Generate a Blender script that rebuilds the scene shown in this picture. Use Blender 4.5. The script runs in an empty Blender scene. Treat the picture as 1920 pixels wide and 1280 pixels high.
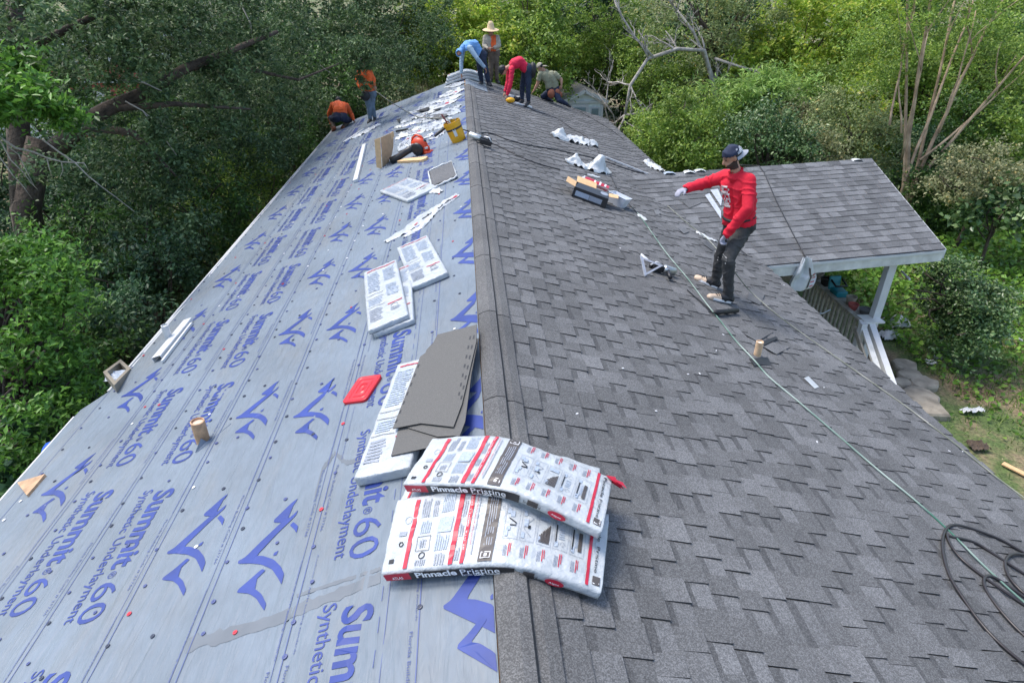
import bpy, bmesh, math, random
import numpy as np
from mathutils import Vector, Matrix, Quaternion, noise as mnoise

random.seed(7)
SC = bpy.context.scene
COL = SC.collection

# ------------------------------------------------------------------ camera
F_PX, PITCH, YAW = 1178.7, math.radians(29.69), math.radians(4.249)
CAM = Vector((-0.155, 0.0, 2.357))          # ridge of the house is x = 0, z = 0
_fw = Vector((math.sin(YAW)*math.cos(PITCH), math.cos(YAW)*math.cos(PITCH), -math.sin(PITCH)))
_rt = Vector((math.cos(YAW), -math.sin(YAW), 0))
_up = _rt.cross(_fw)
cam_data = bpy.data.cameras.new('camera')
cam = bpy.data.objects.new('camera', cam_data)
COL.objects.link(cam)
cam.matrix_world = Matrix(((_rt.x, _up.x, -_fw.x, CAM.x), (_rt.y, _up.y, -_fw.y, CAM.y),
                           (_rt.z, _up.z, -_fw.z, CAM.z), (0, 0, 0, 1)))
cam_data.sensor_width = 36.0
cam_data.lens = F_PX*36/1920
cam_data.clip_start = 0.05
cam_data.clip_end = 900
SC.camera = cam

# ------------------------------------------------------------------ daylight
SUN_EL, SUN_AZ = math.radians(64), math.radians(-60)      # azimuth: 0 = +Y, negative = towards -X
w = bpy.data.worlds.new('World')
SC.world = w
w.use_nodes = True
nt = w.node_tree
nt.nodes.clear()
sky = nt.nodes.new('ShaderNodeTexSky')
sky.sky_type = 'NISHITA'
sky.sun_disc = False
sky.sun_elevation = SUN_EL
sky.sun_rotation = SUN_AZ
sky.altitude = 20
sky.air_density = 1.0
sky.dust_density = 2.2
sky.ozone_density = 1.0
bg = nt.nodes.new('ShaderNodeBackground')
bg.inputs['Strength'].default_value = 0.15
wo = nt.nodes.new('ShaderNodeOutputWorld')
nt.links.new(sky.outputs[0], bg.inputs[0])
nt.links.new(bg.outputs[0], wo.inputs[0])
sun_d = bpy.data.lights.new('sun', 'SUN')
sun_d.energy = 1.5
sun_d.angle = math.radians(24)
sun_d.color = (1.0, 0.955, 0.89)
sun = bpy.data.objects.new('sun', sun_d)
COL.objects.link(sun)
sdir = Vector((math.sin(SUN_AZ)*math.cos(SUN_EL), math.cos(SUN_AZ)*math.cos(SUN_EL), math.sin(SUN_EL)))
sun.rotation_euler = sdir.to_track_quat('Z', 'Y').to_euler()
sun.location = (0, 0, 30)
SC.view_settings.view_transform = 'Standard'
SC.view_settings.look = 'None'
SC.view_settings.exposure = 1.12
SC.view_settings.gamma = 1.0
SC.view_settings.use_curve_mapping = False
SC.cycles.max_bounces = 6
SC.cycles.diffuse_bounces = 3
SC.cycles.glossy_bounces = 2
SC.cycles.transmission_bounces = 4
SC.cycles.transparent_max_bounces = 8

# ------------------------------------------------------------------ geometry of the place
M = 0.3301                                  # roof pitch, about 4 in 12
TH = math.atan(M)
CP, SP = math.cos(TH), math.sin(TH)
GZ = -4.2                                   # ground level below the ridge
EAVE_R, EAVE_L, EAVE_L2 = 4.69, 4.08, 4.32  # slope lengths
def y_end(x): return 20.0 + 0.22*x          # the far gable is a little out of square
Y0 = -1.2

def ray(px, py):
    return _fw + _rt*((px-960)/F_PX) - _up*((py-640)/F_PX)
def on_slope(px, py, side, off=0.0):
    d = ray(px, py)
    t = (off - CAM.z - M*side*CAM.x)/(d.z + M*side*d.x)
    return CAM + d*t
def P(px, py, Y):
    d = ray(px, py)
    return CAM + d*((Y-CAM.y)/d.y)
def on_z(px, py, z):
    d = ray(px, py)
    return CAM + d*((z-CAM.z)/d.z)
def LS(s, y, h=0.0): return Vector((-s*CP - h*SP, y, -s*SP + h*CP))
def RS(s, y, h=0.0): return Vector((s*CP + h*SP, y, -s*SP + h*CP))
def slope_frame(side, p, ang=0.0):
    """matrix on a slope: local z is the slope's normal, local x runs across the slope to the right, turned by ang"""
    n = Vector((side*SP, 0, CP))
    ex = Vector((CP, 0, -side*SP))
    ey = Vector((0, 1, 0))
    x = ex*math.cos(ang) + ey*math.sin(ang)
    y = n.cross(x)
    return Matrix(((x.x, y.x, n.x, p.x), (x.y, y.y, n.y, p.y), (x.z, y.z, n.z, p.z), (0, 0, 0, 1)))
def lay(side, a, b, off=0.0):
    """frame at the middle of the pixel segment a-b on a slope, local x pointing from a to b; also its length"""
    A, B = on_slope(a[0], a[1], side, off), on_slope(b[0], b[1], side, off)
    n = Vector((side*SP, 0, CP))
    x = (B-A)
    L = x.length
    x.normalize()
    y = n.cross(x)
    p = (A+B)/2
    return Matrix(((x.x, y.x, n.x, p.x), (x.y, y.y, n.y, p.y), (x.z, y.z, n.z, p.z), (0, 0, 0, 1))), L
def frame(p, x, z):
    x = Vector(x).normalized()
    z = Vector(z)
    y = z.cross(x).normalized()
    z = x.cross(y)
    return Matrix(((x.x, y.x, z.x, p[0]), (x.y, y.y, z.y, p[1]), (x.z, y.z, z.z, p[2]), (0, 0, 0, 1)))
I4 = Matrix.Identity(4)

# ------------------------------------------------------------------ objects
def tag(o, label=None, cat=None, group=None, kind=None):
    if label: o['label'] = label
    if cat: o['category'] = cat
    if group: o['group'] = group
    if kind: o['kind'] = kind
    return o
def empty(name, loc, label=None, cat=None, group=None, kind=None):
    o = bpy.data.objects.new(name, None)
    o.empty_display_size = 0.2
    COL.objects.link(o)
    o.location = loc
    return tag(o, label, cat, group, kind)
def link(name, me, parent=None, mats=(), smooth=False):
    for mt in mats:
        me.materials.append(mt)
    o = bpy.data.objects.new(name, me)
    COL.objects.link(o)
    if smooth:
        me.polygons.foreach_set('use_smooth', [True]*len(me.polygons))
    if parent is not None:
        o.parent = parent
        o.matrix_parent_inverse = world_of(parent).inverted()
    return o
def world_of(o):
    if o.parent is None: return o.matrix_basis.copy()
    return world_of(o.parent) @ o.matrix_parent_inverse @ o.matrix_basis
class MB:
    def __init__(s): s.v, s.f, s.m = [], [], []
    def add(s, v, f, mi=0):
        n = len(s.v)
        s.v += [tuple(p) for p in v]
        s.f += [tuple(i+n for i in q) for q in f]
        s.m += [mi]*len(f)
    def box(s, Mx, size, c=(0, 0, 0), mi=0):
        a, b, d = size[0]/2, size[1]/2, size[2]/2
        v = [Mx @ Vector((c[0]+x*a, c[1]+y*b, c[2]+z*d)) for x in (-1, 1) for y in (-1, 1) for z in (-1, 1)]
        s.add(v, [(0, 1, 3, 2), (4, 6, 7, 5), (0, 4, 5, 1), (2, 3, 7, 6), (0, 2, 6, 4), (1, 5, 7, 3)], mi)
    def prism(s, Mx, poly, z0, z1, mi=0, cap0=True):
        n = len(poly)
        ar = sum(poly[i][0]*poly[(i+1) % n][1]-poly[(i+1) % n][0]*poly[i][1] for i in range(n))
        if ar < 0: poly = poly[::-1]
        v = [Mx @ Vector((x, y, z0)) for x, y in poly] + [Mx @ Vector((x, y, z1)) for x, y in poly]
        f = [tuple(range(n, 2*n))] + ([tuple(range(n-1, -1, -1))] if cap0 else [])
        f += [(i, (i+1) % n, n+(i+1) % n, n+i) for i in range(n)]
        s.add(v, f, mi)
    def tube(s, pts, r, seg=8, mi=0, cap=True):
        pts = [Vector(p) for p in pts]
        n = len(pts)
        rr = r if hasattr(r, '__len__') else [r]*n
        ups = Vector((0, 0, 1))
        t0 = (pts[1]-pts[0]).normalized()
        if abs(t0.dot(ups)) > 0.95: ups = Vector((1, 0, 0))
        a = t0.cross(ups).normalized()
        v = []
        for i, p in enumerate(pts):
            t = (pts[min(i+1, n-1)]-pts[max(i-1, 0)])
            if t.length < 1e-9: t = t0
            t.normalize()
            a = (a - t*a.dot(t))
            if a.length < 1e-6: a = t.orthogonal()
            a.normalize()
            b = t.cross(a)
            v += [p + (a*math.cos(2*math.pi*k/seg)+b*math.sin(2*math.pi*k/seg))*rr[i] for k in range(seg)]
        f = [(i*seg+k, i*seg+(k+1) % seg, (i+1)*seg+(k+1) % seg, (i+1)*seg+k) for i in range(n-1) for k in range(seg)]
        if cap: f += [tuple(range(seg-1, -1, -1)), tuple((n-1)*seg+k for k in range(seg))]
        s.add(v, f, mi)
    def lathe(s, Mx, prof, seg=20, mi=0):
        v, f = [], []
        for r, z in prof:
            v += [Mx @ Vector((r*math.cos(2*math.pi*k/seg), r*math.sin(2*math.pi*k/seg), z)) for k in range(seg)]
        for i in range(len(prof)-1):
            f += [(i*seg+k, i*seg+(k+1) % seg, (i+1)*seg+(k+1) % seg, (i+1)*seg+k) for k in range(seg)]
        s.add(v, f, mi)
    def ball(s, Mx, r, seg=12, mi=0):
        rx, ry, rz = r if hasattr(r, '__len__') else (r, r, r)
        n = max(6, seg//2)
        v = [Mx @ Vector((rx*math.sin(math.pi*i/n)*math.cos(2*math.pi*k/seg), ry*math.sin(math.pi*i/n)*math.sin(2*math.pi*k/seg), -rz*math.cos(math.pi*i/n)))
             for i in range(n+1) for k in range(seg)]
        f = [(i*seg+k, i*seg+(k+1) % seg, (i+1)*seg+(k+1) % seg, (i+1)*seg+k) for i in range(n) for k in range(seg)]
        s.add(v, f, mi)
    def grid(s, fn, nu, nv, mi=0):
        v = [fn(i/nu, j/nv) for j in range(nv+1) for i in range(nu+1)]
        f = [(j*(nu+1)+i, j*(nu+1)+i+1, (j+1)*(nu+1)+i+1, (j+1)*(nu+1)+i) for j in range(nv) for i in range(nu)]
        s.add(v, f, mi)
    def build(s, name, mats, parent=None, smooth=False, bevel=0):
        me = bpy.data.meshes.new(name)
        me.from_pydata(s.v, [], s.f)
        if not isinstance(mats, (list, tuple)): mats = [mats]
        o = link(name, me, parent, mats, smooth)
        if len(mats) > 1: me.polygons.foreach_set('material_index', s.m)
        me.update()
        if bevel:
            b = o.modifiers.new('bevel', 'BEVEL')
            b.width = bevel
            b.segments = 2
            b.limit_method = 'ANGLE'
            b.angle_limit = math.radians(40)
        return o
def nz(p, s=1.0, seed=0.0): return mnoise.noise(Vector((p[0]*s+seed, p[1]*s+seed*1.7, p[2]*s-seed)))
def np_mesh(name, V, T, k):
    """V (n,3), T (m,k) numpy arrays -> mesh"""
    me = bpy.data.meshes.new(name)
    me.vertices.add(len(V))
    me.vertices.foreach_set('co', np.ascontiguousarray(V, dtype=np.float32).ravel())
    me.loops.add(T.size)
    me.loops.foreach_set('vertex_index', np.ascontiguousarray(T, dtype=np.int32).ravel())
    me.polygons.add(len(T))
    me.polygons.foreach_set('loop_start', np.arange(0, T.size, k, dtype=np.int32))
    me.update(calc_edges=True)
    return me
def copy_tree(o, parent=None):
    c = o.copy()
    COL.objects.link(c)
    if parent is not None:
        c.parent = parent
        c.matrix_parent_inverse = o.matrix_parent_inverse.copy()
    for ch in list(o.children):
        copy_tree(ch, c)
    return c

# ------------------------------------------------------------------ materials
def mat(name, col, rough=0.6, var=0.0, scale=6.0, bump=0.0, bscale=40.0, metal=0.0, island=0.0, col2=None, coord='Object', detail=4.0, spec=0.5, bdist=0.02):
    m = bpy.data.materials.new(name)
    m.use_nodes = True
    t = m.node_tree
    b = t.nodes['Principled BSDF']
    b.inputs['Roughness'].default_value = rough
    b.inputs['Metallic'].default_value = metal
    b.inputs['Specular IOR Level'].default_value = spec
    c = (*col, 1)
    b.inputs['Base Color'].default_value = c
    tc = t.nodes.new('ShaderNodeTexCoord')
    geo = t.nodes.new('ShaderNodeNewGeometry')
    vec = geo.outputs['Position'] if coord == 'World' else tc.outputs[coord]
    last = None
    if var or col2:
        n = t.nodes.new('ShaderNodeTexNoise')
        n.inputs['Scale'].default_value = scale
        n.inputs['Detail'].default_value = detail
        t.links.new(vec, n.inputs['Vector'])
        r = t.nodes.new('ShaderNodeValToRGB')
        r.color_ramp.elements[0].position = 0.3
        r.color_ramp.elements[1].position = 0.7
        r.color_ramp.elements[0].color = (*(col2 if col2 else [x*(1-var) for x in col]), 1)
        r.color_ramp.elements[1].color = (*[min(1, x*(1+var)) for x in col], 1)
        t.links.new(n.outputs['Fac'], r.inputs[0])
        last = r.outputs[0]
    if island:
        hv = t.nodes.new('ShaderNodeHueSaturation')
        mr = t.nodes.new('ShaderNodeMapRange')
        mr.inputs['To Min'].default_value = 1-island
        mr.inputs['To Max'].default_value = 1+island
        t.links.new(geo.outputs['Random Per Island'], mr.inputs[0])
        t.links.new(mr.outputs[0], hv.inputs['Value'])
        if last: t.links.new(last, hv.inputs['Color'])
        else: hv.inputs['Color'].default_value = c
        last = hv.outputs[0]
    if last: t.links.new(last, b.inputs['Base Color'])
    if bump:
        n2 = t.nodes.new('ShaderNodeTexNoise')
        n2.inputs['Scale'].default_value = bscale
        n2.inputs['Detail'].default_value = 5
        t.links.new(vec, n2.inputs['Vector'])
        bp = t.nodes.new('ShaderNodeBump')
        bp.inputs['Strength'].default_value = bump
        bp.inputs['Distance'].default_value = bdist
        t.links.new(n2.outputs['Fac'], bp.inputs['Height'])
        t.links.new(bp.outputs[0], b.inputs['Normal'])
    return m
def foliage(name, dark, mid, light, trans=0.3, rough=0.45, yellow=None):
    m = bpy.data.materials.new(name)
    m.use_nodes = True
    t = m.node_tree
    b = t.nodes['Principled BSDF']
    b.inputs['Roughness'].default_value = rough
    b.inputs['Specular IOR Level'].default_value = 0.4
    geo = t.nodes.new('ShaderNodeNewGeometry')
    r = t.nodes.new('ShaderNodeValToRGB')
    e = r.color_ramp.elements
    e[0].color = (*dark, 1); e[1].color = (*light, 1)
    e[1].position = 0.95
    k = e.new(0.5); k.color = (*mid, 1)
    if yellow:
        k = e.new(0.985); k.color = (*yellow, 1)
    t.links.new(geo.outputs['Random Per Island'], r.inputs[0])
    nn = t.nodes.new('ShaderNodeTexNoise')
    nn.inputs['Scale'].default_value = 0.9
    nn.inputs['Detail'].default_value = 2
    t.links.new(geo.outputs['Position'], nn.inputs['Vector'])
    mr = t.nodes.new('ShaderNodeMapRange')
    mr.inputs['From Min'].default_value = 0.3; mr.inputs['From Max'].default_value = 0.7
    mr.inputs['To Min'].default_value = 0.7; mr.inputs['To Max'].default_value = 1.3
    t.links.new(nn.outputs['Fac'], mr.inputs[0])
    hv = t.nodes.new('ShaderNodeHueSaturation')
    t.links.new(mr.outputs[0], hv.inputs['Value'])
    t.links.new(r.outputs[0], hv.inputs['Color'])
    t.links.new(hv.outputs[0], b.inputs['Base Color'])
    tr = t.nodes.new('ShaderNodeBsdfTranslucent')
    t.links.new(hv.outputs[0], tr.inputs['Color'])
    mx = t.nodes.new('ShaderNodeMixShader')
    mx.inputs[0].default_value = trans
    t.links.new(b.outputs[0], mx.inputs[1]); t.links.new(tr.outputs[0], mx.inputs[2])
    t.links.new(mx.outputs[0], t.nodes['Material Output'].inputs['Surface'])
    return m
def shingle_mat(name, dark, light, gran=1.0, bump=0.5):
    m = bpy.data.materials.new(name)
    m.use_nodes = True
    t = m.node_tree
    N, Lk = t.nodes.new, t.links.new
    b = t.nodes['Principled BSDF']
    b.inputs['Roughness'].default_value = 0.92
    b.inputs['Specular IOR Level'].default_value = 0.25
    geo = N('ShaderNodeNewGeometry'); oi = N('ShaderNodeObjectInfo')
    ad = N('ShaderNodeMath'); ad.operation = 'ADD'
    Lk(geo.outputs['Random Per Island'], ad.inputs[0]); Lk(oi.outputs['Random'], ad.inputs[1])
    fr = N('ShaderNodeMath'); fr.operation = 'FRACT'
    Lk(ad.outputs[0], fr.inputs[0])
    r = N('ShaderNodeValToRGB')
    e = r.color_ramp.elements
    e[0].color = (*dark, 1); e[1].color = (*light, 1)
    k = e.new(0.45); k.color = (*[a*.65+c*.35 for a, c in zip(dark, light)], 1)
    Lk(fr.outputs[0], r.inputs[0])
    vo = N('ShaderNodeTexVoronoi'); vo.inputs['Scale'].default_value = 190*gran
    Lk(geo.outputs['Position'], vo.inputs['Vector'])
    bw = N('ShaderNodeSeparateColor'); Lk(vo.outputs['Color'], bw.inputs[0])
    mr = N('ShaderNodeMapRange')
    mr.inputs['To Min'].default_value = 0.66; mr.inputs['To Max'].default_value = 1.40
    pw = N('ShaderNodeMath'); pw.operation = 'POWER'; pw.inputs[1].default_value = 1.5
    Lk(bw.outputs[0], pw.inputs[0]); Lk(pw.outputs[0], mr.inputs[0])
    n2 = N('ShaderNodeTexNoise'); n2.inputs['Scale'].default_value = 1.3; n2.inputs['Detail'].default_value = 6
    Lk(geo.outputs['Position'], n2.inputs['Vector'])
    m2 = N('ShaderNodeMapRange'); m2.inputs['From Min'].default_value = .3; m2.inputs['From Max'].default_value = .7
    m2.inputs['To Min'].default_value = 0.82; m2.inputs['To Max'].default_value = 1.18
    Lk(n2.outputs['Fac'], m2.inputs[0])
    mu = N('ShaderNodeMath'); mu.operation = 'MULTIPLY'
    Lk(mr.outputs[0], mu.inputs[0]); Lk(m2.outputs[0], mu.inputs[1])
    hv = N('ShaderNodeHueSaturation')
    Lk(r.outputs[0], hv.inputs['Color']); Lk(mu.outputs[0], hv.inputs['Value'])
    Lk(hv.outputs[0], b.inputs['Base Color'])
    bp = N('ShaderNodeBump'); bp.inputs['Strength'].default_value = bump; bp.inputs['Distance'].default_value = 0.004
    Lk(bw.outputs[1], bp.inputs['Height']); Lk(bp.outputs[0], b.inputs['Normal'])
    return m

MT = {}
MT['shingle'] = shingle_mat('asphalt_granules', (0.108, 0.110, 0.111), (0.152, 0.155, 0.158))
MT['porch_shingle'] = shingle_mat('porch_granules', (0.098, 0.101, 0.104), (0.172, 0.177, 0.182))
MT['shadow_band'] = shingle_mat('shadow_line_granules', (0.080, 0.082, 0.084), (0.104, 0.106, 0.108))  # printed shadow line; also paints in the shade under the butt above
MT['ridge'] = shingle_mat('ridge_granules', (0.112, 0.112, 0.111), (0.132, 0.132, 0.130))
MT['shingle_back'] = mat('shingle_back', (0.114, 0.112, 0.105), 0.9, 0.25, 220, 0.15, 180, coord='World')
MT['tar'] = mat('tar', (0.018, 0.018, 0.019), 0.5)
MT['edge'] = mat('shingle_edge', (0.040, 0.040, 0.040), 0.9)
MT['blue'] = mat('print_blue', (0.020, 0.045, 0.225), 0.5, 0.2, 5)
MT['navyline'] = mat('print_line', (0.07, 0.10, 0.24), 0.5)
MT['white'] = mat('white_paint', (0.58, 0.59, 0.585), 0.45, 0.05, 8)
MT['whitewood'] = mat('weathered_white_wood', (0.62, 0.62, 0.58), 0.7, 0.2, 5, 0.2, 20)
MT['greywood'] = mat('weathered_grey_wood', (0.38, 0.35, 0.29), 0.85, 0.3, 9, 0.3, 30)
MT['wood'] = mat('raw_wood', (0.48, 0.30, 0.17), 0.7, 0.25, 14, 0.3, 60)
MT['ply'] = mat('plywood', (0.45, 0.28, 0.15), 0.75, 0.3, 12)
MT['black'] = mat('black_plastic', (0.016, 0.016, 0.018), 0.42, 0.2, 20)
MT['rubber'] = mat('black_rubber', (0.012, 0.012, 0.013), 0.55, bump=0.2)
MT['red'] = mat('red_plastic', (0.52, 0.015, 0.025), 0.32, 0.08, 6)
MT['orange'] = mat('orange_plastic', (0.62, 0.055, 0.012), 0.38, 0.1, 10)
MT['yellow'] = mat('yellow_plastic', (0.72, 0.36, 0.008), 0.38, 0.1, 10)
MT['metal'] = mat('scuffed_metal', (0.52, 0.54, 0.53), 0.38, 0.3, 30, metal=0.85)
MT['alu'] = mat('aluminium', (0.62, 0.62, 0.62), 0.45, 0.15, 20, metal=0.6)
MT['plastic'] = mat('white_film', (0.435, 0.465, 0.48), 0.28, 0.08, 9, 0.7, 15, bdist=0.03)
MT['bag'] = mat('crumpled_bag', (0.56, 0.58, 0.575), 0.3, 0.06, 12, 0.5, 30)
MT['pk'] = mat('print_black', (0.022, 0.022, 0.024), 0.4)
MT['pkdk'] = mat('print_charcoal', (0.075, 0.065, 0.06), 0.45)
MT['pr'] = mat('print_red', (0.46, 0.014, 0.040), 0.4)
MT['pg'] = mat('print_grey', (0.27, 0.30, 0.35), 0.45, 0.5, 260)
MT['pl'] = mat('print_pale', (0.34, 0.40, 0.48), 0.45, 0.3, 160)
MT['pw'] = mat('print_white', (0.82, 0.82, 0.82), 0.4)
MT['card'] = mat('cardboard', (0.50, 0.33, 0.18), 0.8, 0.12, 14, 0.15, 60)
MT['cardin'] = mat('cardboard_inside', (0.66, 0.43, 0.22), 0.8, 0.1, 14)
MT['bark'] = mat('bark', (0.075, 0.055, 0.040), 0.95, 0.5, 7, 0.8, 18, bdist=0.05)
MT['greybark'] = mat('dead_grey_bark', (0.34, 0.31, 0.27), 0.9, 0.35, 9, 0.5, 25)
MT['crepebark'] = mat('smooth_tan_bark', (0.50, 0.36, 0.23), 0.75, 0.2, 3.2, 0.5, 14, col2=(.22, .15, .095), coord='World', bdist=.03)
MT['brick'] = mat('red_brick', (0.36, 0.085, 0.065), 0.85, 0.35, 4)
MT['stone'] = mat('stone', (0.30, 0.26, 0.20), 0.9, 0.35, 5, 0.7, 14, island=0.3)
# ================================================================== underlayment material
def underlay_mat():
    m = bpy.data.materials.new('woven_underlayment')
    m.use_nodes = True
    t = m.node_tree
    N, Lk = t.nodes.new, t.links.new
    b = t.nodes['Principled BSDF']
    b.inputs['Roughness'].default_value = 0.48
    b.inputs['Specular IOR Level'].default_value = 0.35
    geo = N('ShaderNodeNewGeometry')
    n1 = N('ShaderNodeTexNoise'); n1.inputs['Scale'].default_value = 1.1; n1.inputs['Detail'].default_value = 7; n1.inputs['Roughness'].default_value = 0.62
    Lk(geo.outputs['Position'], n1.inputs['Vector'])
    r1 = N('ShaderNodeValToRGB')
    e = r1.color_ramp.elements
    e[0].position = 0.36; e[0].color = (0.153, 0.184, 0.214, 1)
    e[1].position = 0.66; e[1].color = (0.184, 0.225, 0.268, 1)
    Lk(n1.outputs['Fac'], r1.inputs[0])
    # trodden-in dirt, stretched along the rolls
    mp = N('ShaderNodeMapping'); mp.inputs['Scale'].default_value = (1.7, 0.55, 1.7); mp.inputs['Location'].default_value = (3.3, 1.1, 0)
    Lk(geo.outputs['Position'], mp.inputs['Vector'])
    n2 = N('ShaderNodeTexNoise'); n2.inputs['Scale'].default_value = 1.5; n2.inputs['Detail'].default_value = 8; n2.inputs['Roughness'].default_value = 0.66
    Lk(mp.outputs[0], n2.inputs['Vector'])
    r2 = N('ShaderNodeValToRGB')
    e = r2.color_ramp.elements
    e[0].position = 0.50; e[0].color = (0, 0, 0, 1)
    e[1].position = 0.74; e[1].color = (0.5, 0.5, 0.5, 1)
    Lk(n2.outputs['Fac'], r2.inputs[0])
    mx = N('ShaderNodeMixRGB'); mx.inputs[2].default_value = (0.205, 0.203, 0.190, 1)
    Lk(r2.outputs[0], mx.inputs[0]); Lk(r1.outputs[0], mx.inputs[1])
    # smudges
    n3 = N('ShaderNodeTexNoise'); n3.inputs['Scale'].default_value = 16; n3.inputs['Detail'].default_value = 6
    Lk(mp.outputs[0], n3.inputs['Vector'])
    m3 = N('ShaderNodeMapRange'); m3.inputs['From Min'].default_value = .35; m3.inputs['From Max'].default_value = .65
    m3.inputs['To Min'].default_value = .95; m3.inputs['To Max'].default_value = 1.04
    Lk(n3.outputs['Fac'], m3.inputs[0])
    hv = N('ShaderNodeHueSaturation'); Lk(mx.outputs[0], hv.inputs['Color']); Lk(m3.outputs[0], hv.inputs['Value'])
    Lk(hv.outputs[0], b.inputs['Base Color'])
    mp2 = N('ShaderNodeMapping'); mp2.inputs['Scale'].default_value = (7, 1.1, 7)
    Lk(geo.outputs['Position'], mp2.inputs['Vector'])
    n4 = N('ShaderNodeTexNoise'); n4.inputs['Scale'].default_value = 2.2; n4.inputs['Detail'].default_value = 4; n4.inputs['Distortion'].default_value = 0.6
    Lk(mp2.outputs[0], n4.inputs['Vector'])
    bp = N('ShaderNodeBump'); bp.inputs['Strength'].default_value = 0.42; bp.inputs['Distance'].default_value = 0.06
    Lk(n4.outputs['Fac'], bp.inputs['Height']); Lk(bp.outputs[0], b.inputs['Normal'])
    return m
MT['under'] = underlay_mat()
MT['wet'] = mat('wet_stain', (0.132, 0.150, 0.168), 0.4, 0.1, 5)

house = empty('house', (0, 9, GZ), 'long gabled house being re-roofed, grey shingles on one slope, blue printed underlayment opposite', 'house')

# roof body under the coverings: one solid slab on either side
mb = MB()
def slab(side, s1, y0, y1fn, th=0.14, top=-0.012):
    f = RS if side > 0 else LS
    a = [f(0, y0, top), f(s1, y0, top), f(s1, y1fn(side*s1*CP), top), f(0, y1fn(0), top)]
    b = [f(0, y0, top-th), f(s1, y0, top-th), f(s1, y1fn(side*s1*CP), top-th), f(0, y1fn(0), top-th)]
    q = [(0, 1, 2, 3), (7, 6, 5, 4), (0, 4, 5, 1), (1, 5, 6, 2), (2, 6, 7, 3)]
    mb.add(a+b, q if side > 0 else [x[::-1] for x in q])
slab(1, EAVE_R-0.02, Y0+.02, lambda x: y_end(x)-.02)
slab(-1, EAVE_L-0.02, Y0+.02, lambda x: y_end(x)-.02)
mb.build('roof_deck', MT['ply'], house)
# the deck runs further out at the near left corner
mb = MB()
Ya, Yb = 3.55, 5.35
mb.add([LS(EAVE_L-.02, Y0+.02, -.012), LS(EAVE_L2-.02, Y0+.02, -.012), LS(EAVE_L2-.02, Yb, -.012), LS(EAVE_L-.02, Yb+.25, -.012),
        LS(EAVE_L-.02, Y0+.02, -.15), LS(EAVE_L2-.02, Y0+.02, -.15), LS(EAVE_L2-.02, Yb, -.15), LS(EAVE_L-.02, Yb+.25, -.15)],
       [(3, 2, 1, 0), (4, 5, 6, 7), (1, 5, 4, 0), (2, 6, 5, 1), (3, 7, 6, 2)])
mb.build('eave_extension', MT['ply'], house)
# fascia and drip edge
mb = MB()
def board(pts_top, h, th, out):
    """board hanging from a top line, thickness th outwards"""
    A, B = pts_top
    o = Vector(out)*th
    v = [A, B, B+o, A+o]
    v += [p-Vector((0, 0, h)) for p in v]
    mb.add(v, [(0, 1, 2, 3), (7, 6, 5, 4), (0, 4, 5, 1), (1, 5, 6, 2), (2, 6, 7, 3), (3, 7, 4, 0)])
board((LS(EAVE_L, Yb+.26, -.02), LS(EAVE_L, y_end(-EAVE_L*CP), -.02)), .19, .022, (-1, 0, 0))
board((LS(EAVE_L2, Y0, -.02), LS(EAVE_L2, Yb, -.02)), .19, .022, (-1, 0, 0))
mb.build('fascia', MT['white'], house)
mb = MB()
board((RS(EAVE_R, Y0, -.02), RS(EAVE_R, y_end(EAVE_R*CP), -.02)), .19, .022, (1, 0, 0))
mb.build('fascia', MT['white'], house)
mb = MB()   # bright metal drip edge on the eave above the underlayment's edge
sA, yA, yB = EAVE_L-.055, Yb+.30, y_end(-EAVE_L*CP)
n = 24
for i in range(n):
    a, b_ = yA+(yB-yA)*i/n, yA+(yB-yA)*(i+1)/n
    mb.add([LS(sA, a, .009), LS(EAVE_L+.035, a, .006), LS(EAVE_L+.035, b_, .006), LS(sA, b_, .009),
            LS(EAVE_L+.035, a, -.05), LS(EAVE_L+.035, b_, -.05)], [(3, 2, 1, 0), (2, 5, 4, 1)])
mb.build('drip_edge', MT['white'], house)
# walls
mb = MB()
wx0, wx1 = -3.45, 4.0
def wall_quad(a, b, ztop):
    mb.add([Vector((a[0], a[1], GZ-.2)), Vector((b[0], b[1], GZ-.2)), Vector((b[0], b[1], ztop)), Vector((a[0], a[1], ztop))], [(0, 1, 2, 3)])
wall_quad((wx1, Y0+.4), (wx1, 20.4), -wx1*M-.17)
wall_quad((wx0, 18.8), (wx0, Y0+.4), wx0*M-.17)
ye = 19.0
mb.add([Vector((wx1, ye+.9, GZ)), Vector((wx0, ye-.2, GZ)), Vector((wx0, ye-.2, wx0*M-.17)), Vector((0, ye+.4, -.17)), Vector((wx1, ye+.9, -wx1*M-.17))], [(0, 1, 2, 3, 4)])
yn = Y0+.4
mb.add([Vector((wx0, yn, GZ)), Vector((wx1, yn, GZ)), Vector((wx1, yn, -wx1*M-.17)), Vector((0, yn, -.17)), Vector((wx0, yn, wx0*M-.17))], [(0, 1, 2, 3, 4)])
mb.build('wall', MT['whitewood'], house)

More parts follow.
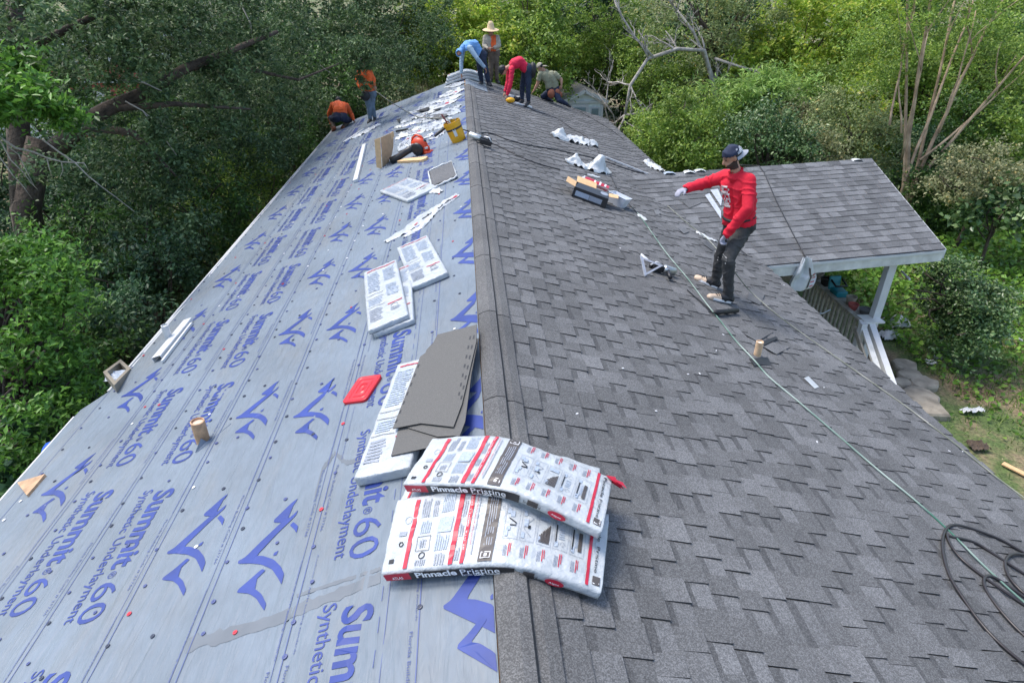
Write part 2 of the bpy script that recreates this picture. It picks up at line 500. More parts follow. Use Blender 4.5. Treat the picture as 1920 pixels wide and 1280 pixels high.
# ---------------------------------------------------------------- underlayment sheets
SEAMS = [0.10, 1.15, 1.72, 2.28, 2.84, 3.41, EAVE_L]
def sheet_h(s, y, k):
    """height of sheet k above the deck: lapped over the sheet below, faint waves from being walked on"""
    hi = SEAMS[k+1]
    t = (s-SEAMS[k])/(hi-SEAMS[k])
    h = 0.002+0.006*t
    h += 0.0040*nz((s*5, y*1.1, k*3.1), 1.0, 2.0)+0.0022*nz((s*14, y*2.4, k*2.0), 1.0, 5.0)
    # a few sharp puckers running aslant from the fasteners
    q = nz((s*2.2+y*.35, y*.55-s*.4, k*5.3), 1.0, 9.0)
    h += 0.0065*max(0, 1-abs(q)/.07)*min(1, 6*t*(1-t))
    return h
def sheet_top(s, y):
    for k in range(6):
        if SEAMS[k] <= s <= SEAMS[k+1]: return sheet_h(s, y, k)
    return 0.010
sheets = []
for k in range(6):
    s0, s1 = SEAMS[k], SEAMS[k+1]
    lo = s0-0.0 if k == 0 else s0-0.06
    mb = MB()
    ns = 20 if k == 0 else 14
    ny = 260
    def fn(u, v):
        s = lo+(s1-lo)*u
        ye_ = y_end(-s*CP)
        # most points near the camera
        y = Y0+(ye_-Y0)*(v**1.35)
        if s < s0: return LS(s, y, 0.0015)
        ss = s+(0.006*nz((y*2, k, 0), 1.2) if u == 1 else 0)
        return LS(ss, y, sheet_h(s, y, k))
    mb.grid(lambda u, v: fn(1-u, v), ns, ny)
    # lower edge turned down onto the sheet below
    nb = len(mb.v)
    edge = [fn(1, j/ny) for j in range(ny+1)]
    dn = [p - Vector((-SP, 0, CP))*0.006 for p in edge]
    mb.add(edge+dn, [(j, j+1, ny+1+j+1, ny+1+j) for j in range(ny)])
    o = mb.build('underlayment_sheet', MT['under'], house, smooth=True)
    sheets.append(o)
# the wider skirt at the near corner
mb = MB()
def fs(u, v):
    s = EAVE_L+.0+(EAVE_L2-EAVE_L)*u
    y0_, y1_ = Y0, Yb+.26*(1-u)
    y = y0_+(y1_-y0_)*v
    return LS(s, y, 0.007+0.003*nz((s*6, y*3, 1), 1.0) - (0.02 if u == 1 else 0))
mb.grid(lambda u, v: fs(1-u, v), 5, 60)
mb.build('underlayment_skirt', MT['under'], house, smooth=True)

# ---------------------------------------------------------------- print on the sheets
LOGO = [
 [(-0.275, 0.403), (-0.265, 0.362), (-0.208, 0.263), (-0.249, 0.24), (-0.239, 0.21), (-0.156, 0.245), (-0.151, 0.269), (-0.194, 0.319), (-0.238, 0.375)],
 [(-0.303, 0.294), (-0.298, 0.25), (-0.212, 0.144), (-0.115, 0.006), (-0.161, -0.01), (-0.241, -0.062), (-0.301, -0.13), (-0.336, -0.19), (-0.339, -0.261), (-0.307, -0.211), (-0.249, -0.131), (-0.169, -0.073), (-0.095, -0.042), (-0.007, -0.014), (-0.004, 0.005), (-0.042, 0.023), (-0.122, 0.123), (-0.208, 0.221), (-0.268, 0.254)],
 [(-0.293, 0.201), (-0.336, 0.152), (-0.34, 0.096), (-0.314, 0.136), (-0.276, 0.18)],
 [(-0.182, -0.108), (-0.21, -0.126), (-0.168, -0.176), (-0.133, -0.212), (-0.175, -0.233), (-0.232, -0.286), (-0.281, -0.361), (-0.281, -0.402), (-0.257, -0.371), (-0.208, -0.306), (-0.154, -0.261), (-0.071, -0.228), (-0.075, -0.208), (-0.124, -0.167)],
 [(-0.253, -0.001), (-0.248, -0.032), (-0.228, -0.032), (-0.229, -0.011)]]
def smooth_poly(p, it=1):
    for _ in range(it):
        q = []
        n = len(p)
        for i in range(n):
            a, b_ = p[i], p[(i+1) % n]
            q.append((a[0]*.88+b_[0]*.12, a[1]*.88+b_[1]*.12))
            q.append((a[0]*.12+b_[0]*.88, a[1]*.12+b_[1]*.88))
        p = q
    return p
PH = 0.0032
_text_cache = {}
def text_mesh(txt, size, bold=0.0, shear=0.0, space=1.0):
    key = (txt, size, bold, shear, space)
    if key in _text_cache: return _text_cache[key]
    cu = bpy.data.curves.new('tmp_text', 'FONT')
    cu.body = txt
    cu.size = size
    cu.offset = bold
    cu.shear = shear
    cu.space_character = space
    cu.resolution_u = 3
    ob = bpy.data.objects.new('tmp_text', cu)
    me = bpy.data.meshes.new_from_object(ob)
    v = [(p.co.x, p.co.y) for p in me.vertices]
    f = [tuple(p.vertices) for p in me.polygons]
    bpy.data.objects.remove(ob); bpy.data.meshes.remove(me); bpy.data.curves.remove(cu)
    if v:
        x0 = min(a for a, b_ in v)
        v = [(a-x0, b_) for a, b_ in v]
    _text_cache[key] = (v, f)
    return _text_cache[key]
def text_w(v): return max(a for a, _ in v)
def put_text(mb, txt, mapper, length=None, height=None, size=1.0, bold=0.0, shear=0.0, mi=0, rev=False):
    """text laid through mapper(tx, ty) -> point; stretched to length / cap height when given"""
    v, f = text_mesh(txt, 1.0, bold, shear)
    w_ = text_w(v)
    kx = (length/w_) if length else size
    ky = (height/0.72) if height else (size if not length else kx)
    mb.add([mapper(a*kx, b_*ky) for a, b_ in v], [q[::-1] for q in f] if rev else f, mi)

def sheet_print(k, text_cols=(), logo_cols=()):
    s_lo, s_hi = SEAMS[k]+.004, SEAMS[k+1]-.004
    def pt(s, y): return LS(s, y, sheet_h(s, y, k)+PH)
    for (sb, ystart, per) in text_cols:
        for i in range(-2, 16):
            y0 = ystart+per*i
            if y0 > y_end(-sb*CP)-.05 or y0-1.1 < Y0: continue
            mb = MB()
            put_text(mb, 'Summit', lambda a, b_: pt(sb-b_, y0-a), length=0.70, height=0.163, bold=0.028, shear=0.12)
            put_text(mb, '®', lambda a, b_: pt(sb-.01-b_, y0-.715-a), length=.055, height=.055)
            put_text(mb, '60', lambda a, b_: pt(sb+.03-b_, y0-.80-a), length=0.285, height=0.175, bold=-0.002)
            put_text(mb, 'Synthetic Underlayment', lambda a, b_: pt(sb+.115-b_, y0+.045-a), length=1.09, height=0.075, bold=0.004)
            mb.build('printed_lettering', MT['blue'], sheets[k])
    for (st, yt, per) in logo_cols:
        for i in range(-3, 16):
            y0 = yt+per*i
            if y0+.41 > y_end(-st*CP) or y0-.41 < Y0: continue
            mb = MB()
            for poly in LOGO:
                pp = smooth_poly(poly)
                v = [(st+a, y0+b_) for a, b_ in pp]
                v = [(min(max(a, s_lo), s_hi), b_) for a, b_ in v]
                bm = bmesh.new()
                fc = bm.faces.new([bm.verts.new((a, b_, 0)) for a, b_ in v])
                bmesh.ops.triangulate(bm, faces=[fc])
                bm.verts.index_update()
                vs = [(q.co.x, q.co.y) for q in bm.verts]
                fs_ = [tuple(q.index for q in g.verts) for g in bm.faces if g.calc_area() > 1e-9]
                bm.free()
                def orient(tri):
                    a, b_, c_ = [vs[i] for i in tri]
                    ar = (b_[0]-a[0])*(c_[1]-a[1])-(c_[0]-a[0])*(b_[1]-a[1])
                    return tri if ar < 0 else tri[::-1]
                mb.add([pt(a, b_) for a, b_ in vs], [orient(q) for q in fs_])
            mb.build('printed_logo', MT['blue'], sheets[k])
    # thin guide lines and the small print along the laps
    mb = MB()
    def line(s, w_, y0, y1, step=0.25):
        n = max(1, int((y1-y0)/step))
        for i in range(n):
            a, b_ = y0+(y1-y0)*i/n, y0+(y1-y0)*(i+1)/n
            mb.add([pt(s, a), pt(s, b_), pt(s+w_, b_), pt(s+w_, a)], [(0, 1, 2, 3)])
    ye_ = y_end(-s_hi*CP)-.02
    line(SEAMS[k+1]-.028, .005, Y0, ye_)
    if k:
        line(SEAMS[k]+.018, .003, Y0, ye_)
    if k == 0:
        line(0.455, .0055, Y0, ye_); line(0.62, .003, Y0, ye_)
        y = Y0
        while y < 9:
            line(0.655, .004, y, y+.085, .1); y += .17
    y = 1.2
    rows = [0.485, 1.085] if k == 0 else [SEAMS[k]+.035]
    while y < 6.5:
        for s in rows:
            put_text(mb, 'Florida Building Code # 21766', lambda a, b_: pt(s+.016-b_, y+.62-a), length=0.56, height=.017)
            put_text(mb, 'Conforms to ASTM building standards', lambda a, b_: pt(s-.008-b_, y+1.25-a), length=0.58, height=.010)
        y += 1.37
    mb.build('printed_small_text', MT['navyline'], sheets[k])['kind'] = 'stuff'
PER = 1.372
sheet_print(0, text_cols=[(0.855, 2.055, PER)], logo_cols=[(0.345, 1.90, 1.40)])
sheet_print(1, logo_cols=[(1.60, 2.585, PER)])
sheet_print(2, logo_cols=[(2.17, 2.855, PER)])
sheet_print(3, text_cols=[(2.562, 3.55, PER)])
sheet_print(4, text_cols=[(3.165, 3.78, PER)])
sheet_print(5, logo_cols=[(3.815, 4.02, PER)])
# wet streak and stains across the sheets
mb = MB()
def streak(pts, w0, w1, seed):
    n = 40
    L_, R_ = [], []
    for i in range(n+1):
        t = i/n*(len(pts)-1)
        j = min(int(t), len(pts)-2)
        fr = t-j
        p = on_slope(pts[j][0]*(1-fr)+pts[j+1][0]*fr, pts[j][1]*(1-fr)+pts[j+1][1]*fr, -1)
        s, y = -p.x/CP, p.y
        ww = (w0+(w1-w0)*i/n)*(1+.55*nz((i*.37, seed, 0), 1.0)+.35*nz((i*1.3, seed, 3), 1.0))
        L_.append((s, y-ww)); R_.append((s+.01, y+ww*(.8+.5*nz((i*.8, seed, 9), 1.0))))
    v = [LS(s, y, sheet_top(s, y)+.0018) for s, y in L_]+[LS(s, y, sheet_top(s, y)+.0018) for s, y in R_]
    mb.add(v, [(i, n+1+i, n+2+i, i+1) for i in range(n)])
streak([(352, 1208), (420, 1192), (520, 1160), (600, 1128), (680, 1096), (716, 1082)], .045, .035, 1)
streak([(560, 1118), (640, 1090), (700, 1072), (716, 1066)], .012, .014, 2)
mb.build('wet_stain', MT['wet'], sheets[1])
mb = MB()
streak([(592, 930), (606, 880), (630, 850), (652, 868), (680, 862)], .03, .03, 5)
mb.build('wet_stain', MT['wet'], sheets[0])

# ---------------------------------------------------------------- plastic cap nails
for nme, c in (('black', (0.035, 0.045, 0.075)), ('red', (0.55, 0.03, 0.05)), ('white', (0.8, 0.8, 0.8)), ('navy', (0.07, 0.09, 0.22))):
    MT['cap_'+nme] = mat('cap_'+nme, c, 0.4)
def cap_mesh(mt):
    b = MB()
    b.lathe(I4, [(0.0135, 0), (0.0125, .003), (.005, .004), (.0045, .006), (0, .0062)], 10)
    me = bpy.data.meshes.new('plastic_cap_nail')
    me.from_pydata(b.v, [], b.f)
    me.materials.append(mt); me.update()
    return me
capm = {k: cap_mesh(MT['cap_'+k]) for k in ('black', 'red', 'white', 'navy')}
rng = random.Random(3)
nails = []
for k in range(6):
    rows = [SEAMS[k+1]-.05, SEAMS[k+1]-.30] if k else [1.10, .52, .30]
    if k == 5: rows = [EAVE_L-.09, EAVE_L-.36]
    for ri, s in enumerate(rows):
        y = .4+rng.random()*.2
        while y < y_end(-s*CP)-.2:
            nails.append((s+rng.uniform(-.035, .035)*(2 if ri else 1), y, rng.choices(['black', 'red', 'white', 'navy'], [5, 1.1, 1.7, 6])[0]))
            y += rng.uniform(.17, .34) if ri == 0 else rng.uniform(.36, .75)
nails.sort(key=lambda q: (LS(q[0], q[1])-CAM).length if q[1] > 1.7 else 50+q[1])
far_nails = MB()
for i, (s, y, c) in enumerate(nails):
    p = LS(s, y, sheet_top(s, y)+.0042)
    fm = slope_frame(-1, p, 0)
    if i < 285:
        o = bpy.data.objects.new('plastic_cap_nail', capm[c])
        COL.objects.link(o)
        o.parent = house
        o.matrix_parent_inverse = Matrix.Translation(house.location).inverted()
        o.matrix_basis = fm @ Matrix.Scale(rng.uniform(.85, 1.1), 4)
    else:
        far_nails.lathe(fm, [(0.0135, 0), (0.0125, .003), (0, .004)], 6, ['black', 'red', 'white', 'navy'].index(c))
o = far_nails.build('plastic_cap_nails', [MT['cap_'+c] for c in ('black', 'red', 'white', 'navy')], house)
o['kind'] = 'stuff'

# ---------------------------------------------------------------- shingles
SH_L, SH_E = 1.067, 0.152
def shingle_variant(seed):
    """laminated strip: local x along the course, y up the slope, z off the roof; butt edge at y = 0"""
    r = random.Random(seed)
    b = MB()
    L = SH_L-.003
    t0, ov = .0055, .045
    def wedge(x0, x1, zb, zf, y0, y1, skew=0.0):
        v = [(x0, y0, zf-t0-.004), (x1, y0, zf-t0-.004), (x1+skew, y1, zb-.006), (x0+skew, y1, zb-.006),
             (x0, y0, zf), (x1, y0, zf), (x1+skew, y1, zb), (x0+skew, y1, zb)]
        b.add(v, [(4, 5, 6, 7)], 0)
        b.add(v, [(0, 1, 5, 4), (1, 2, 6, 5), (3, 0, 4, 7)], 1)
    # base lamination in pieces of slightly different tone (each an island)
    xs = [0]
    while xs[-1] < L-.12: xs.append(min(L, xs[-1]+r.uniform(.10, .185)))
    if xs[-1] < L: xs[-1] = L
    for i in range(len(xs)-1):
        up = (i % 2 == 0) if r.random() < .93 else r.random() < .5
        if up: wedge(xs[i]+.001, xs[i+1]-.001, .0035, .0172+r.uniform(0, .003), 0, SH_E+.02, r.uniform(-.006, .006))
        else:
            y0_ = r.uniform(.0, .004)
            wedge(xs[i], xs[i+1], .001, .0078, y0_, SH_E+.02)
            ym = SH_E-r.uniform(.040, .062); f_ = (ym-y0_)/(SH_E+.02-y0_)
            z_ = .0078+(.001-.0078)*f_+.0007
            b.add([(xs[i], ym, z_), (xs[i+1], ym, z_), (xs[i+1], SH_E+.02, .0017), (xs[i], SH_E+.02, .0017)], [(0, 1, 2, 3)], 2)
    me = bpy.data.meshes.new('shingle')
    me.from_pydata(b.v, [], b.f)
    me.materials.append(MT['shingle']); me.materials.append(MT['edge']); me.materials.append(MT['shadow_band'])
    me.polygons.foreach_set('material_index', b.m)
    me.update()
    V = np.array(b.v); 
    return me, V, b.f, b.m
VARS = [shingle_variant(100+i) for i in range(12)]
slots = []
rng = random.Random(11)
ncourse = 31
for c in range(ncourse):
    s_butt = EAVE_R+.02-c*SH_E                    # butt edge of the course
    if s_butt < 0.16: break
    y = Y0-rng.random()*SH_L
    y_stop = y_end(s_butt*CP)
    while y < y_stop-.05:
        Lx = min(SH_L, y_stop-y)
        slots.append((s_butt, y, Lx/SH_L, rng.randrange(12)))
        y += SH_L
def slot_matrix(s, y, k):
    # local x -> +Y, local y -> up the slope, z = normal; right handed needs x = -Y direction flipped
    n = Vector((SP, 0, CP)); up = Vector((-CP, 0, SP)); ex = up.cross(n)   # = +-Y
    o = RS(s, y, 0)
    if ex.y < 0: o = RS(s, y+SH_L*k, 0)
    x = ex*k
    return Matrix(((x.x, up.x, n.x, o.x), (x.y, up.y, n.y, o.y), (x.z, up.z, n.z, o.z), (0, 0, 0, 1)))
def px_of(p):
    d = p-CAM
    z = d.dot(_fw)
    if z < .1: return None
    return 960+F_PX*d.dot(_rt)/z, 640-F_PX*d.dot(_up)/z, z
def score(s, y, k):
    best = 0
    for yy in (y, y+SH_L*k*.5, y+SH_L*k):
        q = px_of(RS(s-.07, yy))
        if q and -20 < q[0] < 1940 and -20 < q[1] < 1300:
            best = max(best, 1/q[2]**3)
    return best
order = sorted(slots, key=lambda q: -score(q[0], q[1], q[2]))
NEAR = 255
shingled = empty('shingled_slope', (0, 9, GZ))
shingled.parent = house
shingled.matrix_parent_inverse = Matrix.Translation(house.location).inverted()
def add_shingle(me, Mx, parent, mats=None):
    o = bpy.data.objects.new('shingle', me)
    COL.objects.link(o)
    o.parent = parent
    o.matrix_parent_inverse = Matrix.Translation((0, 9, GZ)).inverted()
    o.matrix_basis = Mx
    return o
rest = MB()
for i, (s, y, k, vi) in enumerate(order):
    Mx = slot_matrix(s+rng.uniform(-.002, .002), y, k)
    if i < NEAR:
        add_shingle(VARS[vi][0], Mx, shingled)
    else:
        Ma = np.array(Mx)
        V = VARS[vi][1] @ Ma[:3, :3].T + Ma[:3, 3]
        n = len(rest.v)
        rest.v += [tuple(q) for q in V]
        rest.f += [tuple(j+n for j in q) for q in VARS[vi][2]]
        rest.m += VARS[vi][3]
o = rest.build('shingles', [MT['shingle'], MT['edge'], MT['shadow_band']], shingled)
o.matrix_parent_inverse = Matrix.Translation((0, 9, GZ)).inverted()
o['kind'] = 'stuff'
# few tabs left curled or slipped
# ---------------------------------------------------------------- ridge vent capped with shingle sections
yv = 3.3428-1.22*5
while yv < y_end(0)-2.3:
    y1 = min(yv+1.22, y_end(0)-2.2)
    mb = MB()
    prof = [(-.092, -.028), (-.090, -.012), (-.05, .008), (0, .022), (.052, .012), (.060, -.004), (.064, -.020), (.105, -.022), (.165, -.050)]
    ny = 8
    g = 0.0025
    yy0, yy1 = yv+g/2, y1-g/2
    for j in range(ny+1):
        yj = yy0+(yy1-yy0)*j/ny
        for (x, z) in prof:
            lift = .007*max(0, 1-(yj-yy0)/.35)*0.6
            mb.v.append((x+.003*nz((x*9, yj*3, 2), 1), yj, z+.022+lift+.0035*nz((x*12, yj*2.5, 7), 1)))
    n = len(prof)
    for j in range(ny):
        for i in range(n-1):
            mb.f.append((j*n+i, j*n+i+1, (j+1)*n+i+1, (j+1)*n+i)); mb.m.append(1 if i in (4, 5) else 0)
    for e, rev in ((0, False), (ny*n, True)):
        bot = len(mb.v)
        for (x, z) in prof: mb.v.append((x, yy0 if e == 0 else yy1, z-.03))
        for i in range(n-1):
            q = (e+i, bot+i, bot+i+1, e+i+1)
            mb.f.append(q if not rev else q[::-1]); mb.m.append(1)
    MT.setdefault('ridge_dark', shingle_mat('ridge_vent_side', (0.05, 0.05, 0.052), (0.07, 0.07, 0.07)))
    mb.build('ridge_cap', [MT['ridge'], MT['ridge_dark']], house, smooth=False)
    yv += 1.22
# bare underlayment over the last metres of the ridge
mb = MB()
mb.grid(lambda u, v: (lambda s, y: (LS(-s, y, .016) if s < 0 else RS(s, y, .018)) + Vector((0, 0, -.004*(abs(s) < .03))))(.12-.9*0 - .6*u + .42, y_end(0)-2.3+2.25*v), 10, 14)
mb.build('underlayment_sheet', MT['under'], house, smooth=True)

# ---------------------------------------------------------------- porch wing
PA, PB = Vector((2.82, 11.95, -.925)), Vector((8.50, 12.97, -.915))
PE1, PE2 = Vector((4.438, 8.78, -1.465)), Vector((7.72, 9.24, -1.465))
dE = (PE2-PE1)/(7.72-4.438)
dR = (PB-PA)/(8.50-2.82)
def porch(u, v, h=0.0):
    """u 0..1 along the wing from under the main roof to the gable, v 0 ridge .. 1 eave"""
    a = PA-dR*1.4+(PB-PA+dR*1.4)*u
    b_ = PE1-dE*1.4+(PE2-PE1+dE*1.4)*u
    return a+(b_-a)*v+PN*h
PN = (PB-PA).cross(PE1-PA)
PN = PN if PN.z > 0 else -PN
PN.normalize()
porch_roof = empty('porch_roof', (0, 9, GZ))
porch_roof.parent = house
porch_roof.matrix_parent_inverse = Matrix.Translation(house.location).inverted()
def pbuild(mb, name, mats, **k):
    o = mb.build(name, mats, porch_roof, **k)
    o.matrix_parent_inverse = Matrix.Translation((0, 9, GZ)).inverted()
    return o
mb = MB()
back = lambda u, v: porch(u, 0)+(porch(u, 0)-porch(u, 1))*v*1.0
def refl(u, v, h=0):
    a = porch(u, 0)
    d = porch(u, 1)-a
    return a+Vector((-d.x*.0, -d.y, d.z*3.2))*v+Vector((0, 0, h))
mb.grid(lambda u, v: porch(u, v, -.01), 1, 1)
mb.grid(lambda u, v: porch(1-u, v, -.13), 1, 1)
mb.grid(lambda u, v: refl(1-u, v, -.01), 1, 1)
mb.grid(lambda u, v: refl(u, v, -.13), 1, 1)
pbuild(mb, 'roof_deck', MT['ply'])
NC = 19
pr = random.Random(5)
for c in range(NC):
    v1 = 1-(c)/NC+.006
    v0 = v1-1/NC-.012
    Lrow = (porch(1, v1)-porch(0, v1)).length
    x = -pr.random()*.8
    while x < Lrow-.02:
        xa, xb = max(0, x), min(Lrow, x+SH_L)
        x += SH_L
        if xb-xa < .05: continue
        # one shingle: tabs of different tone, lapped
        mb = MB()
        t = xa
        while t < xb-.01:
            t2 = min(xb, t+pr.uniform(.10, .24))
            if xb-t2 < .05: t2 = xb
            up = pr.random() < .55
            hf, hb = (.016 if up else .0105), .003
            a, b_ = t/Lrow, t2/Lrow
            v1j = v1+(0 if up else -.0015)
            q = [porch(a, v1j, hf), porch(b_, v1j, hf), porch(b_, v0, hb), porch(a, v0, hb), porch(a, v1j, hf-.011), porch(b_, v1j, hf-.011)]
            mb.add(q, [(0, 1, 2, 3)], 0)
            mb.add(q, [(4, 5, 1, 0)], 1)
            t = t2
        # only keep what stands clear of the main roof
        mid = porch((xa+xb)/2/Lrow, (v0+v1)/2)
        if mid.z < -M*mid.x-.25: continue
        pbuild(mb, 'shingle', [MT['porch_shingle'], MT['edge']])
    # back slope
mb = MB()
for c in range(NC):
    v1 = 1-c/NC; v0 = v1-1/NC-.01
    mb.add([refl(0, v0, .003), refl(1, v0, .003), refl(1, v1, .012), refl(0, v1, .012)], [(0, 1, 2, 3)])
o = pbuild(mb, 'shingles', MT['porch_shingle']); o['kind'] = 'stuff'
# hip-and-ridge pieces on the wing's ridge
n = 26
for i in range(n):
    u0, u1 = i/n, (i+1.25)/n
    if u1 > 1: u1 = 1
    if porch(u1, 0).x < 2.6: continue
    mb = MB()
    a0, a1 = porch(u0, .045, .018), porch(u1, .045, .014)
    b0, b1 = porch(u0, 0, .03), porch(u1, 0, .024)
    c0, c1 = refl(u0, .045, .018), refl(u1, .045, .014)
    mb.add([a0, a1, b1, b0, c1, c0], [(0, 1, 2, 3), (3, 2, 4, 5)])
    pbuild(mb, 'ridge_cap', MT['porch_shingle'])
# fascia boards of the wing
mb = MB()
e0, e1 = porch(.0, 1.0, 0), porch(1, 1.0, 0)
dn = (e1-e0).normalized(); nout = Vector((dn.y, -dn.x, 0)).normalized()
def pboard(a, b_, z0, h, o0, th):
    v = [a+nout*o0, b_+nout*o0, b_+nout*(o0+th), a+nout*(o0+th)]
    v = [p+Vector((0, 0, z0)) for p in v]
    v += [p-Vector((0, 0, h)) for p in v]
    mb.add(v, [(0, 1, 2, 3)[::-1], (7, 6, 5, 4)[::-1], (0, 4, 5, 1), (1, 5, 6, 2), (2, 6, 7, 3), (3, 7, 4, 0)])
pboard(e0, e1, -.015, .045, .0, .03)
pbuild(mb, 'drip_edge', MT['white'])
mb = MB()
pboard(e0, e1, -.063, .155, -.03, .03)
pbuild(mb, 'fascia', MT['whitewood'])
mb = MB()
g0, g1, g2 = porch(1, 1, -.01), porch(1, 0, -.01), refl(1, 1, -.01)
for a, b_ in ((g0, g1), (g1, g2)):
    v = [a, b_, b_+Vector((.03, 0, 0)), a+Vector((.03, 0, 0))]
    v += [p-Vector((0, 0, .16)) for p in v]
    mb.add(v, [(0, 1, 2, 3), (7, 6, 5, 4), (0, 4, 5, 1), (1, 5, 6, 2), (2, 6, 7, 3), (3, 7, 4, 0)])
pbuild(mb, 'barge_board', MT['white'])
mb = MB()
mb.grid(lambda u, v: porch(1-u, v, -.17), 1, 1)
pbuild(mb, 'ceiling', MT['greywood'])

# porch below the wing
def hpart(mb, name, mats, **k): return mb.build(name, mats, house, **k)
mb = MB(); mb.box(I4, (.135, .135, 2.16), (6.96, 9.36, -2.70)); hpart(mb, 'porch_post', MT['white'], bevel=.006)
mb = MB(); mb.box(I4, (.135, .135, 2.2), (7.25, 13.9, -2.70)); hpart(mb, 'porch_post', MT['white'], bevel=.006)
mb = MB(); mb.box(I4, (3.2, 5.2, .12), (5.55, 11.65, -3.80)); hpart(mb, 'porch_floor', MT['greywood'])
rail = empty('porch_railing', (0, 9, GZ)); rail.parent = house
rail.matrix_parent_inverse = Matrix.Translation(house.location).inverted()
def rpart(mb, name, mats, **k):
    o = mb.build(name, mats, rail, **k)
    o.matrix_parent_inverse = Matrix.Translation((0, 9, GZ)).inverted()
    return o
mb = MB(); mb.box(I4, (.09, 2.2, .035), (6.70, 10.32, -2.80)); rpart(mb, 'top_rail', MT['greywood'], bevel=.004)
mb = MB(); mb.box(I4, (.05, 2.2, .06), (6.70, 10.32, -3.62)); rpart(mb, 'bottom_rail', MT['greywood'])
rg = random.Random(2)
yb = 9.33
while yb < 11.35:
    mb = MB(); mb.box(Matrix.Translation((6.70, yb, -3.21)) @ Matrix.Rotation(rg.uniform(-.02, .02), 4, 'X'), (.04, .05, .80)); rpart(mb, 'baluster', MT['greywood'])
    yb += .135
# shelf outside the rail that holds the pots
mb = MB(); mb.box(I4, (.26, 2.1, .03), (6.885, 10.38, -2.845)); rpart(mb, 'plank_shelf', MT['greywood'])
mb = MB(); mb.box(I4, (.34, .30, .03), (6.86, 9.30, -2.775)); rpart(mb, 'rail_cap', MT['whitewood'])
# stair with white rails running towards the camera
def slant(a, b_, w_, h):
    a, b_ = Vector(a), Vector(b_)
    d = (b_-a); L = d.length
    fm = frame((a+b_)/2, d, (0, 0, 1))
    mb = MB(); mb.box(fm, (L, w_, h)); return mb
rpart(slant((6.68, 9.28, -2.79), (6.36, 7.70, -3.36), .09, .05), 'stair_rail', MT['whitewood'])
rpart(slant((6.82, 9.22, -2.84), (6.50, 7.60, -3.42), .10, .14), 'stair_rail', MT['white'])
rpart(slant((6.60, 9.28, -2.93), (6.28, 7.70, -3.50), .03, .10), 'stair_rail', MT['greywood'])
mb = MB(); mb.box(I4, (.10, .10, 1.3), (6.62, 9.12, -3.40)); rpart(mb, 'newel_post', MT['white'])
mb = MB(); mb.box(I4, (.10, .10, 1.0), (6.44, 7.55, -3.80)); rpart(mb, 'newel_post', MT['white'])
for i in range(4):
    mb = MB(); mb.box(I4, (1.2, .30, .05), (6.1, 8.95-.28*i, -3.86-.1*i*.9)); hpart(mb, 'stair_tread', MT['greywood'])
# a flap of curled tabs, stray white flecks are objects further on
# ================================================================== ground
def ground_z(x, y):
    z = GZ+.10*nz((x*.25, y*.25, 0), 1.0)+.04*nz((x*.9, y*.9, 4), 1.0)
    if y > 45: z += (y-45)*.03
    return z
def ground_mat():
    m = bpy.data.materials.new('yard_soil_and_weeds')
    m.use_nodes = True
    t = m.node_tree
    N, Lk = t.nodes.new, t.links.new
    b = t.nodes['Principled BSDF']; b.inputs['Roughness'].default_value = 0.95
    geo = N('ShaderNodeNewGeometry')
    n1 = N('ShaderNodeTexNoise'); n1.inputs['Scale'].default_value = 0.8; n1.inputs['Detail'].default_value = 8; n1.inputs['Roughness'].default_value = .65
    Lk(geo.outputs['Position'], n1.inputs['Vector'])
    r = N('ShaderNodeValToRGB'); e = r.color_ramp.elements
    e[0].position = .33; e[0].color = (.15, .095, .058, 1)
    e[1].position = .54; e[1].color = (.085, .125, .036, 1)
    k = e.new(.43); k.color = (.21, .165, .095, 1)
    Lk(n1.outputs['Fac'], r.inputs[0])
    n2 = N('ShaderNodeTexNoise'); n2.inputs['Scale'].default_value = 22; n2.inputs['Detail'].default_value = 5
    Lk(geo.outputs['Position'], n2.inputs['Vector'])
    mr = N('ShaderNodeMapRange'); mr.inputs['From Min'].default_value = .3; mr.inputs['From Max'].default_value = .7
    mr.inputs['To Min'].default_value = .55; mr.inputs['To Max'].default_value = 1.5
    Lk(n2.outputs['Fac'], mr.inputs[0])
    hv = N('ShaderNodeHueSaturation'); Lk(r.outputs[0], hv.inputs['Color']); Lk(mr.outputs[0], hv.inputs['Value'])
    Lk(hv.outputs[0], b.inputs['Base Color'])
    bp = N('ShaderNodeBump'); bp.inputs['Strength'].default_value = .6; bp.inputs['Distance'].default_value = .06
    Lk(n2.outputs['Fac'], bp.inputs['Height']); Lk(bp.outputs[0], b.inputs['Normal'])
    return m
mb = MB()
xs = [-260, -120, -60] + [-40+2*i for i in range(41)] + [60, 120, 260]
ys = [-120, -50, -20, -10] + [-6+2*i for i in range(32)] + [70, 100, 160, 300]
mb.v = [(x, y, ground_z(x, y)) for y in ys for x in xs]
nx_ = len(xs)
mb.f = [(j*nx_+i, j*nx_+i+1, (j+1)*nx_+i+1, (j+1)*nx_+i) for j in range(len(ys)-1) for i in range(nx_-1)]
mb.m = [0]*len(mb.f)
g = mb.build('ground', ground_mat(), smooth=True)
tag(g, 'yard of bare brown soil, leaf litter and weeds round the house', None, None, 'structure')

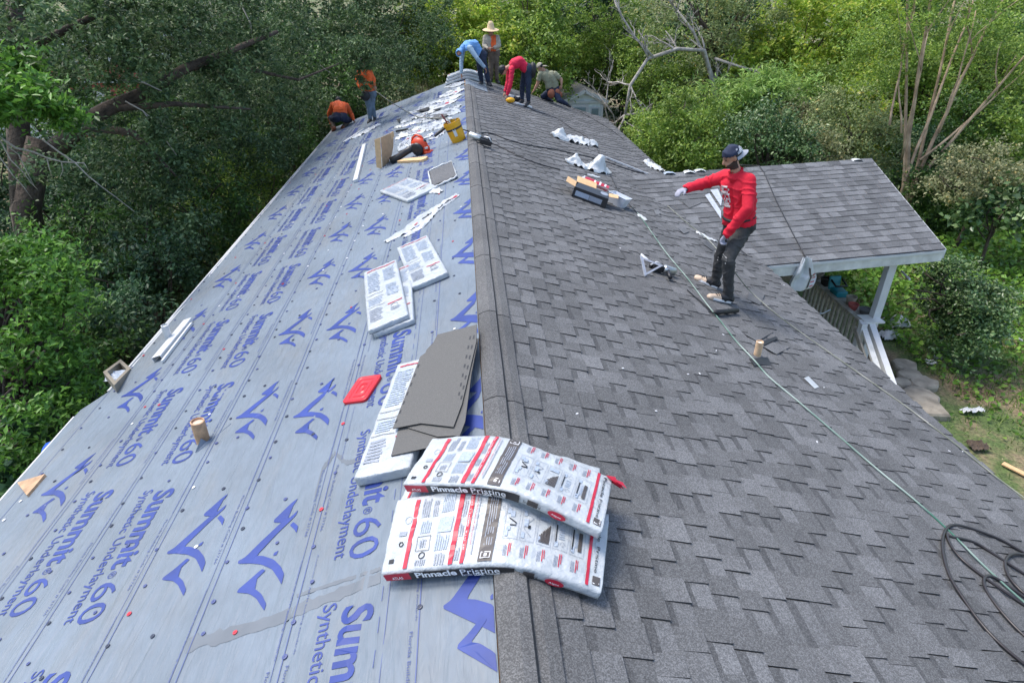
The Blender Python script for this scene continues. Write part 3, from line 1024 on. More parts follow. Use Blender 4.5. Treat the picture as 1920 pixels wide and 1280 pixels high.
# ================================================================== foliage
FO = {
 'oak': foliage('oak_leaves', (0.029, 0.064, 0.025), (0.069, 0.130, 0.044), (0.174, 0.248, 0.104), .30, .52),
 'near': foliage('laurel_leaves', (0.046, 0.113, 0.019), (0.098, 0.232, 0.032), (0.196, 0.389, 0.064), .38, .4),
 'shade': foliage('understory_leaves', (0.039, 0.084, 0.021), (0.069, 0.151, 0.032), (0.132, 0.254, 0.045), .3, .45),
 'mid': foliage('mid_green_leaves', (0.093, 0.172, 0.033), (0.194, 0.316, 0.051), (0.373, 0.487, 0.091), .38, .45),
 'bright': foliage('yellow_green_leaves', (0.175, 0.273, 0.032), (0.342, 0.497, 0.055), (0.563, 0.600, 0.119), .45, .45, (0.600, 0.571, 0.099)),
 'feather': foliage('feathery_leaves', (0.151, 0.266, 0.066), (0.252, 0.415, 0.095), (0.389, 0.531, 0.140), .36, .5),
 'gloss': foliage('glossy_dark_leaves', (0.047, 0.106, 0.037), (0.089, 0.171, 0.053), (0.238, 0.328, 0.137), .2, .25),
 'grey': foliage('grey_green_leaves', (0.136, 0.190, 0.075), (0.237, 0.309, 0.112), (0.386, 0.434, 0.178), .3, .5, (0.600, 0.446, 0.122)),
 'pale': foliage('pale_mixed_leaves', (.13, .155, .072), (.24, .27, .12), (.42, .40, .22), .34, .5, (.55, .42, .15)),
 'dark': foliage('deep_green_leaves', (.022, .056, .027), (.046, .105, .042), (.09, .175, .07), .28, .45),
 'grass': foliage('grass_blades', (0.066, 0.132, 0.024), (0.127, 0.230, 0.040), (0.242, 0.322, 0.080), .35, .6),
 'weed': foliage('weed_leaves', (0.076, 0.161, 0.022), (0.139, 0.292, 0.035), (0.253, 0.422, 0.060), .35, .5),
 'straw': foliage('straw_blades', (.20, .19, .08), (.34, .32, .16), (.45, .42, .24), .3, .6),
 'litter': foliage('dry_leaf_litter', (.12, .07, .04), (.26, .17, .11), (.48, .38, .28), .1, .8),
}
R_ = np.random.default_rng(21)
def leaf_arrays(C, L, W, up=0.55, rng=R_, droop=None, T=None):
    """one folded diamond leaf per centre: returns verts, tris"""
    n = len(C)
    nrm = rng.normal(size=(n, 3)); nrm[:, 2] = np.abs(nrm[:, 2])*.8+up
    nrm /= np.linalg.norm(nrm, axis=1, keepdims=True)
    if T is None:
        T = rng.normal(size=(n, 3))
    T = T-nrm*(T*nrm).sum(1, keepdims=True)
    T /= np.linalg.norm(T, axis=1, keepdims=True)+1e-9
    B = np.cross(nrm, T)
    l = L*rng.uniform(.65, 1.25, (n, 1)); w_ = W*rng.uniform(.7, 1.2, (n, 1))
    V = np.stack([C-T*l*.5, C+B*w_*.5+nrm*w_*.16+T*l*.06, C+T*l*.5-nrm*l*.10, C-B*w_*.5+nrm*w_*.16+T*l*.06], 1)
    i = np.arange(n)[:, None]*4
    F = np.concatenate([i+np.array([[0, 1, 2]]), i+np.array([[0, 2, 3]])], 1).reshape(-1, 3)
    return V.reshape(-1, 3), F
def clump_centres(c, r, n, rng, shell=.55):
    """clump centres inside an ellipsoid, more of them near its outside and top"""
    d = rng.normal(size=(n, 3)); d /= np.linalg.norm(d, axis=1, keepdims=True)
    k = rng.uniform(shell**3, 1, n)**(1/3)
    return np.array(c)+d*k[:, None]*np.array(r)
def crown_leaves(blobs, nleaf, L, W, rng, clump_r=.45, per=110, up=.5, avoid=True):
    Vs = []
    tot = sum(b[1][0]*b[1][1]+b[1][1]*b[1][2]+b[1][0]*b[1][2] for b in blobs)
    C = []
    for c, r in blobs:
        share = (r[0]*r[1]+r[1]*r[2]+r[0]*r[2])/tot
        nc = max(3, int(nleaf*share/per))
        cc = clump_centres(c, r, nc, rng)
        cr = clump_r*rng.uniform(.55, 1.35, nc)
        k = rng.integers(0, nc, int(nleaf*share))
        # leaves sit along twigs that leave the clump outwards, so outlines stay ragged
        ntw = 7
        tw = rng.normal(size=(nc, ntw, 3)); tw[:, :, 2] = tw[:, :, 2]*.55+.12
        out = (cc-np.array(c))/np.array(r); tw += out[:, None, :]*.55
        tw /= np.linalg.norm(tw, axis=2, keepdims=True)
        ti = rng.integers(0, ntw, len(k))
        t = rng.uniform(.05, 1, len(k))**.8*rng.uniform(.8, 1.9, (nc, ntw))[k, ti]
        d = rng.normal(size=(len(k), 3))
        p = cc[k]+tw[k, ti]*(t*cr[k])[:, None]+d*(cr[k]*.17)[:, None]
        p[:, 2] -= .12*cr[k]*t*t
        C.append(p)
    C = np.concatenate(C)
    if avoid:      # leaves keep off the roofs
        inx = (C[:, 0] > -4.25) & (C[:, 0] < 4.7) & (C[:, 1] > -2) & (C[:, 1] < 21.4) & (C[:, 2] < 2.2)
        px = (C[:, 0] > 4.3) & (C[:, 0] < 8.9) & (C[:, 1] > 8.5) & (C[:, 1] < 16.6) & (C[:, 2] < .2)
        C = C[~(inx | px)]
    return leaf_arrays(C, L, W, up, rng)
def bez(a, b, sag, n=6, seed=0):
    a, b = Vector(a), Vector(b)
    r = random.Random(seed)
    o = Vector((r.uniform(-1, 1), r.uniform(-1, 1), r.uniform(-.3, 1)))*sag
    return [a.lerp(b, i/n)+o*math.sin(math.pi*i/n)+Vector((r.uniform(-1, 1), r.uniform(-1, 1), r.uniform(-1, 1)))*sag*.15*(0 < i < n) for i in range(n+1)]
def taper(r0, r1, n): return [r0+(r1-r0)*i/n for i in range(n+1)]
def tree(name, label, cat, base, blobs, nleaf, fol, leaf=(.12, .06), trunk_r=.12, bark='bark', group=None, seed=0, clump=.45, per=110, up=.5, stems=None, crown='crown', limbs=True):
    rng = np.random.default_rng(seed+50)
    base = Vector(base)
    root = empty(name, base, label, cat, group)
    mb = MB()
    cen = sum((Vector(b[0]) for b in blobs), Vector())/len(blobs)
    top = Vector((base.x*.5+cen.x*.5, base.y*.5+cen.y*.5, cen.z-.2))
    if stems:
        for s_ in stems: mb.tube(s_[0], s_[1], 7)
    else:
        mb.tube(bez(base-Vector((0, 0, .2)), top, .15*trunk_r*6, 6, seed), taper(trunk_r, trunk_r*.55, 6), 8)
        if limbs:
            for q, (c, r) in enumerate(blobs):
                k_ = 3 if len(blobs) > 2 else 5
                for j in range(k_):
                    d = Vector(rng.normal(size=3)); d.normalize()
                    e = Vector(c)+Vector((d.x*r[0], d.y*r[1], abs(d.z)*r[2]))*.75
                    st = base.lerp(top, .55+.45*random.Random(seed+j+q).random())
                    mb.tube(bez(st, e, .25, 5, seed*7+j+q*11), taper(trunk_r*.42, .012, 5), 5)
    mb.build('trunk', MT[bark], root, smooth=True)
    V, F = crown_leaves(blobs, nleaf, leaf[0], leaf[1], rng, clump, per, up)
    o = link(crown, np_mesh(crown, V, F, 3), root, [FO[fol]])
    return root
def Pz(px, py, Y):
    p = P(px, py, Y); return (p.x, p.y, p.z)
def gb(p): return (p[0], p[1], ground_z(p[0], p[1]))

# ---- behind the far gable and across the back
tree('bushy_tree', 'tall bright green tree directly behind the straw hatted worker', 'tree', gb(P(880, 100, 28)), [(Pz(850, 40, 28), (1.7, 1.5, 1.7)), (Pz(905, 100, 27), (1.5, 1.2, 1.6)), (Pz(820, 120, 27.5), (1.3, 1.2, 1.3))], 16000, 'bright', (.17, .09), seed=1, clump=.5)
tree('bushy_tree', 'mid green tree above the man in the red shirt who bends over', 'tree', gb(P(990, 100, 29)), [(Pz(980, 40, 29), (1.9, 1.5, 1.9)), (Pz(1010, 110, 27), (1.8, 1.3, 1.5)), (Pz(955, 120, 28), (1.2, 1.2, 1.3))], 17000, 'mid', (.16, .085), seed=2, clump=.5)
tree('bushy_tree', 'shadowy deep green tree between the shed and the bare grey tree', 'tree', gb(P(1110, 60, 33)), [(Pz(1110, 40, 33), (2.4, 1.6, 2.6)), (Pz(1150, 130, 32), (1.8, 1.4, 2.0))], 14000, 'dark', (.2, .1), seed=3, clump=.6)
tree('bushy_tree', 'rounded mid green bush tree right above the grey shed roof', 'tree', gb(P(1060, 140, 31)), [(Pz(1060, 130, 30.5), (1.5, 1.2, 1.2)), (Pz(1130, 100, 31), (1.2, 1.0, 1.0))], 9000, 'mid', (.15, .08), seed=4)
tree('bushy_tree', 'dull grey green oak behind the standing worker in the orange top', 'tree', gb(P(700, 60, 27)), [(Pz(700, 60, 27), (2.4, 1.8, 2.2)), (Pz(620, 110, 26), (2.0, 1.6, 1.8)), (Pz(770, 100, 27), (1.6, 1.3, 1.5))], 24000, 'oak', (.14, .06), seed=5)
tree('vine_tree', 'tall tree with a dark vine covered trunk and grey green crown, behind the bare tree', 'tree', gb(P(1335, 180, 25)), [(Pz(1290, 30, 25), (2.2, 1.6, 1.7)), (Pz(1340, 130, 25), (.9, .8, 1.4)), (Pz(1400, 20, 26), (1.6, 1.2, 1.3))], 13000, 'grey', (.12, .06), trunk_r=.3, seed=6)
tree('bright_tree', 'broad yellow green tree, brightest crown, above the feathery shrub', 'tree', gb(P(1500, 150, 26)), [(Pz(1500, 90, 26), (2.3, 1.7, 2.0)), (Pz(1430, 150, 25), (1.7, 1.4, 1.5)), (Pz(1580, 60, 27), (2.0, 1.6, 1.9)), (Pz(1560, 160, 25), (1.6, 1.3, 1.3))], 26000, 'bright', (.17, .095), seed=7, clump=.5)
tree('feathery_shrub', 'pale green feathery shrub left of the worker in the red hoodie', 'shrub', gb(P(1395, 260, 21)), [(Pz(1395, 215, 21.5), (1.5, 1.2, 1.1)), (Pz(1450, 190, 22), (1.1, 1, .8))], 15000, 'feather', (.24, .05), seed=8, clump=.5, up=.9)
tree('leafy_bush', 'mid green leafy bush just beyond the right eave, below the bare grey tree', 'bush', gb(P(1280, 270, 19.5)), [(Pz(1275, 235, 20), (1.2, 1.0, 1.1)), (Pz(1245, 275, 20), (1.0, .9, .9)), (Pz(1310, 275, 19), (.8, .8, .8))], 15000, 'mid', (.11, .06), seed=9)
tree('glossy_bush', 'glossy dark green bush behind the blue cap of the near worker', 'bush', gb(P(1435, 290, 18)), [(Pz(1432, 262, 18.3), (.95, .8, .85)), (Pz(1470, 290, 18), (.8, .7, .6))], 9000, 'gloss', (.11, .06), seed=10)
tree('grey_shrub', 'grey green flowering shrub behind the middle of the porch roof ridge', 'shrub', gb(P(1590, 290, 19)), [(Pz(1580, 240, 19.5), (1.3, 1.0, 1.2)), (Pz(1530, 275, 19), (1.0, .9, .7)), (Pz(1640, 270, 18.8), (.9, .8, .8))], 14000, 'grey', (.10, .055), seed=11)
tree('yellowing_bush', 'low bush with yellowing leaves touching the back of the porch roof ridge', 'bush', gb(P(1530, 300, 18)), [(Pz(1530, 290, 18), (.8, .6, .5)), (Pz(1490, 235, 20), (.9, .7, .7))], 7000, 'pale', (.10, .055), seed=12)
# crepe myrtle: many bare tan stems fanning out of one foot
cb = Vector(gb(on_z(1690, 372, GZ)*1.0))
cb = Vector(gb(P(1690, 372, 17.2)))
stems = []
for i, (bx, by, tx, ty, dy, r0) in enumerate([(1692, 372, 1700, -80, 1.0, .085), (1700, 372, 1760, -60, .2, .10), (1705, 368, 1800, -40, 1.4, .09), (1712, 360, 1880, 0, .6, .10), (1690, 300, 1740, 60, -.5, .05),
                                              (1668, 235, 1700, 60, .9, .05), (1712, 350, 1935, 90, -.3, .09), (1700, 330, 1850, -60, 1.8, .075), (1690, 250, 1715, 20, .6, .045), (1725, 300, 1925, 130, .3, .06), (1760, 250, 1830, 20, .4, .05)]):
    a = P(bx, by, 17.2); b_ = P(tx, ty, 17.2+dy)
    pts = bez(a, b_, .18, 7, i)
    if i in (0, 1, 2, 3, 6, 7): pts = [Vector((a.x+.05*math.sin(i*2.4), a.y+.06*math.cos(i*2.1), ground_z(a.x, a.y)-.1))]+pts
    stems.append((pts, taper(r0*.66, r0*.26, len(pts)-1)))
    e = pts[-3]
    stems.append((bez(e, e+Vector((random.uniform(-.8, .8), random.uniform(-.4, .4), 1.1)), .12, 4, i+30), taper(r0*.28, .007, 4)))
tree('crepe_myrtle', 'crepe myrtle with many bare tan stems fanning upward beyond the porch roof', 'tree', cb, [(Pz(1690, 20, 18), (1.3, 1.1, 1.0)), (Pz(1800, 30, 18.4), (1.3, 1.1, 1.0)), (Pz(1890, 110, 17.6), (1.0, 1, .9)), (Pz(1640, 110, 18.2), (.9, .8, .9))], 15000, 'mid', (.085, .045), seed=13, bark='crepebark', stems=stems, clump=.4)
tree('dark_tree', 'dark green tree at the right edge of the frame behind the crepe myrtle', 'tree', gb(P(1880, 200, 21)), [(Pz(1880, 190, 21), (1.6, 1.3, 1.9)), (Pz(1780, 170, 22), (1.6, 1.2, 1.7)), (Pz(1900, 60, 22), (1.5, 1.3, 1.4)), (Pz(1670, 180, 23), (1.4, 1, 1.5))], 20000, 'mid', (.13, .07), seed=14)
tree('pale_shrub', 'arching shrub with pale mixed leaves right of the porch roof gable', 'shrub', gb(P(1820, 370, 15.5)), [(Pz(1850, 315, 15.3), (1.0, .8, .45)), (Pz(1790, 345, 15), (.8, .6, .35)), (Pz(1900, 345, 15), (.6, .6, .4))], 7500, 'pale', (.085, .05), seed=15, trunk_r=.07, clump=.32)
tree('broadleaf_bush', 'low broad leaved dark bush at the right edge under the pale shrub', 'bush', gb(P(1880, 400, 14)), [(Pz(1890, 390, 14), (.55, .5, .28)), (Pz(1830, 405, 14.4), (.4, .35, .2))], 1100, 'gloss', (.18, .14), seed=16, trunk_r=.05, clump=.35, per=40)
tree('clipped_bush', 'round dark green bush beside the white porch post', 'bush', gb(on_z(1765, 640, GZ)), [(Pz(1770, 548, 10.3), (.85, .75, .55)), (Pz(1725, 585, 10.0), (.6, .55, .5)), (Pz(1825, 585, 10.1), (.62, .6, .5)), (Pz(1770, 610, 9.8), (.7, .6, .45))], 30000, 'gloss', (.075, .046), seed=17, trunk_r=.05, clump=.27, per=90)
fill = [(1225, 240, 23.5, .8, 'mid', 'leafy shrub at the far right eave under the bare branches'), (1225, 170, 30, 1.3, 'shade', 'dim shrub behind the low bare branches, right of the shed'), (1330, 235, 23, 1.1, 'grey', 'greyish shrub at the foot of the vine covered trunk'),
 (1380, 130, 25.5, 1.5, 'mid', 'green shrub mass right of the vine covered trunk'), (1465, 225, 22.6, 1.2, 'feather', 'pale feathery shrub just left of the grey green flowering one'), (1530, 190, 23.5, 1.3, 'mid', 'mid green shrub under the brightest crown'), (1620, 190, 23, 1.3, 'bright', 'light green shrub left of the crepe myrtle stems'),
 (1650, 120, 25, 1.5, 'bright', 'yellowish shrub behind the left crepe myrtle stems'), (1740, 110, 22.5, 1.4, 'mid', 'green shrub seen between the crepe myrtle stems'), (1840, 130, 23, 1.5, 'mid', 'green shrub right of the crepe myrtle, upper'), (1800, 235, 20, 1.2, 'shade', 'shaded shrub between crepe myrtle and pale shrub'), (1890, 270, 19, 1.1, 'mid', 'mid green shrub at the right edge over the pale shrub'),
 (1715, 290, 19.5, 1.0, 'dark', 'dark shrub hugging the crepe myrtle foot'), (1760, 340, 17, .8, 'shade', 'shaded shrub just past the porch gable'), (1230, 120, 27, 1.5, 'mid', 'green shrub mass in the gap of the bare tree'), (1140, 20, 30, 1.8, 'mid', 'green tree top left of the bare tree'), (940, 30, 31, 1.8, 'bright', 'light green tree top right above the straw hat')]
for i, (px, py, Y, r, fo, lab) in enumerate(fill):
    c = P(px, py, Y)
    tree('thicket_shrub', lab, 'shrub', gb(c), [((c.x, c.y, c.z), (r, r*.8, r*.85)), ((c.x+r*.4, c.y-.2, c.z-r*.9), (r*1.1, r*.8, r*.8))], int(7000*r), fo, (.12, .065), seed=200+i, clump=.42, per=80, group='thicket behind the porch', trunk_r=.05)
# second row to close the view behind
far_specs = [(60, 10, 34, 'dark'), (250, -20, 36, 'oak'), (430, 20, 33, 'shade'), (570, -30, 31, 'oak'), (760, 0, 36, 'mid'), (900, -10, 39, 'shade'), (1040, -20, 40, 'mid'), (1200, 20, 38, 'dark'), (1180, 150, 35, 'dark'), (1360, 110, 33, 'dark'), (1400, 0, 36, 'mid'), (1620, 0, 35, 'bright'), (1800, 10, 33, 'mid'), (1960, 20, 31, 'dark'), (1700, 130, 29, 'shade'), (1960, 220, 27, 'shade')]
kinds = {'dark': 'deep green', 'oak': 'grey green', 'shade': 'dim shaded', 'mid': 'mid green', 'bright': 'light green'}
where = ['at the far left edge beyond the white sided house', 'over the red brick house', 'seen through the oak limbs', 'over the crouching orange worker', 'left of the hooded worker', 'rising over the straw hat', 'over the bent red shirted man', 'behind the bare grey tree top', 'behind the lower bare branches', 'behind the vine covered trunk', 'over the feathery shrub', 'behind the brightest crown', 'behind the crepe myrtle stems', 'at the top right corner of the frame', 'low behind the crepe myrtle', 'low at the right edge of the frame']
for i, (px, py, Y, fo) in enumerate(far_specs):
    c = P(px, py, Y)
    tree('woodland_tree', f'distant {kinds[fo]} woodland tree {where[i]}', 'tree', gb(c), [((c.x, c.y, c.z), (2.9, 1.8, 3.1)), ((c.x+.8, c.y-.6, c.z-3.0), (2.4, 1.6, 2.0)), ((c.x-1.2, c.y+.6, c.z+2.4), (2.2, 1.5, 1.8))], 8500, fo, (.26, .15), seed=60+i, clump=.75, per=70, group='woodland closing off the view', limbs=False)

# ---- left side: the big live oak, nearer foliage and undergrowth
ob_ = Vector(gb(P(48, 560, 11.6)))
A = P(48, 395, 11.6); Bq = P(75, 262, 12.0); Cq = P(200, 205, 12.6); Dq = P(345, 130, 13.8); Eq = P(520, 60, 16.0)
stems = [([ob_-Vector((0, 0, .3)), A, Bq], [.30, .24, .20]),
         ([Bq-Vector((.1, 0, .4)), P(150, 235, 12.2), Cq, P(280, 170, 13.2), Dq, Eq], [.19, .15, .13, .11, .09, .04]),
         ([A, P(35, 250, 12.2), P(30, 60, 12.6), P(30, -120, 13.0)], [.22, .18, .15, .1]),
         ([Cq, P(330, 195, 13.0), P(470, 205, 14.6)], [.07, .05, .02]),
         ([Dq, P(420, 120, 15), P(560, 150, 17), P(660, 110, 19)], [.06, .05, .03, .015]),
         ([P(150, 235, 12.2), P(250, 250, 12.0), P(330, 330, 12)], [.10, .06, .02]),
         ([P(30, 100, 12.5), P(200, 20, 13.5), P(330, -60, 14)], [.08, .05, .03])]
oak_blobs = [(Pz(60, 60, 11.4), (.9, .8, .6)), (Pz(170, 110, 12.0), (.7, .6, .3)), (Pz(290, 130, 12.6), (.8, .6, .3)), (Pz(400, 150, 14), (.9, .7, .35)), (Pz(120, 330, 11.0), (.7, .6, .3)), (Pz(230, 250, 11.6), (.7, .6, .25)), (Pz(520, 55, 17), (2.3, 1.8, 1.0)), (Pz(380, 40, 15), (1.6, 1.5, .9)), (Pz(640, 40, 19.5), (1.9, 1.5, 1.2)), (Pz(760, 50, 22), (1.6, 1.4, 1.4)), (Pz(260, 45, 13.6), (1.5, 1.3, .7)), (Pz(470, 160, 16.5), (1.9, 1.4, .8)), (Pz(590, 150, 19), (1.5, 1.3, .8)),
             (Pz(330, 250, 13.8), (1.5, 1.2, .6)), (Pz(420, 290, 15), (1.4, 1.1, .7)), (Pz(250, 330, 12.6), (1.2, 1.0, .5)), (Pz(120, 40, 13), (1.4, 1.2, .6)), (Pz(500, 250, 16.8), (1.2, 1.0, .6)), (Pz(675, 155, 18.2), (.55, .6, .45))]
tree('live_oak', 'huge dark live oak with a long rising limb, left of the blue slope', 'tree', ob_, oak_blobs, 82000, 'oak', (.108, .044), seed=101, stems=stems, clump=.36, per=130)
V, F = crown_leaves([(Pz(676, 140, 17.0), (.26, .25, .16)), (Pz(683, 158, 17.1), (.18, .16, .14)), (Pz(680, 122, 17.0), (.22, .2, .12)), (Pz(668, 112, 17), (.4, .3, .25)), (Pz(640, 90, 17), (.6, .5, .3)), (Pz(700, 96, 17.3), (.4, .4, .25)), (Pz(745, 110, 18.5), (.5, .4, .3))], 4400, .095, .040, np.random.default_rng(77), .14, 40, .5, avoid=False)
link('crown', np_mesh('crown', V, F, 3), bpy.data.objects['live_oak'], [FO['oak']])
def sprays(box, n, Y, r, seed):
    rr = random.Random(seed)
    o = []
    for i in range(n):
        px, py = rr.uniform(box[0], box[2]), rr.uniform(box[1], box[3])
        q = rr.uniform(.55, 1.2)*r
        o.append((Pz(px, py, Y+rr.uniform(-.6, .8)), (q, q*.9, q*.5)))
    return o
tree('laurel_tree', 'bright green laurel branches close to the camera at the upper left edge', 'tree', gb(P(-120, 500, 8.4)), sprays((-60, 110, 70, 215), 11, 8.6, .22, 1)+sprays((50, 170, 135, 235), 5, 8.8, .15, 2), 4600, 'near', (.125, .050), seed=102, trunk_r=.06, clump=.16, per=34, limbs=False)
tree('laurel_tree', 'bright leafed young tree beside the left eave, lowest at the frame edge', 'tree', gb(P(-40, 860, 6.2)), sprays((-30, 480, 110, 640), 13, 7.0, .36, 3)+sprays((-30, 640, 150, 760), 9, 6.6, .30, 4)+sprays((-20, 760, 60, 880), 7, 6.0, .24, 5), 15000, 'near', (.088, .040), seed=103, trunk_r=.07, clump=.20, per=46)
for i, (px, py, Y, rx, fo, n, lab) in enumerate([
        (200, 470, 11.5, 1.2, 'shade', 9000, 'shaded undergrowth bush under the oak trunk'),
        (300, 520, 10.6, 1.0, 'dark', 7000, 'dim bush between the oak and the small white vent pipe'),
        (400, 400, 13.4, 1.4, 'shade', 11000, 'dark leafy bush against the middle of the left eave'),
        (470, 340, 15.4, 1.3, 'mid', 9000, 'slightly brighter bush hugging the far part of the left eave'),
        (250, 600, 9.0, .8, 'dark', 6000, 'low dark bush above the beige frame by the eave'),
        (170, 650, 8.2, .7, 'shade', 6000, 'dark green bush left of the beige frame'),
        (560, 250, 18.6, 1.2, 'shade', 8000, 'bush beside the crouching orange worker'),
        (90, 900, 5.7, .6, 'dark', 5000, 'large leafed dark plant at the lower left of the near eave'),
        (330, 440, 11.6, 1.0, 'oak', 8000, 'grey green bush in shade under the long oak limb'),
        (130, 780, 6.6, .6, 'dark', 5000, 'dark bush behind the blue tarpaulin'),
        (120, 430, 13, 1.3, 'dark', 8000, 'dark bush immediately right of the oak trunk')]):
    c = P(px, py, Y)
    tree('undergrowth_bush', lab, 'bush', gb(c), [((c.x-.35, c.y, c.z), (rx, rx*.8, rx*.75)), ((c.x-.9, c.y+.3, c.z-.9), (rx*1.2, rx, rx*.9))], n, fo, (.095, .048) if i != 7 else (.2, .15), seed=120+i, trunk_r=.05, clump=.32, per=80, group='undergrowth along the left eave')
# low ground cover under the left trees
# ornamental grass behind the far gable
def blades(name, label, cat, pts, h, fol, kind=None, w_=.02, lean=.25, group=None):
    rng = np.random.default_rng(len(pts))
    n = len(pts)
    B = np.array(pts)
    hh = h*rng.uniform(.5, 1.15, (n, 1))
    d = rng.normal(size=(n, 3))*lean; d[:, 2] = 1
    tip = B+d*hh
    sd = rng.normal(size=(n, 3)); sd[:, 2] = 0; sd /= np.linalg.norm(sd, axis=1, keepdims=True)
    mid = B+d*hh*.55
    mid[:, :2] -= d[:, :2]*hh*.12
    V = np.stack([B-sd*w_*.5, B+sd*w_*.5, mid+sd*w_*.4, tip, mid-sd*w_*.4], 1).reshape(-1, 3)
    i = np.arange(n)[:, None]*5
    F = np.concatenate([i+np.array([[0, 1, 2]]), i+np.array([[0, 2, 4]]), i+np.array([[4, 2, 3]])], 1).reshape(-1, 3)
    o = link(name, np_mesh(name, V, F, 3), None, [FO[fol]])
    if kind: tag(o, label, cat, group, kind)
    else: tag(o, label, cat, group)
    return o
c = P(785, 205, 24)
rg = np.random.default_rng(4)
pts = [(c.x+a, c.y+b_, c.z-.9) for a, b_ in rg.normal(size=(700, 2))*np.array([.38, .3])]
blades('ornamental_grass', 'tuft of tall pale straw coloured grass behind the far gable', 'grass tuft', pts, 1.75, 'straw', w_=.03, lean=.16)

# ---- right yard: grass, weeds and litter
rg = np.random.default_rng(8)
def yard_points(n, dens, lo=(4.9, 3.5), hi=(19, 19)):
    out = []
    X = rg.uniform(lo[0], hi[0], n*3); Y = rg.uniform(lo[1], hi[1], n*3)
    for x, y in zip(X, Y):
        if len(out) >= n: break
        if x < 8.6 and 8.4 < y < 16: continue
        if rg.random() < dens(x, y): out.append((x, y, ground_z(x, y)-.01))
    return out
def green_at(x, y):
    v = .5+.9*nz((x*.45, y*.45, 11), 1.0)
    far = min(1, max(0, (math.hypot(x-6, y-5)-3.2)/4.5))
    return max(0.04, min(1, v*.60+far*.95-.12))
blades('grass', 'short patchy grass over the right hand yard', None, yard_points(42000, green_at), .15, 'grass', 'stuff', w_=.016, lean=.5)
pts = np.array(yard_points(30000, lambda x, y: max(0, green_at(x, y)-.2)*(1.4 if y > 7.5 else .5), hi=(20, 22)))
pts[:, 2] += rg.uniform(.02, .38, len(pts))*np.clip((pts[:, 1]-6)/6, .2, 1)
sc_ = np.clip((pts[:, 1:2]-5)/8, 0, 1)
V, F = leaf_arrays(pts, .08+.10*sc_, .05+.065*sc_, .9, rg)
tag(link('ground_cover', np_mesh('ground_cover', V, F, 3), None, [FO['weed']]), 'low leafy weeds covering the yard beyond the porch', None, None, 'stuff')
pts = np.array(yard_points(6000, lambda x, y: .6))
pts[:, 2] += .012
V, F = leaf_arrays(pts, .06, .035, 1.4, rg)
tag(link('leaf_litter', np_mesh('leaf_litter', V, F, 3), None, [FO['litter']]), 'dry leaves and chips strewn over the bare soil', None, None, 'stuff')
X = rg.uniform(-12, -4.2, 9000); Y = rg.uniform(2, 24, 9000)
pts = np.stack([X, Y, np.array([ground_z(a, b_) for a, b_ in zip(X, Y)])+rg.uniform(.05, .7, 9000)], 1)
V, F = leaf_arrays(pts, .12, .07, .9, rg)
tag(link('ground_cover', np_mesh('ground_cover', V, F, 3), None, [FO['shade']]), 'shaded ground ivy and seedlings under the left trees', None, None, 'stuff')

# ---- bare grey tree at the far right corner of the roof
def dead_tree(name, label, base, forks, seed, r0=.09, mt='greybark', cat='tree', levels=4, twig=5):
    rnd = random.Random(seed)
    root = empty(name, base, label, cat)
    mb = MB()
    def grow(p, d, L, r, lev):
        n = 5
        pts, q, dd = [p], p, d.normalized()
        for i in range(n):
            dd = (dd+Vector((rnd.uniform(-1, 1), rnd.uniform(-1, 1), rnd.uniform(-.8, .9)))*.30).normalized()
            q = q+dd*L/n
            pts.append(q)
        mb.tube(pts, taper(r, r*.5, n), 6 if lev < 2 else 4)
        if lev < levels:
            for k in range(rnd.randint(2, twig-1 if lev else twig)):
                i = rnd.randint(1, n)
                nd = (dd+Vector((rnd.uniform(-1, 1), rnd.uniform(-1, 1), rnd.uniform(-.6, 1)))*.9).normalized()
                grow(pts[i], nd, L*rnd.uniform(.42, .7), r*.5, lev+1)
    for (a, b_, L, r) in forks:
        pts = [Vector(p) for p in a]
        mb.tube(pts, taper(r, r*.6, len(pts)-1), 7)
        for k in range(1, len(pts)):
            for q in range(2):
                grow(pts[k], (pts[k]-pts[k-1]).normalized()+Vector((rnd.uniform(-1, 1), rnd.uniform(-1, 1), rnd.uniform(-.2, 1))), L*rnd.uniform(.5, 1), r*.45, 2)
        grow(pts[-1], pts[-1]-pts[-2], L, r*.55, 1)
    mb.build('branches', MT[mt], root, smooth=True)
    return root
dead_tree('bare_tree', 'leafless grey twisted tree leaning out past the right corner of the roof', Vector(gb(P(1350, 170, 23.6))),
          [([P(1345, 300, 23.6), P(1340, 170, 23.6), P(1320, 95, 23.4), P(1270, 92, 23.2), P(1215, 110, 23), P(1182, 160, 22.8), P(1172, 215, 22.6)], None, 1.0, .085),
           ([P(1340, 150, 23.6), P(1300, 60, 23.8), P(1270, 20, 24)], None, 1.1, .06),
           ([P(1225, 108, 23), P(1190, 70, 23), P(1165, 30, 23.2), P(1150, -10, 23.2)], None, .8, .045),
           ([P(1340, 110, 23.6), P(1385, 125, 23.4), P(1405, 130, 23.2)], None, .3, .05)], 5, levels=4, twig=6)
dead_tree('bare_sapling', 'leafless pale twigs beside the shed, sprawling low to its right', Vector(gb(P(1160, 240, 24))),
          [([P(1150, 260, 24), P(1135, 205, 24), P(1140, 160, 24)], None, .9, .035), ([P(1160, 260, 24), P(1150, 215, 23.8), P(1120, 175, 24)], None, .7, .03)], 9, levels=3, cat='sapling')
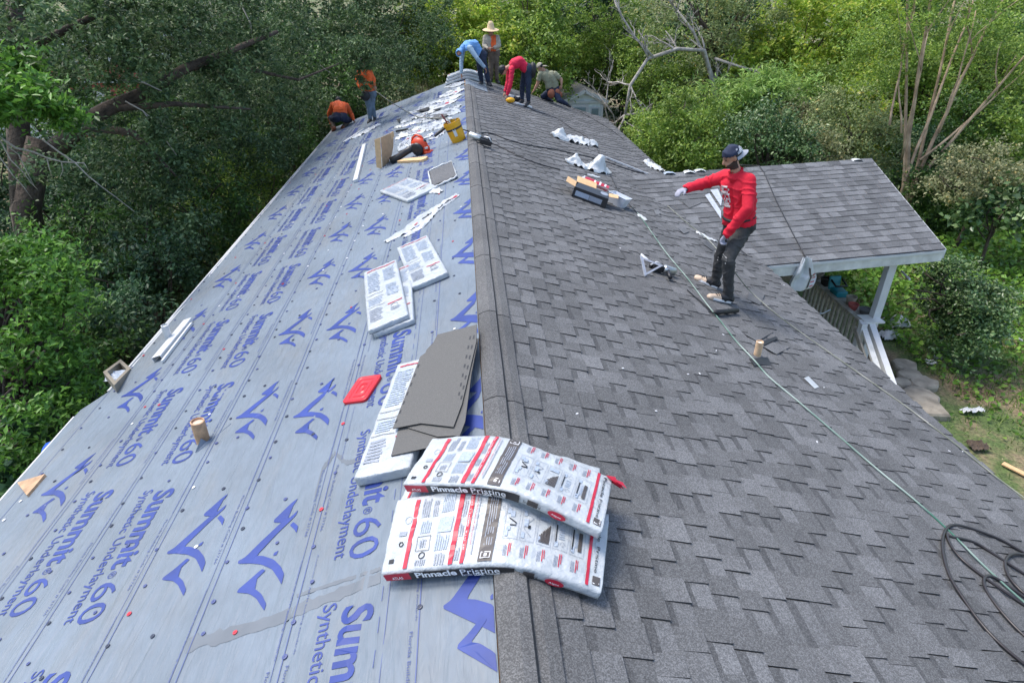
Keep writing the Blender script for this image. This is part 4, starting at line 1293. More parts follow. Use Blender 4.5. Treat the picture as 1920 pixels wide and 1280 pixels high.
# dead pale branches hanging in front of the oak at the left edge
def branch_px(name, label, specs, cat='branch', mt='greybark', root_at=None):
    root = empty(name, P(*root_at), label, cat)
    mb = MB()
    for pts, r in specs:
        q = [P(*p) for p in pts]
        mb.tube(q, taper(r, r*.45, len(q)-1), 5)
    mb.build('branches', MT[mt], root, smooth=True)
    return root
branch_px('dead_branch', 'long pale dead branch sweeping across the dark oak at the left', [
    ([(-30, 235, 8.6), (0, 258, 8.6), (30, 278, 8.7), (62, 285, 8.8), (90, 297, 8.9), (118, 304, 9), (158, 306, 9.2)], .017),
    ([(80, 262, 8.9), (110, 285, 9), (140, 305, 9.1), (165, 330, 9.2), (190, 350, 9.3), (220, 372, 9.4), (252, 397, 9.5)], .012),
    ([(88, 297, 8.9), (92, 315, 8.9), (98, 332, 9)], .008), ([(115, 303, 9), (118, 320, 9), (112, 334, 9)], .007), ([(158, 306, 9.2), (166, 320, 9.2)], .006),
    ([(0, 262, 8.6), (20, 300, 8.6), (45, 325, 8.7), (60, 345, 8.7), (70, 355, 8.8)], .009), ([(15, 275, 8.6), (35, 290, 8.7), (50, 322, 8.7), (65, 350, 8.7)], .008),
    ([(0, 295, 8.5), (25, 330, 8.6), (40, 345, 8.6), (60, 372, 8.7)], .008)], root_at=(-30, 235, 8.6))
branch_px('dead_branch', 'thin pale dead twig hanging down through the middle of the oak foliage', [
    ([(235, 190, 12), (268, 208, 12), (280, 225, 12), (310, 262, 12), (331, 291, 12)], .013), ([(268, 208, 12), (300, 235, 12), (340, 253, 12)], .007),
    ([(225, 150, 12.2), (270, 155, 12.2), (303, 171, 12.2)], .022)], root_at=(235, 190, 12))
branch_px('dead_branch', 'pale bare twig in front of the standing orange worker', [
    ([(668, 140, 17.2), (670, 118, 17.2), (682, 108, 17.2), (680, 90, 17.2)], .012), ([(600, 122, 17), (612, 132, 17), (625, 140, 17)], .010), ([(380, 70, 15), (372, 90, 15), (368, 115, 15)], .014), ([(455, 15, 15), (470, 45, 15), (472, 62, 15)], .014), ([(255, 50, 14), (270, 80, 14), (285, 100, 14)], .02)], root_at=(668, 140, 17.2))

# ---- the neighbours' house seen through the oak
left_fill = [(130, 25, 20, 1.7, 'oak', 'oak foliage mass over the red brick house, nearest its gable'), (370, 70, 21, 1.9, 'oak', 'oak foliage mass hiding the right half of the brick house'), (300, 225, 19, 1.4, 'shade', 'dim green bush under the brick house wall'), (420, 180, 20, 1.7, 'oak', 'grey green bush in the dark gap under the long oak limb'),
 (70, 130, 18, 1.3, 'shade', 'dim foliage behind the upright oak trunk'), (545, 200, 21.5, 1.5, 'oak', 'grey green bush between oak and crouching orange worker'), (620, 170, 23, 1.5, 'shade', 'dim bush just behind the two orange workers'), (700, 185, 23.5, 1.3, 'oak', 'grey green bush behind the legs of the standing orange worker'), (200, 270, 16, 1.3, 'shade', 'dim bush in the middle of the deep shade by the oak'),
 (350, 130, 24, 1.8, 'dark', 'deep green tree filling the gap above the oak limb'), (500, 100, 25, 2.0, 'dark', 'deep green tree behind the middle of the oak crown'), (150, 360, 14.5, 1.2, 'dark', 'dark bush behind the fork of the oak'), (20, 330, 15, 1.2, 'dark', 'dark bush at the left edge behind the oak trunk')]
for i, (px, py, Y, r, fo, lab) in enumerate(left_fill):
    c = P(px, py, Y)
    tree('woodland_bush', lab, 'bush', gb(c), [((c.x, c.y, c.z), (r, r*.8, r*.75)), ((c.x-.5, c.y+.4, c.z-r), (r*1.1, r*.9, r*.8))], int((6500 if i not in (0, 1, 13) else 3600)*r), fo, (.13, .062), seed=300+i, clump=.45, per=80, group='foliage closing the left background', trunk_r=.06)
nb = empty('neighbour_house', P(190, 140, 30), 'red brick house with white gable siding glimpsed through the oak leaves', 'house')
def siding(name, q, mt, parent):
    mb = MB(); 
    a, b_, c_, d = [P(*p) for p in q]
    off = Vector((0, .25, 0))
    mb.add([a, b_, c_, d, a+off, b_+off, c_+off, d+off], [(0, 1, 2, 3), (7, 6, 5, 4), (0, 4, 5, 1), (1, 5, 6, 2), (2, 6, 7, 3), (3, 7, 4, 0)])
    return mb.build(name, mt, parent)
siding('brick_wall', [(95, 260, 30), (430, 260, 30), (430, 118, 30), (95, 118, 30)], MT['brick'], nb)
siding('gable_siding', [(95, 117, 30), (430, 117, 30), (430, 60, 30), (95, 60, 30)], MT['white'], nb)
siding('trim_board', [(95, 156, 29.85), (430, 156, 29.85), (430, 149, 29.85), (95, 149, 29.85)], MT['white'], nb)
siding('window', [(140, 210, 29.9), (195, 210, 29.9), (195, 170, 29.9), (140, 170, 29.9)], MT['white'], nb)
nb2 = empty('white_house', P(30, 200, 24), 'white sided house wall glimpsed low behind the oak trunk', 'house')
siding('siding', [(-80, 260, 24), (120, 260, 24), (120, 175, 24), (-80, 175, 24)], MT['white'], nb2)
siding('roof', [(-90, 176, 23.9), (125, 176, 23.9), (110, 150, 25), (-80, 150, 25)], MT['greywood'], nb2)

# ---- garden shed beyond the far gable
sh = empty('garden_shed', (4.9, 27.2, GZ), 'small white and pale green garden shed beyond the far right of the roof', 'shed')
MT['shedwall'] = mat('pale_green_siding', (.66, .72, .70), .6, .1, 6)
MT['shedroof'] = shingle_mat('shed_shingles', (.15, .145, .13), (.26, .25, .22), .5, .3)
MT['glass'] = mat('dull_window_glass', (.22, .29, .31), .12, .2, 3)
sx0, sx1 = P(1058, 200, 27).x, P(1131, 200, 27).x
zc = P(1095, 172, 27).z; ze = P(1060, 190, 27).z; sy0, sy1 = 27.0, 29.6
xm = (sx0+sx1)/2
mb = MB()
mb.add([Vector((sx0, sy0, GZ)), Vector((sx1, sy0, GZ)), Vector((sx1, sy0, ze)), Vector((xm, sy0, zc)), Vector((sx0, sy0, ze)),
        Vector((sx0, sy1, GZ)), Vector((sx1, sy1, GZ)), Vector((sx1, sy1, ze)), Vector((xm, sy1, zc)), Vector((sx0, sy1, ze))],
       [(0, 1, 2, 3, 4), (9, 8, 7, 6, 5), (1, 6, 7, 2), (5, 0, 4, 9)])
mb.build('wall', MT['shedwall'], sh)
mb = MB()
for sgn in (-1, 1):
    xe = xm+sgn*((sx1-sx0)/2+.16); zee = zc-(zc-ze)*(((sx1-sx0)/2+.16)/((sx1-sx0)/2))
    v = [Vector((xm, sy0-.15, zc+.05)), Vector((xe, sy0-.15, zee+.05)), Vector((xe, sy1+.15, zee+.05)), Vector((xm, sy1+.15, zc+.05))]
    v += [p+Vector((0, 0, .06)) for p in v]
    mb.add(v, [(0, 1, 2, 3), (7, 6, 5, 4), (0, 4, 5, 1), (1, 5, 6, 2), (2, 6, 7, 3)])
mb.build('roof', MT['shedroof'], sh)
for sgn in (-1, 1):
    xe = xm+sgn*((sx1-sx0)/2+.16); zee = zc-(zc-ze)*(((sx1-sx0)/2+.16)/((sx1-sx0)/2))
    mb = slant((xm, sy0-.17, zc+.03), (xe, sy0-.17, zee+.03), .03, .13); mb.build('barge_board', MT['white'], sh)
for x in (sx0+.05, sx1-.05):
    mb = MB(); mb.box(I4, (.10, .05, ze-GZ), (x, sy0-.025, (ze+GZ)/2)); mb.build('corner_board', MT['white'], sh)
mb = MB(); mb.box(I4, (sx1-sx0, .05, .09), (xm, sy0-.03, ze-.04)); mb.build('tie_board', MT['white'], sh)
mb = MB(); mb.box(I4, (.75, .04, 1.7), (xm-.18, sy0-.03, ze-.98)); d_ = mb.build('door', MT['white'], sh)
mb = MB(); mb.box(I4, (.52, .03, .55), (xm-.18, sy0-.06, ze-.52)); mb.build('pane', MT['glass'], d_)
mb = MB(); mb.box(I4, (.36, .03, .75), (sx1-.34, sy0-.03, ze-.62)); wn = mb.build('window', MT['white'], sh)
mb = MB(); mb.box(I4, (.28, .03, .65), (sx1-.34, sy0-.05, ze-.62)); mb.build('pane', MT['glass'], wn)
# ================================================================== shingle bundles in printed wrappers
def bundle(label, surf, L, W, T, style, group='wrapped shingle bundles on the roof', name='shingle_bundle', seed=0, front=True, nu=44):
    """surf(u, v, h): u 0..1 along the length, v 0..1 front to back, h height over the wrapper's top face"""
    o0 = surf(.5, .5, -T)
    root = empty(name, o0, label, 'bundle', group)
    rnd = random.Random(seed)
    def wob(u, v):
        e = min(1, 6*min(u, 1-u))
        return .0065*nz((u*9+seed, v*4, 1), 1.0)+.0022*nz((u*26, v*9, seed), 1.0)+.005*max(0, 1-abs(nz((u*5+v*3, v*4-u*2, seed+3), 1.0))/.12)-.004*(1-e)
    def S(u, v, h=0.0): return surf(u, v, h+wob(u, v))
    mb = MB()
    # ring: top front -> top back -> down the back -> bottom -> up the front
    r = .012
    def ring(u):
        p = []
        nv = 16
        vs = [r/W + (1-2*r/W)*j/nv for j in range(nv+1)]
        p += [S(u, v, 0) for v in vs]
        p += [S(u, 1, -.006), surf(u, 1.004+.004*nz((u*18, seed, 2), 1), -T*.35), surf(u, 1+.006*nz((u*14, seed, 5), 1), -T*.7), surf(u, 1, -T+.004)]
        p += [surf(u, .66, -T), surf(u, .33, -T), surf(u, 0, -T+.004)]
        p += [surf(u, -.004+.006*nz((u*14, seed, 8), 1), -T*.7), surf(u, -.006+.004*nz((u*18, seed, 9), 1), -T*.35), S(u, 0, -.006)]
        return p
    us = [0, .004]+[.012+(.976)*i/nu for i in range(nu+1)]+[.996, 1]
    rings = [ring(u) for u in us]
    # pinch the two ends in
    for e, rg_ in ((0, rings[0]), (-1, rings[-1])):
        c = sum(rg_, Vector())/len(rg_)
        rings[e] = [c+(q-c)*.80 for q in rg_]
    n = len(rings[0])
    for rg_ in rings: mb.v += [tuple(q) for q in rg_]
    for i in range(len(rings)-1):
        for k in range(n):
            mb.f.append((i*n+k, (i+1)*n+k, (i+1)*n+(k+1) % n, i*n+(k+1) % n)); mb.m.append(0)
    mb.f.append(tuple(range(n))); mb.m.append(0)
    mb.f.append(tuple((len(rings)-1)*n+k for k in range(n-1, -1, -1))); mb.m.append(0)
    mb.build('wrapper', MT['plastic'], root, smooth=True)
    E_ = .0042
    lay_ = {'k': MB(), 'r': MB(), 'g': MB(), 'w': MB(), 'd': MB(), 'p': MB()}
    def rect(u0, u1, v0, v1, c, e=E_, nu_=None):
        nu_ = nu_ or max(1, int((u1-u0)*50)); nv_ = max(1, int((v1-v0)*18))
        lay_[c].grid(lambda a, b_: S(u0+(u1-u0)*a, v0+(v1-v0)*b_, e), nu_, nv_)
    def frame_(u0, u1, v0, v1, c, t=.003):
        rect(u0, u1, v0, v0+t*3, c); rect(u0, u1, v1-t*3, v1, c); rect(u0, u0+t, v0, v1, c); rect(u1-t, u1, v0, v1, c)
    def para(u0, u1, v0, v1, c='g', lines=6, vertical=True):
        """a block of small print, as lines that run across the bundle"""
        for i in range(lines):
            a = u0+(u1-u0)*i/lines
            rect(a, a+(u1-u0)/lines*.62, v0, v1-(v1-v0)*rnd.uniform(0, .22), c)
    def ftext(txt, u, v, lu, hu, c, rot=0, bold=0, e=E_+.0006):
        """rot 0: reads along the length; 1: reads across, from back to front, tops towards +u"""
        if rot == 0: put_text(lay_[c], txt, lambda a, b_: S(u+a/L, v+b_/W, e), length=lu, height=hu, bold=bold)
        else: put_text(lay_[c], txt, lambda a, b_: S(u+b_/L, v-a/W, e), length=lu, height=hu, bold=bold)
    if style == 'install':
        rect(.105, .125, .02, .93, 'r'); rect(.318, .340, .02, .97, 'r'); rect(.372, .390, .02, .97, 'r')
        ftext('PINNACLE PRISTINE ARCHITECTURAL SHINGLES', .376, .93, .30, .006, 'w', 1)
        rect(.452, .515, .03, .96, 'd')
        for i in range(4): rect(.468+.010*i, .4715+.010*i, .22, .82, 'g', E_+.0006)
        for v in (.06, .86):
            frame_(.462, .506, v, v+.085, 'w', .003); 
            rect(.478, .490, v+.025, v+.06, 'w', E_+.0008)
        para(.145, .185, .66, .94, 'g', 4); para(.20, .225, .66, .90, 'g', 3); para(.24, .30, .70, .96, 'p', 7)
        para(.155, .205, .44, .63, 'p', 5); rect(.24, .305, .42, .63, 'p'); para(.24, .305, .20, .40, 'p', 6)
        frame_(.15, .215, .22, .40, 'k', .002); para(.165, .20, .26, .36, 'g', 3)
        para(.16, .21, .04, .12, 'g', 5); para(.25, .30, .03, .17, 'g', 4)
        lay_['k'].tube([S(.185+.014*math.cos(t), .165+.04*math.sin(t), E_) for t in [i*math.pi/4 for i in range(9)]], .0025, 4)
        lay_['k'].tube([S(.075+.010*math.cos(t), .33+.028*math.sin(t), E_) for t in [i*math.pi/3 for i in range(7)]], .0028, 4)
        lay_['g'].tube([S(.085+.016*math.cos(t), .66+.045*math.sin(t), E_) for t in [i*math.pi/6 for i in range(13)]], .0012, 4)
        rect(.055, .09, .44, .50, 'g'); rect(.030, .055, .10, .15, 'k')
        para(.345, .365, .60, .85, 'g', 2); para(.345, .365, .35, .52, 'g', 2); para(.345, .365, .06, .22, 'g', 2)
        ftext('FASTENING INSTRUCTIONS FOR LIMITED WARRANTY', .403, .92, .28, .007, 'r', 1)
        rect(.415, .420, .12, .9, 'g')
        # five diagram panels
        for i in range(5):
            a = .545+.0735*i
            b_ = a+.064
            frame_(a, b_, .30, .72, 'g', .0014)
            rect(a+.006, a+.020, .33, .40, 'p'); rect(a+.006, a+.02, .62, .69, 'p')
            if i == 0:
                lay_['k'].tube([S(a+.018, .56, E_), S(a+.050, .50, E_), S(a+.050, .47, E_), S(a+.024, .47, E_)], .0032, 4)
                rect(a+.02, a+.04, .58, .66, 'p'); rect(a+.012, a+.028, .40, .45, 'p')
            elif i == 1:
                lay_['g'].tube([S(a+.010, .66, E_), S(a+.050, .60, E_), S(a+.012, .46, E_), S(a+.048, .36, E_)], .0014, 4)
                rect(a+.030, a+.042, .46, .50, 'k'); rect(a+.012, a+.03, .48, .58, 'p')
            elif i == 2:
                for q in range(8): rect(a+.010+.0058*q, a+.0150+.0058*q, .33, .42+.022*q, 'd')
                rect(a+.010, a+.05, .62, .68, 'p')
            elif i == 3:
                rect(a+.007, a+.012, .38, .66, 'k')
                for q in range(5): rect(a+.02, a+.045, .44+.03*q, .455+.03*q, 'p')
                lay_['g'].tube([S(a+.038+.010*math.cos(t), .64+.03*math.sin(t), E_) for t in [i_*math.pi/5 for i_ in range(11)]], .001, 4)
                lay_['g'].tube([S(a+.04, .41, E_), S(a+.052, .38, E_), S(a+.04, .35, E_), S(a+.028, .38, E_), S(a+.04, .41, E_)], .001, 4)
            else:
                rect(a+.008, a+.0135, .36, .62, 'k'); rect(a+.036, a+.052, .36, .60, 'd'); para(a+.02, a+.034, .40, .6, 'p', 3)
            for v, up in ((.80, 1), (.10, 0)):
                para(a+.012, a+.028, v, v+.14, 'g', 3); rect(a+.033, a+.037, v+.0, v+.15, 'r'); rect(a+.041, a+.0445, v+.04, v+.15, 'r')
        rect(.922, .936, .02, .97, 'r')
        ftext('Pinnacle', .956, .93, .145, .017, 'k', 1, .012); ftext('Pristine', .956, .50, .125, .017, 'k', 1)
        ftext('High Performance Architectural Shingles', .947, .88, .19, .006, 'g', 1)
        rect(.952, .985, .05, .15, 'd'); ftext('Scotchgard', .978, .16, .036, .008, 'w', 1); frame_(.955, .982, .06, .14, 'w', .003)
    elif style == 'text':
        rect(.04, .052, .1, .95, 'r')
        para(.10, .46, .10, .46, 'p', 16); para(.10, .34, .56, .92, 'p', 12)
        for u in (.50, .56, .70): rect(u, u+.004, .04, .50, 'k')
        para(.58, .68, .08, .46, 'p', 5); para(.74, .92, .08, .44, 'g', 7)
        para(.42, .62, .58, .92, 'p', 9)
        rect(.735, .748, .56, .95, 'r')
        ftext('ATLAS', .815, .84, .075, .020, 'k', 1, .006)
        lay_['k'].tube([S(.795-.028*math.sin(t), .73+.085*math.cos(t), E_) for t in [i*math.pi/8 for i in range(9)]], .0022, 4)
        para(.83, .86, .62, .88, 'g', 2)
    # the long front face: black band with lettering
    if front:
        def Fp(u, h, e=.004): return surf(u, -e/W-.014, -T*(.08+.84*(1-h)))
        def fb(u0, u1, c, h0=0.02, h1=.98, e=.004):
            lay_[c].grid(lambda a, b_: Fp(u0+(u1-u0)*a, h0+(h1-h0)*b_, e), max(1, int((u1-u0)*40)), 2)
        fb(.012, .135, 'r'); fb(.135, .62, 'k')
        lay_['w'].v and None
        put_text(lay_['w'], 'ATLAS', lambda a, b_: Fp(.05+a/L, .30+b_/(T*.84), .0095), length=.055, height=.018, bold=.01)
        put_text(lay_['w'], 'Pinnacle', lambda a, b_: Fp(.165+a/L, .34+b_/(T*.84), .0095), length=.205, height=.036, bold=.03)
        put_text(lay_['w'], 'Pristine', lambda a, b_: Fp(.375+a/L, .34+b_/(T*.84), .0095), length=.19, height=.036, bold=.004)
        put_text(lay_['w'], 'BUILT WITH', lambda a, b_: Fp(.375+a/L, .10+b_/(T*.84), .0095), length=.05, height=.010, bold=.01)
        put_text(lay_['w'], 'UDAR', lambda a, b_: Fp(.430+a/L, .06+b_/(T*.84), .0095), length=.05, height=.015, bold=.03)
        put_text(lay_['w'], 'TECHNOLOGY', lambda a, b_: Fp(.485+a/L, .10+b_/(T*.84), .0095), length=.07, height=.010, bold=.01)
        fb(.66, .71, 'd', .2, .85)
        put_text(lay_['k'], 'Scotchgard', lambda a, b_: Fp(.64+a/L, .38+b_/(T*.84), .0095), length=.09, height=.018, bold=.01)
        cx, n_ = .80, 18
        lay_['r'].add([Fp(cx+.042*math.cos(2*math.pi*i/n_), .48+.40*math.sin(2*math.pi*i/n_), .0052) for i in range(n_)], [tuple(range(n_))])
        put_text(lay_['w'], 'Algae', lambda a, b_: Fp(.775+a/L, .42+b_/(T*.84), .0100), length=.05, height=.010)
    names = {'k': ('printed_black', 'pk'), 'r': ('printed_red', 'pr'), 'g': ('printed_small_text', 'pg'), 'w': ('printed_lettering', 'pw'), 'd': ('printed_charcoal', 'pkdk'), 'p': ('printed_diagram', 'pl')}
    for c, b_ in lay_.items():
        if b_.v:
            o = b_.build(names[c][0], MT[names[c][1]], root)
            o['kind'] = 'stuff'
    return root
def ridge_z(x, r=.12): return -M*math.sqrt(x*x+r*r)+M*r*.7
def draped(FL, FR, BL, BR):
    """surface over the ridge from four plan corners with heights over the roof (x, y, off)"""
    FL, FR, BL, BR = [Vector(p) for p in (FL, FR, BL, BR)]
    def s(u, v, h=0.0):
        p = (FL*(1-u)+FR*u)*(1-v)+(BL*(1-u)+BR*u)*v
        x = p.x
        sl = -M*x/math.sqrt(x*x+.0144)
        n = Vector((-sl, 0, 1)).normalized()
        return Vector((x, p.y, ridge_z(x)+p.z))+n*h
    return s
bundle('shingle bundle with crumpled end, underneath the two lettered ones and mostly hidden behind them', draped((-.595, 2.53, .082), (.41, 2.20, .082), (-.45, 2.93, .086), (.565, 2.75, .086)), 1.07, .37, .07, 'text', seed=3)
bundle('lower front shingle bundle draped over the ridge, closest to the camera', draped((-.631, 2.112, .085), (.392, 1.864, .085), (-.583, 2.535, .135), (.528, 2.345, .120)), 1.07, .40, .056, 'install', seed=1)
bundle('top shingle bundle with black Pinnacle Pristine band, bent over the ridge', draped((-.554, 2.59, .185), (.430, 2.090, .240), (-.398, 2.91, .182), (.582, 2.545, .195)), 1.07, .37, .060, 'install', seed=2)
# torn red corner of the top wrapper
mb = MB()
c0 = Vector((.56, 2.56, ridge_z(.57)+.20))
for i in range(5):
    a = c0+Vector((.012*i-.03, -.01*i, .012*math.sin(i*2.0)))
    mb.add([a, a+Vector((.05, -.012, -.012+.01*math.sin(i))), a+Vector((.065, -.05, -.03)), a+Vector((.012, -.035, .006))], [(0, 1, 2, 3)])
o = mb.build('torn_wrapper_flap', MT['pr'], bpy.data.objects['shingle_bundle.002'])

def flat_bundle(label, side, a, b, off, W, T, style, seed, flip=False, **kw):
    """a, b: pixels of the two ends of the near long edge's mid line"""
    Mx, L = lay(side, a, b, off+T)
    def s(u, v, h=0.0): return Mx @ Vector(((u-.5)*L, (v-.5)*W, h))
    return bundle(label, s, L, W, T, style, seed=seed, **kw)
# bundle under the loose shingles: length runs up the slope direction of the roof
flat_bundle('shingle bundle lying beneath the stack of loose grey shingles', -1, (786, 672), (714, 886), .012, .36, .075, 'text', 4, front=False)
flat_bundle('lower of two stacked shingle bundles, right of the curved blue logos', -1, (738, 505), (737, 612), .010, .37, .055, 'text', 5, front=False, nu=22)
flat_bundle('upper of two stacked shingle bundles, white wrapper wrinkled on top', -1, (712, 498), (727, 604), .066, .37, .050, 'text', 6, front=False, nu=22)
flat_bundle('single shingle bundle tilted beside the stacked pair, nearer the ridge', -1, (772, 452), (806, 524), .010, .37, .055, 'text', 7, front=False, nu=22)
flat_bundle('flat shingle bundle lying askew left of the opened dark one', -1, (738, 345), (792, 362), .010, .50, .045, 'text', 8, front=False, nu=22)

# ---- sheets of loose shingles on the near bundle
def poly_on(side, pts, off, th, name, mats, label=None, cat=None, group=None, parent=None, z_wob=0.0, seed=0):
    """a flat piece with thickness traced from pixels on a slope"""
    n = Vector((side*SP, 0, CP))
    q = [on_slope(x, y, side, off)+n*(z_wob*nz((i*1.7, seed, 0), 1.0)) for i, (x, y) in enumerate(pts)]
    k = len(q)
    d = n*th
    mb = MB()
    ar = sum((q[i]-q[0]).cross(q[(i+1) % k]-q[0]).dot(n) for i in range(1, k))
    top = tuple(range(k)) if ar > 0 else tuple(range(k-1, -1, -1))
    mb.add(q+[p-d for p in q], [top], 0)
    mb.add(q+[p-d for p in q], [tuple(k+i for i in top[::-1])]+[((i+1) % k, i, k+i, k+(i+1) % k) if ar > 0 else (i, (i+1) % k, k+(i+1) % k, k+i) for i in range(k)], 1)
    o = mb.build(name, mats if isinstance(mats, list) else [mats, mats], parent)
    if label: tag(o, label, cat, group)
    return o
SB = [MT['shingle_back'], MT['tar']]
gsb = 'loose shingles stacked on the near bundle'
poly_on(-1, [(733, 854), (757, 768), (800, 655), (822, 632), (888, 640), (862, 760), (858, 816), (806, 838)], .098, .006, 'loose_shingle', SB, 'lowest loose shingle of the stack, its notched lower end showing', 'shingle', gsb)
poly_on(-1, [(760, 800), (800, 668), (840, 640), (897, 634), (884, 700), (872, 790), (862, 816), (820, 818)], .108, .006, 'loose_shingle', SB, 'middle loose shingle of the stack, its right edge fanned out toward the ridge', 'shingle', gsb)
top_s = poly_on(-1, [(736, 803), (788, 668), (806, 655), (820, 627), (894, 608), (893, 640), (866, 757), (850, 800), (789, 793)], .122, .006, 'loose_shingle', SB, 'topmost loose shingle of the stack, plain grey underside up', 'shingle', gsb)
mb = MB()
for (a, b_) in [((742, 792), (790, 672)), ((889, 628), (862, 760)), ((882, 630), (858, 752))]:
    for i in range(14):
        if i % 2: continue
        p, q = [on_slope(a[0]+(b_[0]-a[0])*t, a[1]+(b_[1]-a[1])*t, -1, .1232) for t in (i/14, (i+.75)/14)]
        d = (q-p).normalized().cross(Vector((-SP, 0, CP)))*.006
        mb.add([p-d, q-d, q+d, p+d], [(0, 1, 2, 3)])
mb.build('sealant_strip', MT['tar'], top_s)['kind'] = 'stuff'

# ---- red bucket lid
p = on_slope(682, 733, -1, .012)
Mx, _ = lay(-1, (652, 748), (712, 718), .012)
mb = MB()
def rrect(a, b_, r, n=5):
    o = []
    for cx, cy, t0 in ((a-r, b_-r, 0), (-a+r, b_-r, 90), (-a+r, -b_+r, 180), (a-r, -b_+r, 270)):
        o += [(cx+r*math.cos(math.radians(t0+90*i/n)), cy+r*math.sin(math.radians(t0+90*i/n))) for i in range(n+1)]
    return o
def loops(mb, Mx, rings):
    n = len(rings[0][0])
    v = [Mx @ Vector((x, y, z)) for pts, z in rings for x, y in pts]
    f = [(i*n+k, i*n+(k+1) % n, (i+1)*n+(k+1) % n, (i+1)*n+k) for i in range(len(rings)-1) for k in range(n)]
    f.append(tuple((len(rings)-1)*n+k for k in range(n)))
    mb.add(v, f)
Mx = slope_frame(-1, on_slope(682, 733, -1, .0), math.radians(72))
loops(mb, Mx, [(rrect(.155, .105, .035), .004), (rrect(.158, .108, .035), .028), (rrect(.150, .100, .032), .032), (rrect(.142, .092, .03), .024), (rrect(.110, .066, .025), .024), (rrect(.106, .062, .025), .029), (rrect(.100, .056, .025), .024), (rrect(.045, .028, .026), .024), (rrect(.042, .025, .024), .029), (rrect(.036, .020, .019), .025)])
tag(mb.build('plastic_cover', MT['red'], smooth=True), 'red rectangular plastic lid lying on the blue underlayment', 'lid')

# ---- long torn wrapper with black band
def crumple(name, side, path_px, width, label, cat, mats=None, amp=.03, seed=0, nu=40, nv=10, off=.02, group=None, base_off=0.0, ends=.35, band=None, peaks=()):
    """a loose film of plastic lying along a pixel path, folded and wrinkled"""
    pts = [on_slope(x, y, side, base_off) for x, y in path_px]
    n = Vector((side*SP, 0, CP))
    cum = [0]
    for i in range(len(pts)-1): cum.append(cum[-1]+(pts[i+1]-pts[i]).length)
    def at(t):
        d = t*cum[-1]
        for i in range(len(pts)-1):
            if d <= cum[i+1] or i == len(pts)-2:
                f = (d-cum[i])/max(1e-6, cum[i+1]-cum[i])
                return pts[i].lerp(pts[i+1], f), (pts[i+1]-pts[i]).normalized()
    def fn(u, v, e=0.0):
        p, t = at(u)
        sd = n.cross(t)
        ww = width*(ends+(1-ends)*math.sin(math.pi*min(1, max(0, u*.92+.04))))*(1+.35*nz((u*6, seed, 3), 1))
        x = (v-.5)*ww
        h = off*(1-(2*v-1)**2)*(.6+.8*abs(nz((u*5, seed, 1), 1)))+amp*abs(nz((u*9+seed, v*3.5, 0), 1))+amp*.45*abs(nz((u*24, v*9, seed), 1))+amp*.32*max(0, 1-abs(nz((u*8+v*3, v*5-u*4, seed+6), 1))/.14)+.004
        for (pu, pv, ph, pr) in peaks:
            h += ph*math.exp(-((u-pu)**2/(pr*pr)+(v-pv)**2/.12))
        return p+sd*x+n*(h+e)+t*amp*.5*nz((u*7, v*6, seed+4), 1)
    mb = MB()
    mb.grid(lambda a, b_: fn(a, b_), nu, nv)
    # underside so that the film has some body
    mb.grid(lambda a, b_: fn(1-a, b_, -.004), nu, nv)
    o = mb.build(name, mats or MT['bag'], None, smooth=True)
    tag(o, label, cat, group)
    return o, fn
gw = 'torn plastic shingle wrappers on the underlayment'
o, fn = crumple('torn_wrapper', -1, [(724, 455), (765, 432), (800, 405), (835, 382), (858, 368)], .24, 'long empty wrapper with black Pinnacle Pristine strip, lying diagonally above the bundles', 'wrapper', MT['plastic'], .03, 2, group=gw)
mb = MB()
mb.grid(lambda a, b_: fn(.42+.46*a, .12+.14*b_, .006), 24, 2)
mb.build('printed_band', MT['pk'], o)
mb = MB(); put_text(mb, 'Pinnacle Pristine', lambda a, b_: fn(.46+a, .15+b_, .009), length=.36, height=.085, bold=.02); mb.build('printed_lettering', MT['pw'], o)
mb = MB()
mb.grid(lambda a, b_: fn(.89+.09*a, .10+.22*b_, .006), 4, 2)
mb.add([fn(.33+.022*math.cos(t), .19+.085*math.sin(t), .008) for t in [i*math.pi/6 for i in range(12)]], [tuple(range(12))])
mb.build('printed_red', MT['pr'], o)
crumple('torn_wrapper', -1, [(758, 447), (790, 428), (822, 392), (850, 372)], .10, 'narrow folded strip of white wrapper along the edge of the long lettered one', 'wrapper', MT['bag'], .03, 7, group=gw)
crumple('torn_wrapper', -1, [(806, 350), (812, 358), (828, 362)], .16, 'white torn film curling under the opened dark shingle pack', 'wrapper', MT['bag'], .035, 8, nu=14, group=gw)
crumple('torn_wrapper', -1, [(660, 262), (690, 246), (712, 234)], .30, 'white wrapper heap at the feet of the standing orange worker', 'wrapper', MT['bag'], .05, 9, nu=24, group=gw)
# the litter of wrappers about the bucket
wl = [((742, 262), (775, 250), (800, 246), .30), ((772, 232), (800, 224), (835, 220), .42), ((800, 205), (830, 198), (856, 190), .50), ((765, 214), (790, 206), (812, 200), .34),
      ((826, 182), (846, 176), (866, 172), .46), ((752, 284), (760, 270), (768, 258), .22), ((742, 240), (760, 236), (780, 232), .22), ((806, 264), (820, 256), (832, 248), .20),
      ((812, 232), (830, 228), (845, 226), .25), ((836, 208), (850, 204), (864, 200), .3), ((785, 262), (800, 258), (812, 252), .2), ((835, 165), (850, 160), (866, 160), .34)]
extra = [((748, 256), (770, 246), (790, 240), .42), ((790, 240), (812, 236), (830, 234), .40), ((778, 224), (800, 214), (820, 208), .46), ((812, 214), (836, 212), (858, 214), .42), ((820, 192), (842, 186), (862, 182), .50), ((752, 232), (772, 224), (790, 216), .36),
      ((760, 276), (778, 268), (792, 262), .30), ((800, 246), (818, 240), (834, 238), .36), ((838, 176), (852, 170), (864, 166), .5), ((786, 204), (806, 196), (824, 190), .42)]
